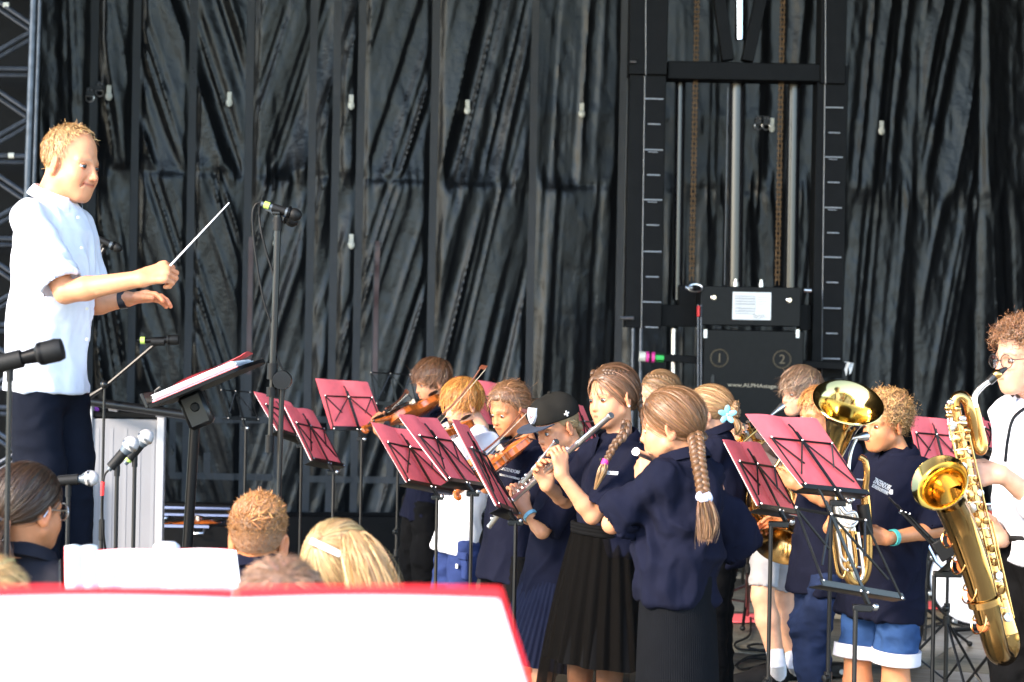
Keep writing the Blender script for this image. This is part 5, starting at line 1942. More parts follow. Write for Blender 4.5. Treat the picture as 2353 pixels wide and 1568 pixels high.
# badge: shield on the front
sh_ = [(-.026, .033), (.026, .033), (.028, 0), (.016, -.022), (0, -.034), (-.016, -.022), (-.028, 0)]
bR = np.stack([HT[:, 0], nrm(HT[:, 2] - .42 * HT[:, 1]), nrm(HT[:, 1] + .42 * HT[:, 2])], 1)
bdg = MB().prism(np.array(sh_) * hs, -.012, .004, toW(V(0, .100, .092)), bR).build('badge', M_WHITE, cap)
mb = MB()
for i in range(26):
    a, rr = rng.uniform(0, 6.28), .017 * math.sqrt(rng.uniform(0, 1))
    c = toW(V(0, .100, .092)) + bR @ V(rr * math.cos(a), rr * math.sin(a) * 1.2, .0045)
    mb.box(c, (.006, .003, .001), bR @ np.array(Matrix.Rotation(rng.uniform(0, 3), 3, 'Z')))
tag(mb.build('badge_stitching', material('badge_red', (.55, .04, .08), rough=.7), bdg), kind='stuff')
xm = toW(V(-.088, -.01, .062))
sR = np.stack([HT[:, 1], HT[:, 2], -HT[:, 0]], 1)
mb = MB()
for i, a in enumerate((.785, 2.356)):
    mb.box(xm + sR @ V(0, 0, .001 * i), (.022, .006, .002), sR @ np.array(Matrix.Rotation(a - .785, 3, 'Z')))
mb.build('side_emblem', M_PAPER, cap)
MB().ball(toW(V(0, -.012, .148)), .008, 10).build('top_button', M_CAP, cap)
T_ = g10['T']
top_, bot_ = g10['H'] - V(0, 0, .08), P(1238, 1520, 7.8)
skirt_mesh(MB(), top_, bot_, (.135, .10), (.215, .17), T_, 46, .005, n=368, sharp=.8).build('skirt', M_SKIRT, g10['root'], autosmooth=0)
sk2 = []
F = Field(.006)
for s in (-1, 1):
    hj = g10['H'] + T_[:, 0] * s * .07 - V(0, 0, .15)
    an = V(bot_[0], bot_[1], .06) + T_[:, 0] * s * .06
    kn = P(1240, 1545, 7.8) + T_[:, 0] * s * .06 + T_[:, 1] * .02
    F.add(cap_sdf(hj, kn, .06, .045), .01)
    F.add(cap_sdf(kn, kn * .65 + an * .35, .043, .046), .01)
    F.add(cap_sdf(kn * .65 + an * .35, an, .046, .03), .01)
v, f = F.mesh()
MB().add(v, f, np.tile(np.array(SK), (len(v), 1))).build('legs', M_SKIN, g10['root'], autosmooth=0)
w_, e_ = P(1207, 1170, 7.68), P(1246, 1222, 7.62)
ax = nrm(w_ - e_)
MB().lathe([(.024, -.007), (.028, -.007), (.028, .007), (.024, .007)], w_ - ax * .035, frame_to(ax), 20).build('wrist_band', material('pale_blue_band', (.25, .55, .68), rough=.5), g10['root'])
flute('flute of the girl in the cap, its foot joint showing below the narrow folder', P(1279, 1014, 7.62), P(1124, 1210, 7.98))

# ---------------- tall girl with two plaits, flute
g11 = person('tall girl with two plaits, navy polo and sheer black skirt playing flute', 7.2, .80, -48, (1421, 1018), (1398, 1270), dict(u=1407, v=917, yaw=-50, pitch=-6, roll=5, gaze=(-.1, 1, -.3), lids=.12),
             dict(style='back', color=(.135, .068, .035), n=2000, thick=.008, tie=(0, -.095, -.045)),
             arms=[dict(side=-1, el=(1361, 1186, -.2), wr=(1290, 1092, -.22), sleeve=.84, hand=dict(dir=(-.10, .1, 1), n=(-.55, .8, .1), th=(.4, .6, .3), curl=(.45, .75, .5))),
                   dict(side=1, el=(1300, 1150, .2), wr=(1258, 1118, .08), hand=dict(dir=(-.35, -.1, .8), n=(.3, -.6, -.1), th=(1, 0, .2), curl=(.5, .6, .4)))],
             top=dict(hem=.0, flare=.92, slr=.076, wr=.010, loose=.04), skin=SK, iris=(.05, .04, .035), face=dict(female=1, pucker=1, brow=(.10, .055, .035)))
mb = MB()
braid(mb, [P(1440, 970, 7.06), P(1433, 1000, 7.0), P(1413, 1022, 6.98), P(1398, 1050, 6.97), P(1391, 1062, 6.97)], .016, (.15, .075, .038), 6)
tail(mb, [P(1390, 1064, 6.97), P(1383, 1085, 6.96), P(1367, 1124, 6.97)], [.010, .017, .004], (.33, .19, .09), 90, .0035, m=10)
hair_part(g11, mb)
MB().tube([P(1393, 1056, 6.97), P(1388, 1068, 6.97)], .013, 10).build('hair_tie', material('magenta_tie', (.6, .03, .25), rough=.6), g11['root'])
mb = MB()
braid(mb, [g11['toW'](q) for q in ((-.024, .050, .106), (-.050, .02, .098), (-.060, -.04, .084), (-.052, -.088, .03), (-.045, -.10, -.04), (-.05, -.10, -.12), (-.05, -.09, -.2))], .016, (.12, .06, .03), 13)
braid(mb, [g11['toW'](q) for q in ((.024, .050, .106), (.050, .02, .098), (.060, -.04, .084), (.052, -.088, .03), (.045, -.10, -.04), (.05, -.10, -.12))], .016, (.12, .06, .03), 11)
hair_part(g11, mb)
MB().ball(g11['toW'](V(-.086, -.004, -.033)), .005, 8).build('ear_stud', M_SILVER, g11['root'])
T_ = g11['T']
w0, w1, w2 = P(1392, 1222, 7.2), P(1362, 1640, 7.2), P(1368, 1522, 7.2)
skirt_mesh(MB(), w0, w2, (.118, .095), (.20, .15), T_, 9, .012, phase=1).build('skirt_lining', BLACKC, g11['root'], autosmooth=0)
skirt_mesh(MB(), w0 + V(0, 0, .004), w1, (.128, .105), (.225, .17), T_, 21, .016, phase=2, belly=.012).build('tulle_skirt', M_TULLE, g11['root'], autosmooth=0)
mb = MB()
t = np.linspace(0, 2 * math.pi, 40)
for z in (0, .012, .024):
    mb.tube([w0 + V(0, 0, z - .005) + T_ @ V(.128 * math.cos(q), .106 * math.sin(q), 0) for q in t], .009, 8)
mb.build('waistband', BLACKC, g11['root'])
F = Field(.006)
for s in (-1, 1):
    kn, an = w2 + T_[:, 0] * s * .075 + V(0, 0, .04), V(w1[0], w1[1], .06) + T_[:, 0] * s * .07
    F.add(cap_sdf(w2 + T_[:, 0] * s * .07 + V(0, 0, .2), kn, .06, .048), .01)
    F.add(cap_sdf(kn, an, .05, .033), .01)
v, f = F.mesh()
MB().add(v, f, np.tile(np.array(SK), (len(v), 1))).build('legs', M_SKIN, g11['root'], autosmooth=0)
for i in range(2):
    MB().lathe([(0, .002), (.0055, .0015), (.0055, -.002)], P(1380 + i * 1, 1056 + i * 34, 6.975), frame_to(V(-.6, -.8, .1)), 10).build('button', M_RUBBER, g11['shirt'])
text('lettering', 'ZINZENDORF', P(1388, 1090, 6.98), V(.75, -.6, 0), V(0, 0, 1), .018, M_PAPER, g11['shirt'], font_w=.06)
flute('long silver flute of the tall girl with plaits, crossing in front of the other', P(1405, 954, 6.98), P(1180, 1148, 7.42))

# ---------------- front girl with one plait, seen from behind
g12 = person('front girl seen from behind with one long plait, navy blouse and ribbed skirt', 6.2, .82, -128, (1573, 1066), (1556, 1370), dict(u=1541, v=984, yaw=-104, pitch=-8, roll=-3, gaze=(0, 1, -.3), lids=.1),
             dict(style='back', color=(.155, .075, .033), n=4200, width=.0024, thick=.010, tie=(-.01, -.105, -.05)),
             arms=[dict(side=-1, el=(1406, 1204, -.02), wr=(1478, 1108, .28), sleeve=.78, hand=dict(dir=(.3, .3, 1), n=(.3, .8, .1), th=(-.6, .3, .3), curl=(.5, .6, .5))),
                   dict(side=1, el=(1692, 1240, .20), wr=(1590, 1135, .48), sleeve=.98, hand=dict(dir=(-.5, .2, 1), n=(-.5, .5, .1), th=(-.5, .3, .3), curl=(.5, .6, .5)))],
             top=dict(hem=.02, flare=1.04, slr=.080, wr=.019, loose=.06, gap=.3), skin=SK, face=dict(female=1, pucker=1, brow=(.16, .09, .05)), girth=1.0)
mb = MB()
braid(mb, [P(1597, 1000, 6.15), P(1602, 1030, 6.08), P(1605, 1060, 6.05), P(1612, 1100, 6.03), P(1617, 1138, 6.01)], .021, (.17, .082, .036), 7.5, taper=.85)
hair_part(g12, mb)
mb = MB()
tail(mb, [P(1617, 1142, 6.01), P(1622, 1170, 5.99), P(1626, 1205, 5.99), P(1622, 1238, 5.99)], [.014, .027, .030, .020], (.21, .11, .055), 240, .0032, fray=.35)
hair_part(g12, mb, 'plait_end')
mb = MB()
for i in range(9):
    a = i / 9 * 6.283
    mb.ball(P(1618, 1145, 6.0) + V(.016 * math.cos(a), .016 * math.sin(a), .003 * (i % 3)), (.010, .010, .014), 8)
mb.build('scrunchie', M_ELASTIC, g12['root'])
T_ = g12['T']
skirt_mesh(MB(), P(1557, 1318, 6.2), P(1556, 1990, 6.2), (.125, .105), (.135, .115), T_, 110, .0012, n=660, m=16, sharp=.7, belly=.012).build('ribbed_skirt', M_RIB, g12['root'], autosmooth=0)
flute('flute end showing at the lips of the front girl', P(1461, 1038, 6.06), P(1590, 1092, 6.62))

# ---------------- two girls behind
g13 = person('girl at the back with a crown plait, only the top of her head showing', 9.8, .78, -70, (1530, 985), (1535, 1190), dict(u=1514, v=911, yaw=-72, pitch=-10),
             dict(style='back', color=(.24, .13, .06), n=1400), skin=SKP, top=dict(hem=.2))
mb = MB()
braid(mb, [g13['toW'](q) for q in ((-.02, .05, .112), (-.050, .01, .106), (-.062, -.05, .082), (-.05, -.095, .03))], .016, (.25, .135, .06), 7)
hair_part(g13, mb, 'crown_plait')
lg = feet(g13['H'], g13['T'], g13['k'])
trousers(g13, BLACKC, lg)
g14 = person('girl in navy turned away with a pale blue flower in her fair bun', 8.8, .78, -105, (1652, 1000), (1662, 1215), dict(u=1625, v=952, yaw=-104, pitch=-6),
             dict(style='back', color=(.36, .21, .10), n=1700, thick=.009, tie=(-.0, -.115, .01)), skin=SKP,
             arms=[dict(side=-1, el=(1610, 1110, -.1), wr=(1570, 1060, .1), hand=None), dict(side=1, el=(1690, 1120, .2), wr=(1600, 1060, .3), hand=None)], top=dict(hem=.2))
mb = MB()
for i in range(14):
    a = i * 2.4
    tail(mb, [V(-.004, -.108, .012) + .026 * V(math.cos(a), -.3, math.sin(a)), V(0, -.14, .012) + .034 * V(math.cos(a + .9), 0, math.sin(a + .9)), V(0, -.125, .01) + .026 * V(math.cos(a + 2), 0, math.sin(a + 2))], [.010, .014, .008], (.34, .2, .1), 40, .004, fray=.5)
tail(mb, [V(0, -.125, -.02), V(0, -.14, -.07), V(.0, -.13, -.11)], [.01, .02, .006], (.34, .2, .1), 50, .004, fray=.8)
mb.v = [g14['toW'](x) for x in mb.v]
hair_part(g14, mb, 'bun')
lg = feet(g14['H'], g14['T'], g14['k'])
trousers(g14, BLACKC, lg)
fc = P(1671, 953, 8.62)
fl_ = thing('hair_flower', 'pale blue five petalled flower clip in the bun', 'flower clip', fc)
for i in range(5):
    a = i * 2 * math.pi / 5 + .3
    dv = V(math.cos(a), -.25, math.sin(a))
    R3 = np.stack([nrm(dv), nrm(np.cross(V(0, -1, 0), dv)), V(0, -1, 0)], 1)
    MB().ball(fc + dv * .021, (.021, .0125, .004), 12, R3).build('petal', M_FLOWER, fl_)
MB().ball(fc + V(0, -.005, 0), .005, 8).build('centre', M_WPLASTIC, fl_)

# ---------------- trumpet boy in grey shorts
b15 = person('boy with streaky brown hair and grey shorts playing trumpet', 9.4, .80, -58, (1868, 975), (1800, 1205), dict(u=1840, v=906, yaw=-64, pitch=-4, lids=.15),
             dict(style='fringe', color=(.17, .10, .06), n=2200, length=.095, thick=.018),
             arms=[dict(side=-1, el=(1800, 1088, -.25), wr=(1718, 1022, -.3), hand=dict(dir=(-.7, .1, .6), n=(.2, .9, .1), th=(.3, 0, 1), curl=(.5, .7, .5))),
                   dict(side=1, el=(1770, 1040, .12), wr=(1722, 992, -.05), hand=dict(dir=(-.85, -.1, .3), n=(.1, -.6, -.7), th=(0, -1, .3), curl=(.55, .7, .5)))],
             top=dict(mat=NAVY, hem=.1), skin=SKP, face=dict(pucker=1, brow=(.2, .12, .07)))
Hh = P(1785, 1225, 9.4)
lg = [(Hh + V(-.05, -.04, 0), P(1752, 1370, 9.3), P(1786, 1522, 9.3)), (Hh + V(.06, .05, 0), P(1800, 1375, 9.5), P(1828, 1525, 9.5))]
b15['H'] = Hh
trousers(b15, M_GREYS, lg, r=(.092, .078, .07), waist=-.03, cut=.78, wr=.006, name='shorts')
F = Field(.0055)
for hj, kn, an in lg:
    F.add(cap_sdf(hj * .4 + kn * .6, kn, .062, .05), .02)
    F.add(cap_sdf(kn, kn * .65 + an * .35, .049, .054), .02)
    F.add(cap_sdf(kn * .65 + an * .35, an, .054, .034), .02)
v, f = F.mesh()
MB().add(v, f, np.tile(np.array(SKP), (len(v), 1))).build('legs', M_SKIN, b15['root'], autosmooth=0)
for i, (hj, kn, an) in enumerate(lg):
    MB().tube([an + (kn - an) * .16, an * .99 + V(0, 0, .0), V(an[0], an[1], .06)], [.040, .042, .045], 14).build('sock', M_SOCK, b15['root'])
    shoe(b15, V(an[0] + .01, an[1], .012), V(-.9, -.35, 0), M_SHOE, 1.15)


def trumpet(label, mouth, bell, up):
    root = thing('trumpet', label, 'trumpet', (mouth + bell) / 2)
    X = nrm(bell - mouth)
    Z = nrm(np.asarray(up) - X * (X @ up))
    Y = np.cross(Z, X)
    R3 = np.stack([X, Y, Z], 1)
    L = np.linalg.norm(bell - mouth)
    s = L / .48
    w = lambda x, y, z: mouth + R3 @ (V(x, y, z) * s)
    RB = np.stack([Y, Z, X], 1)
    MB().lathe([(.013, -.005), (.0135, 0), (.008, .03), (.0045, .06), (.0055, .085)], mouth, RB * s, 16).build('mouthpiece', M_SILVER, root)
    MB().tube([w(.07, 0, 0), w(.40, 0, 0), w(.425, 0, -.012), w(.432, 0, -.03), w(.425, 0, -.048), w(.40, 0, -.06), w(.20, 0, -.06)], .0066 * s, 10, samples=60).build('lead_pipe', M_BRASS, root)
    MB().tube([w(.38, 0, 0), w(.405, 0, 0)], .0085 * s, 10).tube([w(.38, 0, -.06), w(.405, 0, -.06)], .0085 * s, 10).tube([w(.36, 0, 0), w(.36, 0, -.06)], .003 * s, 6).build('tuning_slide', M_BRASS, root)
    MB().tube([w(.20, .02, -.06), w(.13, .02, -.058), w(.105, .02, -.045), w(.10, .02, -.025), w(.11, .018, -.005), w(.14, .016, 0), w(.30, .016, -.005)], .0068 * s, 10, samples=50).build('bell_bow', M_BRASS, root)
    prof = [(.0068, .28), (.0085, .34), (.012, .39), (.018, .43), (.030, .46), (.046, .475), (.060, .482), (.061, .4835), (.0595, .484), (.044, .477), (.028, .462), (.015, .43), (.008, .37)]
    MB().lathe(prof, mouth + R3 @ (V(0, .016, -.004) * s), RB * s, 30).build('bell', M_BRASS, root)
    for i in range(3):
        x = .185 + i * .024
        MB().tube([w(x, .008, -.085), w(x, .008, .02)], .0105 * s, 14).tube([w(x, .008, .02), w(x, .008, .048)], .0035 * s, 8).build('valve', M_SILVER if i == 1 else M_BRASS, root)
        MB().lathe([(0, .003), (.008, .002), (.008, -.001)], w(x, .008, .05), np.stack([X, Y, Z], 1) * s, 12).build('valve_button', M_SILVER, root)
        MB().tube([w(x, .012, -.03), w(x, .045 + .012 * (i != 1), -.03), w(x + .012, .045 + .012 * (i != 1), -.03), w(x + .012, .012, -.03)], .005 * s, 8).build('valve_slide', M_BRASS, root)
    return root


trumpet('brass trumpet of the boy in grey shorts, slanting down to the left', P(1797, 934, 9.22), P(1602, 1090, 8.95), V(.35, .1, 1))

# ---------------- ginger boy with the horn
b16 = person('ginger boy half hidden by folders, navy polo and blue jeans, holding a curled horn', 8.5, .78, -56, (1910, 1012), (1882, 1262), dict(u=1884, v=957, yaw=-58, pitch=-8),
             dict(style='short', color=(.42, .19, .06), n=1700),
             arms=[dict(side=-1, el=(1893, 1150, -.22), wr=(1826, 1112, -.2), sleeve=.8, hand=dict(dir=(-.85, .2, .3), n=(.2, .9, .1), th=(.3, 0, 1), curl=(.5, .7, .5))),
                   dict(side=1, el=(1840, 1160, .15), wr=(1800, 1190, .1), hand=dict(dir=(-.8, .2, -.4), n=(-.3, -.6, -.3), th=(0, -1, .3), curl=(.3, .4, .3)))],
             top=dict(hem=.24, flare=1.14), skin=SKT, face=dict(brow=(.35, .2, .1)))
lg = [(b16['H'] + b16['T'][:, 0] * s * .085, P(1862 + 16 * s, 1440, 8.5) - b16['T'][:, 0] * s * -.05, P(1872 + 26 * s, 1640, 8.5) + b16['T'][:, 0] * s * .06) for s in (-1, 1)]
trousers(b16, M_JEANS, lg, r=(.088, .086, .08), waist=-.12, wr=.014, seed=5)
hn = thing('horn', 'curled brass horn held low by the ginger boy behind the smaller folder', 'horn', P(1772, 1170, 8.7))
hc = P(1774, 1152, 8.75)
hx, hz = nrm(V(.97, .25, 0)), V(0, 0, 1)
t = np.linspace(0, 2 * math.pi * 1.15, 60)
for r, th, ph, dy in ((.105, .017, 2.6, 0), (.088, .011, .5, -.03), (.070, .007, 1.5, -.02), (.112, .009, 4, -.045)):
    MB().tube([hc + hx * r * math.cos(q + ph) + hz * r * 1.05 * math.sin(q + ph) + V(0, dy + .01 * q, 0) for q in t], np.linspace(th * .7, th * 1.2, 60), 12).build('coil', M_BRASS, hn)
be = P(1795, 1256, 8.6)
ba_ = nrm(V(-.25, -.55, -.6))
prof = [(.02, -.22), (.03, -.15), (.045, -.09), (.075, -.035), (.118, -.004), (.121, 0), (.117, .001), (.072, -.028), (.040, -.085), (.025, -.15)]
MB().lathe(prof, be, frame_to(ba_), 36).build('bell', M_BRASS, hn)
MB().tube([hc + V(.06, .02, .09), P(1820, 1070, 8.6), P(1846, 1010, 8.45), P(1852, 985, 8.42)], [.008, .007, .006, .007], 10, samples=24).build('mouth_pipe', M_BRASS, hn)
MB().tube([P(1784, 1070, 8.6), P(1797, 1052, 8.6), P(1800, 1075, 8.6), P(1788, 1092, 8.6), P(1784, 1070, 8.6)], .008, 8, samples=24).build('valve_loop', M_BRASS, hn)
for i in range(3):
    c = hc + V(-.03 + i * .035, -.06, .05 - i * .02)
    MB().lathe([(0, .016), (.015, .016), (.017, .012), (.017, -.016), (0, -.016)], c, frame_to(V(0, -1, .1)), 16).build('rotor', M_SILVER, hn)

# ---------------- curly boy with the upright brass
b17 = person('curly fair haired boy in navy polo with white lettering and denim shorts playing upright brass', 7.8, .80, -52, (2063, 1052), (2032, 1318), dict(u=2033, v=978, yaw=-58, pitch=-4, gaze=(.0, 1, -.3), lids=.22),
             dict(style='curly', color=(.34, .185, .07), n=2300),
             arms=[dict(side=-1, el=(2150, 1218, -.16), wr=(2040, 1238, -.32), sleeve=.86, hand=dict(dir=(-.9, -.1, .1), n=(-.1, .9, .1), th=(.1, 0, 1), curl=(.75, 1.0, .7), thumb_close=.8)),
                   dict(side=1, el=(1950, 1200, .05), wr=(1905, 1215, -.22), sleeve=.8, hand=dict(dir=(.35, -.1, .8), n=(.5, -.6, .1), th=(.8, -.3, .3), curl=(.5, .6, .5)))],
             top=dict(hem=.21, flare=1.26, slr=.080, loose=.05, wr=.010), skin=SKT, iris=(.09, .05, .03), face=dict(pucker=1, brow=(.3, .18, .09)), girth=1.1)
lg = [(b17['H'] + b17['T'][:, 0] * s * .09 - V(0, 0, .02), P(2014 - 38 * s, 1512, 7.8) + V(0, .05 * s, 0), P(2016 - 40 * s, 1665, 7.8) + V(0, .05 * s, 0)) for s in (-1, 1)]
trousers(b17, M_DENIM, lg, r=(.092, .098, .07), waist=-.13, cut=.88, wr=.010, seed=8, name='shorts')
for s, (hj, kn, an) in zip((-1, 1), lg):
    dn_ = nrm(kn - hj)
    e = hj + (kn - hj) * .88 + dn_ * .022
    MB().lathe([(.080, -.026), (.094, -.028), (.096, .022), (.088, .026), (.076, .02)], e, frame_to(dn_), 30).build('turn_up', M_WCUFF, b17['root'])
F = Field(.0055)
for hj, kn, an in lg:
    F.add(cap_sdf(hj * .35 + kn * .65, kn, .06, .052), .012)
    F.add(cap_sdf(kn, kn * .6 + an * .4, .051, .056), .012)
    F.add(cap_sdf(kn * .6 + an * .4, an, .056, .036), .012)
v, f = F.mesh()
MB().add(v, f, np.tile(np.array(SKT), (len(v), 1))).build('legs', M_SKIN, b17['root'], autosmooth=0)
w_, e_ = P(2040, 1238, 7.48), P(2150, 1218, 7.64)
ax = nrm(w_ - e_)
MB().lathe([(.026, -.009), (.031, -.009), (.031, .009), (.026, .009)], w_ - ax * .03, frame_to(ax), 20).build('wrist_band', M_TEAL, b17['root'])
XL = nrm(P(2048, 1130, 7.48) - P(2006, 1108, 7.55))
UL = V(.45, 0, .9)
text('lettering', 'ZINZENDORF', P(2006, 1109, 7.56), XL, UL, .03, M_PAPER, b17['shirt'], font_w=.082)
text('lettering', 'SCHULEN & INTERNAT', P(2003, 1119, 7.56), XL, UL, .019, M_PAPER, b17['shirt'], font_w=.082)
MB().box(P(2048, 1131, 7.47), (.012, .003, .017), None, bev=.001).build('emblem', M_PAPER, b17['shirt'])

eu = thing('upright_horn', 'brass horn held upright by the curly boy, its bell opening towards us', 'horn', P(1950, 1200, 7.45), None)
M_BRASSY = material('yellow_brass', (.68, .48, .18), rough=.12, metal=1, rvar=.03)
bc = P(1949, 926, 7.28)
n_ = nrm(V(.10, -.60, .80))
BR3 = frame_to(n_, V(1, 0, 0))
prof = [(.026, -.36), (.030, -.30), (.037, -.22), (.047, -.15), (.064, -.085), (.088, -.038), (.116, -.006), (.1265, 0), (.1285, .003), (.1265, .005), (.115, .001), (.086, -.031), (.061, -.080), (.043, -.15), (.032, -.22), (.024, -.32)]
MB().lathe(prof, bc, BR3, 56).build('bell', M_BRASSY, eu)
th_ = bc - n_ * .35
MB().tube([th_ + n_ * .02, th_, P(1928, 1110, 7.46), P(1928, 1200, 7.46), P(1938, 1280, 7.46), P(1955, 1330, 7.46), P(1975, 1337, 7.46), P(1990, 1310, 7.46), P(1994, 1250, 7.46), P(1991, 1170, 7.46), P(1986, 1120, 7.46)], [.026, .026, .025, .024, .023, .022, .021, .020, .019, .018, .017], 16, samples=70).build('main_tube', M_BRASS, eu)
MB().tube([P(1983, 1160, 7.44), P(1993, 1228, 7.44)], .023, 16).build('hand_grip', M_RUBBER, eu)
MB().tube([P(1984, 1001, 7.46), P(1968, 1010, 7.46), P(1955, 1040, 7.44), P(1950, 1085, 7.42), P(1953, 1130, 7.40), P(1960, 1150, 7.40)], [.006, .006, .007, .007, .008, .008], 12, samples=34).build('lead_pipe', M_SILVER, eu)
MB().lathe([(.0165, -.008), (.018, 0), (.010, .03), (.005, .05), (.007, .08)], P(1989, 1003, 7.47), frame_to(P(1968, 1006, 7.46) - P(1989, 1003, 7.47)), 18).build('mouthpiece', M_SILVER, eu)
for i in range(3):
    a, b = P(1921 + i * 13, 1152 + i * 3, 7.38), P(1934 + i * 13, 1222 + i * 3, 7.38)
    ax = nrm(b - a)
    MB().tube([a, b], .0135, 16).build('valve', M_SILVER, eu)
    MB().tube([a, a - ax * .03], .004, 8).lathe([(0, .004), (.010, .003), (.010, 0)], a - ax * .032, frame_to(-ax), 12).build('valve_button', M_SILVER, eu)
    MB().lathe([(.0135, 0), (.0155, .002), (.0155, .012), (.0135, .014)], b - ax * .012, frame_to(ax), 16).build('valve_cap', M_BRASS, eu)
    for j, (dx, ln, r) in enumerate(((0, .16 - .03 * i, .0068), (.02, .10 + .03 * i, .0062))):
        q = b + V(dx - .006, -.012 - .01 * j, .01)
        d_ = nrm(V(.16, 0, -1))
        s_ = nrm(np.cross(d_, V(0, 1, 0))) * -.017
        MB().tube([q, q + d_ * ln * .8, q + d_ * ln + s_ * .3, q + d_ * (ln + .012) + s_, q + d_ * ln + s_ * 1.7, q + d_ * ln * .8 + s_ * 2, q + s_ * 2], r, 10, samples=40).build('valve_slide', M_SILVER if (i + j) % 2 else M_BRASS, eu)
MB().tube([P(1932, 1165, 7.35), P(1945, 1180, 7.34), P(1962, 1178, 7.35), P(1968, 1196, 7.36), P(1955, 1210, 7.34), P(1938, 1205, 7.35)], .0085, 10, samples=40).build('valve_crook', M_SILVER, eu)
MB().tube([P(1975, 1050, 7.44), P(1988, 1060, 7.44), P(1992, 1090, 7.44), P(1988, 1125, 7.45)], .012, 12, samples=24).build('top_bow', M_BRASS, eu)
for (a, b) in (((1950, 1300), (1990, 1306)), ((1940, 1258), (1993, 1264)), ((1953, 1100), (1986, 1104))):
    MB().tube([P(*a, 7.45), P(*b, 7.45)], .0035, 6).build('stay', M_SILVER, eu)

# ---------------- saxophonist
b18 = person('young man with curly hair and glasses in a white shirt at the right edge', 6.75, .95, -62, (2392, 925), (2385, 1270), dict(u=2349, v=826, yaw=-64, pitch=-6, s=.97, lids=.15),
             dict(style='curly', color=(.16, .075, .035), n=2000, thick=.010),
             arms=[dict(side=-1, el=(2395, 1165, -.25), wr=(2303, 1090, -.30), sleeve=1.35, hand=dict(dir=(-.95, .1, -.05), n=(-.1, .85, -.2), th=(.1, 0, 1), curl=(.3, .55, .4), spread=.10)),
                   dict(side=1, el=(2330, 1240, .2), wr=(2300, 1240, -.05), sleeve=1.3, hand=dict(dir=(-.8, .1, .4), n=(-.1, -.8, .1), th=(.1, 0, 1), curl=(.5, .6, .4)))],
             top=dict(mat=fabric('white_shirt', (.72, .73, .80), grain=.03), hem=.03, loose=.05, wr=.013), skin=(.54, .29, .19), face=dict(kid=0, age=1, pucker=1, brow=(.1, .05, .03)))
lg = [(b18['H'] + b18['T'][:, 0] * s * .085, P(2385, 1560, 6.75) + b18['T'][:, 0] * s * .09, V(b18['H'][0], b18['H'][1], .08) + b18['T'][:, 0] * s * .1) for s in (-1, 1)]
trousers(b18, BLACKC, lg, r=(.11, .09, .075), wr=.010, waist=.06)
t = np.linspace(0, 2 * math.pi, 40)
MB().tube([b18['H'] + V(0, 0, .052) + b18['T'] @ V(.150 * math.cos(q), .113 * math.sin(q), 0) for q in t], .014, 8).build('belt', M_RUBBER, b18['root'])
MB().tube([b18['N'] + V(-.05, -.09, -.0), P(2330, 960, 6.58), P(2316, 1010, 6.55), P(2310, 1060, 6.5)], .006, 6, samples=20).build('neck_strap', M_RUBBER, b18['root'])


def glasses(label, p, col, r=.0235):
    root = thing('glasses', label, 'glasses', p['HC'])
    toW = p['toW']
    for s in (-1, 1):
        c = V(s * .033, .098, .002)
        t = np.linspace(0, 2 * math.pi, 28)
        MB().tube([toW(c + V(r * 1.12 * math.cos(q), -.006 * abs(math.cos(q)) * (1 if s * math.cos(q) > 0 else 0), r * math.sin(q))) for q in t], .0016, 6).build('rim', col, root)
        MB().lathe([(0, .0006), (r, 0), (r, -.001), (0, -.0004)], toW(c), np.stack([p['HT'][:, 0] * 1.1, p['HT'][:, 2], -p['HT'][:, 1]], 1) * p['hs'], 24).build('lens', M_GLASS, root)
        MB().tube([toW(V(s * .059, .092, .008)), toW(V(s * .077, .05, .008)), toW(V(s * .083, -.005, .010)), toW(V(s * .082, -.02, -.01))], .0016, 6).build('temple', col, root)
    MB().tube([toW(V(-.011, .100, .005)), toW(V(0, .104, .008)), toW(V(.011, .100, .005))], .0016, 6).build('bridge', col, root)


glasses('thin round dark framed glasses on the saxophonist', b18, M_EBONY)

sx = thing('baritone_saxophone', 'big brass baritone saxophone with its bell turned towards us', 'saxophone', P(2250, 1200, 6.45))
SD = 6.42
S_ = lambda u, v, d=0.: P(u, v, SD + d)
MB().tube([S_(2314, 846), S_(2302, 853), S_(2285, 866), S_(2272, 878)], [.005, .010, .014, .013], 14).build('mouthpiece', M_EBONY, sx)
MB().ball(S_(2291, 861), (.017, .017, .017), 12).build('ligature', M_BRASS, sx)
MB().tube([S_(2274, 876), S_(2262, 884), S_(2250, 895), S_(2241, 908), S_(2238, 922), S_(2240, 936)], [.009, .009, .010, .010, .011, .012], 12, samples=30).build('neck', M_SILVER, sx)
MB().tube([S_(2240, 930, .02), S_(2252, 985, .02), S_(2259, 1020, .02), S_(2256, 1036, .02), S_(2247, 1030, .02), S_(2240, 1000, .02), S_(2230, 950, .0), S_(2222, 922, 0), S_(2208, 911, 0), S_(2195, 918, 0), S_(2193, 940, 0)], [.012, .0135, .015, .015, .015, .016, .017, .018, .018, .018, .018], 16, samples=70).build('top_loop', M_BRASS, sx)
MB().tube([S_(2193, 935), S_(2206, 1010), S_(2222, 1090), S_(2245, 1190), S_(2272, 1300), S_(2298, 1405), S_(2312, 1460)], [.018, .020, .023, .027, .031, .037, .041], 20, samples=40).build('body_tube', M_BRASS, sx)
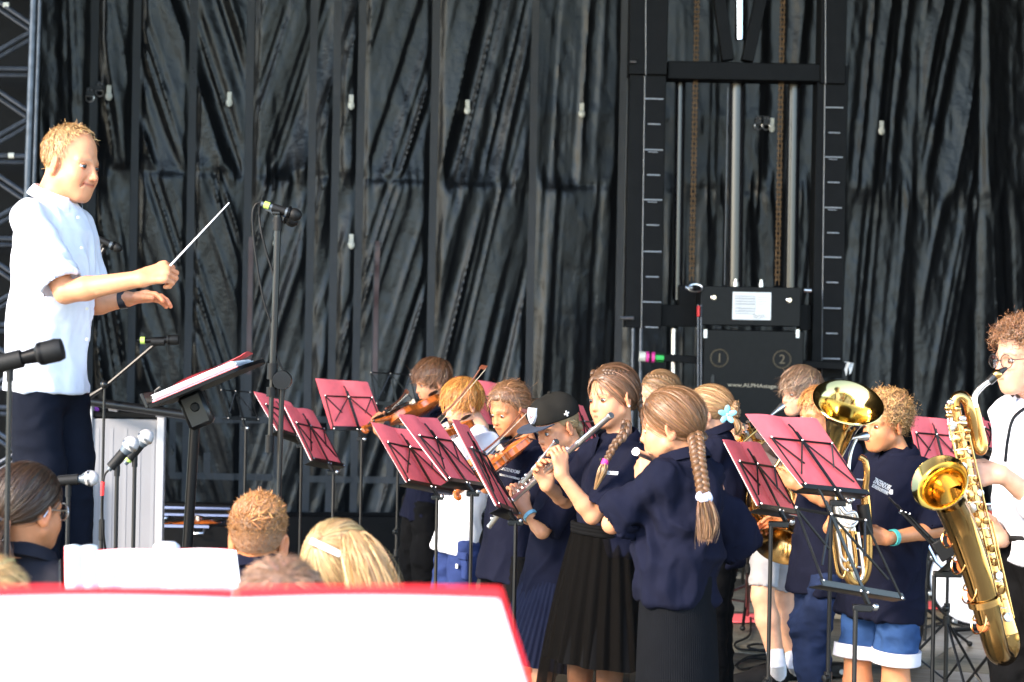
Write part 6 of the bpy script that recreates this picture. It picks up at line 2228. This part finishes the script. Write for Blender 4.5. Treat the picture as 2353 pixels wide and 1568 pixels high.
MB().tube([S_(2312, 1455), S_(2316, 1482), S_(2308, 1502), S_(2294, 1498, -.05), S_(2284, 1470, -.09), S_(2274, 1430, -.11), S_(2262, 1380, -.12), S_(2246, 1320, -.13), S_(2226, 1260, -.14), S_(2208, 1212, -.155), S_(2193, 1178, -.18), S_(2180, 1150, -.215)], [.041, .040, .038, .038, .039, .040, .042, .045, .047, .048, .048, .048], 24, samples=80).build('bell_tube', material('dark_lacquer_brass', (.34, .20, .07), rough=.12, metal=1, rvar=.04), sx)
sb = P(2160, 1110, SD - .30)
sn = nrm(V(-.50, -.72, .42))
prof = [(.050, -.10), (.056, -.06), (.066, -.028), (.080, -.008), (.087, 0), (.0895, .003), (.087, .006), (.078, -.002), (.062, -.022), (.050, -.06), (.042, -.11), (.030, -.16), (.0, -.17)]
MB().lathe(prof, sb, frame_to(sn), 48).build('bell', M_BRASSY, sx)
MB().lathe([(.046, -.01), (.052, -.01), (.052, .01), (.046, .01)], S_(2262, 1382, -.12), frame_to(S_(2246, 1320, -.13) - S_(2274, 1430, -.11)), 28).build('bell_ring', M_BRASS, sx)
axb = nrm(S_(2298, 1405) - S_(2206, 1010))
for i in range(15):
    t = i / 14
    c = S_(2199 + (2300 - 2199) * t, 975 + (1420 - 975) * t, -.03 - .014 * t)
    for j, (dx, rr) in enumerate(((-.014, .013 + .008 * t), (.020, .010 + .006 * t))):
        if (i + j) % 5 == 4:
            continue
        q = c + V(dx, -.008 - .006 * (i % 2), .006 * (j - .5))
        MB().lathe([(0, .006), (rr * .5, .006), (rr * .95, .004), (rr, .0), (rr * .9, -.005), (0, -.005)], q, frame_to(nrm(V(dx * 22, -1, .15 * (i % 3 - 1)))), 14).build('key_cup', M_BRASS if (i + j) % 3 else M_SILVER, sx)
for o, a0, a1 in ((-.026, .0, .5), (.030, .05, .75), (-.034, .35, 1), (.004, .0, .95), (.040, .5, 1)):
    MB().tube([S_(2199 + 101 * a0, 975 + 445 * a0, -.045) + V(o, 0, 0), S_(2199 + 101 * a1, 975 + 445 * a1, -.06) + V(o, 0, 0)], .0032, 6).build('key_rod', M_BRASS, sx)
for i in range(22):
    t = i / 22
    c = S_(2199 + 101 * t, 975 + 445 * t, -.042)
    MB().tube([c + V(-.03 + .012 * (i % 3), 0, 0), c + V(.004, -.012, .006), c + V(.030 - .008 * (i % 2), 0, .004)], .0028, 5).build('key_arm', M_SILVER if i % 3 == 0 else M_BRASS, sx)
for i, (u, v) in enumerate(((2178, 938), (2184, 925), (2181, 955), (2186, 985), (2200, 940), (2212, 962), (2222, 990), (2190, 1010), (2226, 1030))):
    MB().ball(S_(u, v, -.04), (.012, .009, .010), 10).build('palm_key', M_SILVER if i % 2 else M_BRASS, sx)
for u0, v0, u1, v1 in ((2174, 930, 2184, 1010), (2179, 926, 2190, 1000), (2184, 940, 2196, 1040)):
    MB().tube([S_(u0, v0, -.035), S_(u1, v1, -.035)], .0028, 6).build('key_rod', M_SILVER, sx)
M_PAD = material('orange_pad', (.45, .12, .03), rough=.5)
for (u, v) in ((2190, 1235), (2212, 1296), (2236, 1363), (2258, 1433)):
    c = S_(u, v, -.13)
    kR = frame_to(nrm(V(-.85, -.45, .25)))
    kc = MB().lathe([(0, .004), (.022, .004), (.027, .0), (.026, -.010), (0, -.012)], c, kR, 18).build('low_key', M_PAD, sx)
    t = np.linspace(0, 2 * math.pi, 22)
    MB().tube([c + kR @ V(.031 * math.cos(q), .036 * math.sin(q), .016) for q in t], .0028, 6).tube([c + kR @ V(-.031, 0, .016), c + kR @ V(-.02, 0, -.02)], .003, 6).tube([c + kR @ V(.031, 0, .016), c + kR @ V(.02, 0, -.02)], .003, 6).build('key_guard', M_BRASS, kc)

# ---------------- listeners and players in front, seen from behind
fA = person('dark haired girl in glasses at lower left seen from behind, low ponytail', 5.2, .80, 160, (55, 1292), (40, 1640), dict(u=66, v=1176, yaw=146, pitch=-4, roll=0), dict(style='back', color=(.042, .022, .012), n=5000, width=.0022,  thick=.010, tie=(-.005, -.11, -.035)),
            top=dict(mat=fabric('black_tee', (.018, .018, .024)), collar=1, wr=.004), skin=SKT, arms=[dict(side=1, el=(200, 1560, -.05), wr=(190, 1640, -.3), hand=None), dict(side=-1, el=(-110, 1560, -.05), wr=(-100, 1640, -.3), hand=None)])
mb = MB()
tail(mb, [V(0, -.105, -.035), V(.0, -.14, -.045), V(.0, -.16, -.085), V(.02, -.13, -.16)], [.022, .052, .056, .024], (.095, .048, .026), 520, .0028, fray=.6)
mb.v = [fA['toW'](x) for x in mb.v]
hair_part(fA, mb, 'ponytail')
glasses('glasses of the dark haired girl at lower left, one lens catching light', fA, M_SILVER)
fB = person('boy with cropped ginger hair seen from behind in the foreground', 5.3, .80, 178, (594, 1318), (594, 1660), dict(u=594, v=1246, yaw=176, pitch=4), dict(style='buzz', color=(.30, .135, .045), n=5200), top=dict(mat=NAVY), skin=SKT)
mb = MB()
r = scalp(700, 'short', 1.0)
r = r[(r[:, 2] > .07)]
strands(mb, r, lambda p: (p - CRAN_C) * .8 + V(.035, .05, .04), 5, .007, .003, V(.40, .17, .05), lift0=.006, lift1=.016, wob=.45)
mb.v = [fB['toW'](x) for x in mb.v]
hair_part(fB, mb, 'top_tuft')
fC = person('fair haired girl with ponytail and white hair slide seen from behind in front', 4.8, .80, 165, (790, 1430), (790, 1800), dict(u=782, v=1330, yaw=165, pitch=2, s=1.0), dict(style='back', color=(.46, .30, .14), n=5200, width=.0021, stray=60, thick=.010, tie=(-.012, -.085, .085)), top=dict(mat=NAVY), skin=SK)
mb = MB()
tail(mb, [P(803, 1252, 4.70), P(812, 1238, 4.66), P(830, 1270, 4.62), P(852, 1330, 4.62), P(868, 1400, 4.64)], [.012, .030, .045, .050, .045], (.48, .30, .14), 900, .0022, fray=.3, core=True)
hair_part(fC, mb, 'ponytail')
MB().box(P(748, 1258, 4.66), (.075, .006, .014), np.array(Matrix.Rotation(R_(24), 3, 'Y')), bev=.003).build('hair_slide', M_WHITE, fC['root'])
MB().tube([P(797, 1250, 4.68), P(806, 1240, 4.67)], .015, 10).build('hair_tie', M_RUBBER, fC['root'])
fD = person('blurred brown haired head low in front of the fair ponytail', 3.5, .80, 180, (646, 1560), (646, 1900), dict(u=646, v=1452, yaw=178), dict(style='short', color=(.22, .12, .07), n=1600), top=dict(mat=NAVY), skin=SK)
fE = person('blurred fair head cut by the lower left corner', 3.5, .80, 180, (-40, 1560), (-40, 1900), dict(u=-36, v=1446, yaw=178), dict(style='short', color=(.5, .3, .12), n=1200), top=dict(mat=NAVY), skin=SK)

# ---------------- foreground folders and sheets
M_FOLDER_SUN = material('sunward_red_card', (.72, .022, .026), rough=.55, spec=.25, grain=.05, gscale=30)  # red card darkened to offset the sun on the near covers


def page_stand(label, flabel, q, d, dr, dt, group, bow=.01, cover_edge=.03):
    TL, TR, BR, BL = quad3(q, d, dr, dt)
    nn = nrm(np.cross(TR - TL, TL - BL))
    if nn[1] < 0:
        nn = -nn
    up, rt = nrm((TL + TR - BL - BR)), nrm((TR + BR - TL - BL))
    ft = V(*((BL + BR) / 2)[:2], .012) + nn * V(1, 1, 0) * .05
    root = thing('music_stand', label, 'music stand', ft)
    R3 = np.stack([rt, nrm(np.cross(up, rt)), up], 1)
    w, h = np.linalg.norm(BR - BL), np.linalg.norm(TL - BL)
    c = (TL + TR + BR + BL) / 4 + nn * .03
    MB().box(c, (w * .92, .004, h * .8), R3, bev=.001).build('desk', M_STAND, root)
    MB().box((BL + BR) / 2 + nn * .005 - up * .012, (w * .95, .06, .004), R3, bev=.001).build('ledge', M_STAND, root)
    MB().tube([ft, V(ft[0], ft[1], c[2] - .05), c + nn * .004], .012, 10).build('pole', M_STAND, root)
    tripod(root, ft, r=.008)
    fo = thing('music_folder', flabel, 'folder', (BL + BR) / 2, group)
    n = 14
    def sheet(s0, s1, t0, t1, off, m, name, cur=0.):
        g = []
        for i in range(n):
            for j in range(n):
                s, t = s0 + (s1 - s0) * i / (n - 1), t0 + (t1 - t0) * j / (n - 1)
                p = (BL * (1 - s) + BR * s) * (1 - t) + (TL * (1 - s) + TR * s) * t
                a = (s - s0) / (s1 - s0)
                g.append(p - nn * (off + bow * math.sin(a * math.pi) * (1 if m is M_PAPER else .5)) + up * cur * math.sin(a * math.pi))
        g = np.array(g)
        k = n * n
        v = np.vstack([g, g + nn * .0016])
        f = []
        for i in range(n - 1):
            for j in range(n - 1):
                q_ = i * n + j
                f += [[q_, q_ + n, q_ + n + 1, q_ + 1], [k + q_, k + q_ + 1, k + q_ + n + 1, k + q_ + n]]
        ed = [i * n for i in range(n)] + [(n - 1) * n + j for j in range(1, n)] + [i * n + n - 1 for i in range(n - 2, -1, -1)] + [j for j in range(n - 2, 0, -1)]
        for q_ in range(len(ed)):
            f.append([ed[q_], k + ed[q_], k + ed[(q_ + 1) % len(ed)], ed[(q_ + 1) % len(ed)]])
        return MB().add(v, f).build(name, m, fo)
    sheet(0, .497, 0, 1, 0, M_FOLDER_SUN, 'cover')
    sheet(.503, 1, 0, 1, 0, M_FOLDER_SUN, 'cover')
    pg = []
    for (a, b) in (((.004, .4995), (.5005, .985)) if cover_edge > .05 else ((-.006, .4995), (.5005, 1.006))):
        pg.append(sheet(a, b, .01, 1 - cover_edge, .004, M_PAPER, 'page'))
    return root, fo, pg, (TL, TR, BR, BL, nn, up, rt)


r_, fo_, pg_, fr_ = page_stand('music stand closest to us under the open red folder', 'open red folder with white pages filling the lower left corner', ((-100, 1350), (1150, 1350), (1262, 1700), (-140, 1700)), 1.85, .10, .10, 'open folders in the foreground', bow=.006, cover_edge=.105)
r2_, fo2_, pg2_, fr2_ = page_stand('music stand with white sheets left of the cropped ginger head', 'open folder of white sheets left of the cropped ginger head', ((222, 1264), (540, 1262), (560, 1420), (205, 1420)), 4.4, .05, .08, 'open folders in the foreground', bow=.012, cover_edge=.03)
r3_, fo3_, pg3_, fr3_ = page_stand('music stand with the short white book beside the dark haired girl', 'tall white sheets beside the dark haired girl', ((148, 1257), (221, 1257), (222, 1420), (150, 1420)), 4.3, .05, .08, 'open folders in the foreground', bow=.008, cover_edge=.0)
TL, TR, BR, BL, nn, up, rt = fr2_
mb = MB()
for row in range(4):
    for j in range(5):
        z0 = .12 + row * .2
        for s0, s1 in ((.04, .46), (.54, .95)):
            a = (BL * (1 - s0) + BR * s0) * (1 - z0 - j * .018) + (TL * (1 - s0) + TR * s0) * (z0 + j * .018) - nn * .021
            b = (BL * (1 - s1) + BR * s1) * (1 - z0 - j * .018) + (TL * (1 - s1) + TR * s1) * (z0 + j * .018) - nn * .021
            mb.tube([a, b], .0003, 4)
tag(mb.build('staves', M_INK, pg2_[0]), kind='stuff')
kn_ = thing('white_bottle', 'small rounded white bottle top behind the white sheets', 'bottle', P(381, 1262, 4.7))
MB().lathe([(0, .055), (.02, .054), (.03, .046), (.034, .03), (.035, -.12), (0, -.12)], P(382, 1300, 4.7) + V(0, 0, 0), None, 20).build('bottle_body', M_WHITE, kn_)

# ------------------------------------------------------------------ lectern, cases, drums, papers and cables
LD = 9.6
lc = thing('lectern', 'white panelled lectern, front shaded to grey, with white posts behind the thin microphones', 'lectern', ground_under(P(280, 1000, LD)))
La = lambda u, v, d=0.: P(u, v, LD + d)


def lbox(u0, v0, u1, v1, d, th, name, mat, bev=.004):
    a, b = La(u0, v0, d), La(u1, v1, d)
    m = (a + b) / 2
    z0, z1 = b[2], a[2]
    return MB().box((m[0], m[1] + th / 2, (z0 + z1) / 2), (abs((b - a)[0]), th, z1 - z0), None, bev=bev).build(name, mat, lc)


VB = 1352
M_LPOST = material('post_aluminium', (.36, .36, .38), rough=.4, metal=.2)
M_GROOVE = material('groove_grey', (.228, .228, .243), rough=.8)
lbox(205, 962, 361, VB, .0, .03, 'front_panel', M_LECT_SHADE)
for i in range(5):
    u = 221 + i * 32
    lbox(u - .7, 985, u + .7, VB - 4, -.002, .0015, 'groove', M_GROOVE, 0)
lbox(193, 930, 205, VB, -.015, .05, 'post', M_LPOST)
lbox(361, 957, 371, VB, -.015, .05, 'post', M_LPOST)
sp = MB().box((La(172, 1000)[0], La(172, 1000)[1] + .02, .42), (.075, .3, .84), None, bev=.004).build('side_panel', M_WHITE, lc)
lbox(200, 945, 366, 962, .0, .35, 'top_board', M_BLACKM)
a_, b_ = La(191, 921, -.04), La(442, 956, -.55)
MB().tube([a_, b_], .021, 10).build('top_rail', M_BLACKS, lc)
for (u, v) in ((262, 934), (370, 948)):
    MB().tube([La(u - 10, v - 1, -.12), La(u + 10, v + 2, -.12)], .024, 10).build('rail_sleeve', M_STEEL, lc)
MB().tube([La(170, 1080, -.1), La(170, 1250, -.1)], .03, 10).build('rear_post', M_WHITE, lc)
fl2 = thing('flower_posy', 'small bunch of purple and blue flowers on the lectern top', 'flowers', La(213, 944, .1))
mp, mbl = material('purple_petal', (.35, .06, .42), rough=.6), material('blue_petal', (.08, .12, .5), rough=.6)
for i in range(12):
    q = La(213 + rng.uniform(-9, 9), 944 + rng.uniform(-6, 10), .05)
    MB().ball(q, (.016, .012, .013), 8).build('blossom', mp if i % 3 else mbl, fl2)

cs = thing('instrument_case', 'open black instrument case with blue grey trim lying by the lectern', 'case', ground_under(P(450, 1000, 11.3)))
C_ = lambda u, v, d=0.: P(u, v, 11.3 + d)


def cbox(u0, v0, u1, v1, d, th, name, mat):
    a, b = C_(u0, v0, d), C_(u1, v1, d)
    m = (a + b) / 2
    return MB().box((m[0], m[1] + th / 2, m[2]), (abs((b - a)[0]), th, abs((b - a)[2])), None, bev=.006).build(name, mat, cs)


M_TRIM = material('blue_grey_trim', (.22, .26, .42), rough=.4)
cbox(372, 1206, 535, 1290, 0, .5, 'lower_shell', M_BLACKM)
cbox(372, 1156, 535, 1206, .35, .12, 'lid', M_BLACKM)
cbox(372, 1164, 530, 1173, .33, .02, 'trim', M_TRIM)
cbox(372, 1180, 530, 1188, .33, .02, 'trim', M_TRIM)
cbox(374, 1206, 480, 1214, -.012, .02, 'trim', M_TRIM)
MB().ball(C_(379, 1193, .30), (.02, .01, .02), 10).build('latch', M_STEEL, cs)
MB().tube([C_(440, 1216, -.03), C_(444, 1226, -.05), C_(466, 1226, -.05), C_(470, 1216, -.03)], .008, 8).build('handle', M_STEEL, cs)
v3 = violin('violin lying in the open case behind the conductor desk', C_(505, 1203, .2), C_(420, 1208, .1), V(0, -.2, 1), .9)

# bass drum and its microphone
DD = 11.4
bd_ = thing('bass_drum', 'white headed bass drum behind the baritone saxophone', 'drum', ground_under(P(2240, 1300, DD)))
dr_ = .262
dc = P(2242, 1312, DD)
dc[2] = dr_ + .014
ax = nrm(V(-.28, -1, 0))
R3 = frame_to(ax)
MB().lathe([(0, .004), (dr_ * .9, .003), (dr_ * .97, 0)], dc, R3, 56).build('drum_head', M_WHITE, bd_)
MB().lathe([(dr_ * .95, .012), (dr_, .014), (dr_ * 1.03, .008), (dr_ * 1.03, -.03), (dr_, -.03)], dc, R3, 56).build('hoop', M_BLACKS, bd_)
MB().lathe([(dr_ * .97, -.02), (dr_ * .97, -.38)], dc, R3, 56).build('shell', material('dark_green_shell', (.02, .035, .03), rough=.3), bd_)
text('head_print', 'EVANS', dc + ax * .006 + V(-.03, 0, -dr_ * .8), V(.96, -.27, 0), V(0, 0, 1), .02, M_INK, bd_) if False else None
for i in range(8):
    a = i * math.pi / 4 + .35
    q = dc + R3 @ V(dr_ * 1.01 * math.cos(a), dr_ * 1.01 * math.sin(a), .0)
    MB().box(q + ax * .005, (.03, .05, .03), None, bev=.005).build('claw', M_STEEL, bd_)
    MB().tube([q + ax * .02, q - ax * .16], .006, 6).build('tension_rod', M_CHROME, bd_)
    MB().ball(q - ax * .12, (.02, .03, .02), 8).build('lug', M_BRASS if i % 2 else M_CHROME, bd_)
for s in (-1, 1):
    MB().tube([dc + V(s * .26, .12, -.05), dc + V(s * .36, -.02, -dr_ + .01)], .009, 8).build('spur', M_CHROME, bd_)
m8 = thing('microphone', 'short fat microphone on a low stand facing the bass drum', 'microphone', ground_under(P(2128, 1300, 10.6)), 'stage microphones')
mic_body(m8, P(2210, 1303, 10.6), P(2166, 1313, 10.6), r=.028, head=.034, kind='cap', mat=M_GREYMIC)
straight_stand(m8, ground_under(P(2128, 1300, 10.6)), P(2130, 1262, 10.6), spread=.25, mat=M_STAND)
MB().tube([P(2115, 1220, 10.6), P(2150, 1290, 10.6), P(2172, 1312, 10.6)], .010, 8).build('boom', M_CHROME, m8)
# hardware of the drum kit glimpsed above
hs_ = thing('cymbal_stand', 'chromed drum hardware glimpsed beside the white shirt', 'drum stand', ground_under(P(2290, 1200, 11.2)))
for (u0, v0, u1, v1, r) in ((2300, 1100, 2296, 1440, .013), (2288, 1110, 2312, 1190, .010), (2275, 1165, 2310, 1150, .012), (2290, 1140, 2310, 1225, .009), (2296, 1390, 2265, 1440, .01), (2296, 1390, 2330, 1440, .01)):
    MB().tube([P(u0, v0, 11.2), P(u1, v1, 11.2)], r, 10).build('tube', M_CHROME, hs_)
for (u, v) in ((2298, 1120), (2303, 1165), (2292, 1190)):
    MB().ball(P(u, v, 11.15), .026, 10).build('wing_nut', M_CHROME, hs_)
sn_ = thing('snare_drum', 'reddish drum shell with chrome rim half hidden behind the saxophone', 'drum', P(2312, 1200, 11.0) * V(1, 1, 0))
MB().lathe([(.17, 0), (.17, .13)], P(2330, 1222, 11.0), None, 40).build('shell', material('red_shell', (.25, .03, .02), rough=.25, coat=.5), sn_)
for z in (0, .13):
    MB().lathe([(.165, z - .01), (.178, z - .01), (.178, z + .01), (.165, z + .01)], P(2330, 1222, 11.0), None, 40).build('rim', M_CHROME, sn_)
for i in range(3):
    a = i * 2.1
    c = P(2330, 1222, 11.0)
    MB().tube([c + V(.05 * math.cos(a), .05 * math.sin(a), 0), V(c[0] + .25 * math.cos(a), c[1] + .25 * math.sin(a), .01)], .010, 8).build('leg', M_CHROME, sn_)

# red papers and folders on the floor
def floor_sheet(label, u, v, w, h, rot, mat, cat='folder'):
    o, q = V(0, 0, CAMZ), P(u, v, 1.0)
    t = (.022 - CAMZ) / (q - o)[2]
    c = o + (q - o) * t
    R3 = np.array(Matrix.Rotation(R_(rot), 3, 'Z'))
    ol = [(-w / 2, -h / 2), (w / 2, -h / 2), (w / 2, h / 2), (-w / 2, h / 2)]
    r = thing('card_sheet', label, cat, c, 'red cards lying on the floor')
    MB().prism(ol, 0, .004, c, R3).build('sheet', mat, r)
    MB().prism(np.array(ol) * .96, .0041, .006, c + R3 @ V(.012, .006, 0), R3).build('inner_sheet', mat, r)
    return c


floor_sheet('red card on the floor behind the front girl, under a cable', 1700, 1422, .62, .30, 12, M_FOLDER)
floor_sheet('red card on the floor behind the jeans and denim shorts', 1955, 1352, .40, .30, -20, M_FOLDER)
floor_sheet('red card on the floor left of the bass drum', 2118, 1392, .46, .30, 8, M_FOLDER)
floor_sheet('bright pinkish card on the floor behind the ginger boy', 1102, 1275, .22, .30, 10, M_PINK)


def on_floor(u, v, z=.02):
    o, q = V(0, 0, CAMZ), P(u, v, 1.0)
    return o + (q - o) * ((z - CAMZ) / (q - o)[2])


ms = thing('microphone_stand', 'tall black microphone stand right of the front girl over a red card', 'stand', on_floor(1717, 1420), 'bare black stands on the stage')
straight_stand(ms, on_floor(1717, 1425), P(1722, 1120, 8.4), spread=.42, rot=.35, r=.0095)
ms2 = thing('microphone_stand', 'thin black stand with a tail rod behind the front girl', 'stand', on_floor(1712, 1345), 'bare black stands on the stage')
straight_stand(ms2, on_floor(1706, 1350), P(1712, 1090, 10.0), spread=.34, rot=.9)
MB().tube([P(1700, 1090, 10.0), P(1690, 1325, 10.0)], .010, 8).build('boom_tail', M_STAND, ms2)
for lab, pts in (('black cable looping from the stand by the red card', [(1725, 1420), (1722, 1460), (1690, 1478), (1700, 1492), (1760, 1494), (1778, 1486), (1740, 1480), (1720, 1488), (1790, 1505)]),
                 ('coil of black cable by the black trainers', [(1690, 1530), (1720, 1510), (1770, 1505), (1760, 1525), (1705, 1538), (1695, 1525), (1730, 1512), (1785, 1518)]),
                 ('black cable crossing the floor before the bass drum', [(1990, 1440), (2080, 1425), (2150, 1422), (2220, 1440), (2300, 1440)]),
                 ('black cable running across the boards in front of the drum', [(2060, 1480), (2130, 1440), (2200, 1428), (2290, 1428)])):
    o = MB().tube(spline([on_floor(u, v, .026) for u, v in pts], 70), .006, 6).build('cable', M_RUBBER)
    tag(o, lab, 'cable', 'cables lying on the stage')
st = on_floor(2190, 1448, .05)
o = MB().tube([on_floor(2190, 1448, .03), on_floor(2300, 1440, .03)], .014, 8).build('drum_pedal_rod', M_RUBBER)
tag(o, 'short black rod lying on the boards below the bass drum', 'rod')
bt_ = on_floor(1930, 1540, .05)
wb = thing('stage_box', 'small black cable box on the floor between jeans and denim shorts', 'cable box', bt_)
MB().box(bt_, (.10, .08, .06), None, bev=.006).build('box_body', M_RUBBER, wb)
MB().tube([bt_ + V(0, -.042, .0), bt_ + V(0, -.06, 0)], .012, 10).build('plug', M_STEEL, wb)
# low monitor board at the foot of the curtain
sk = thing('skirting_case', 'long low black flight case along the foot of the curtain', 'case', ground_under(P(900, 1000, 14.4)))
a_, b_ = P(520, 1240, 14.6), P(1300, 1240, 14.6)
MB().box(((a_ + b_) / 2)[0:2].tolist() + [.15], (np.linalg.norm(b_ - a_), .3, .27), np.array(Matrix.Rotation(math.atan2(C_AX[1], C_AX[0]), 3, 'Z')), bev=.01).build('case_body', M_BLACKM, sk)
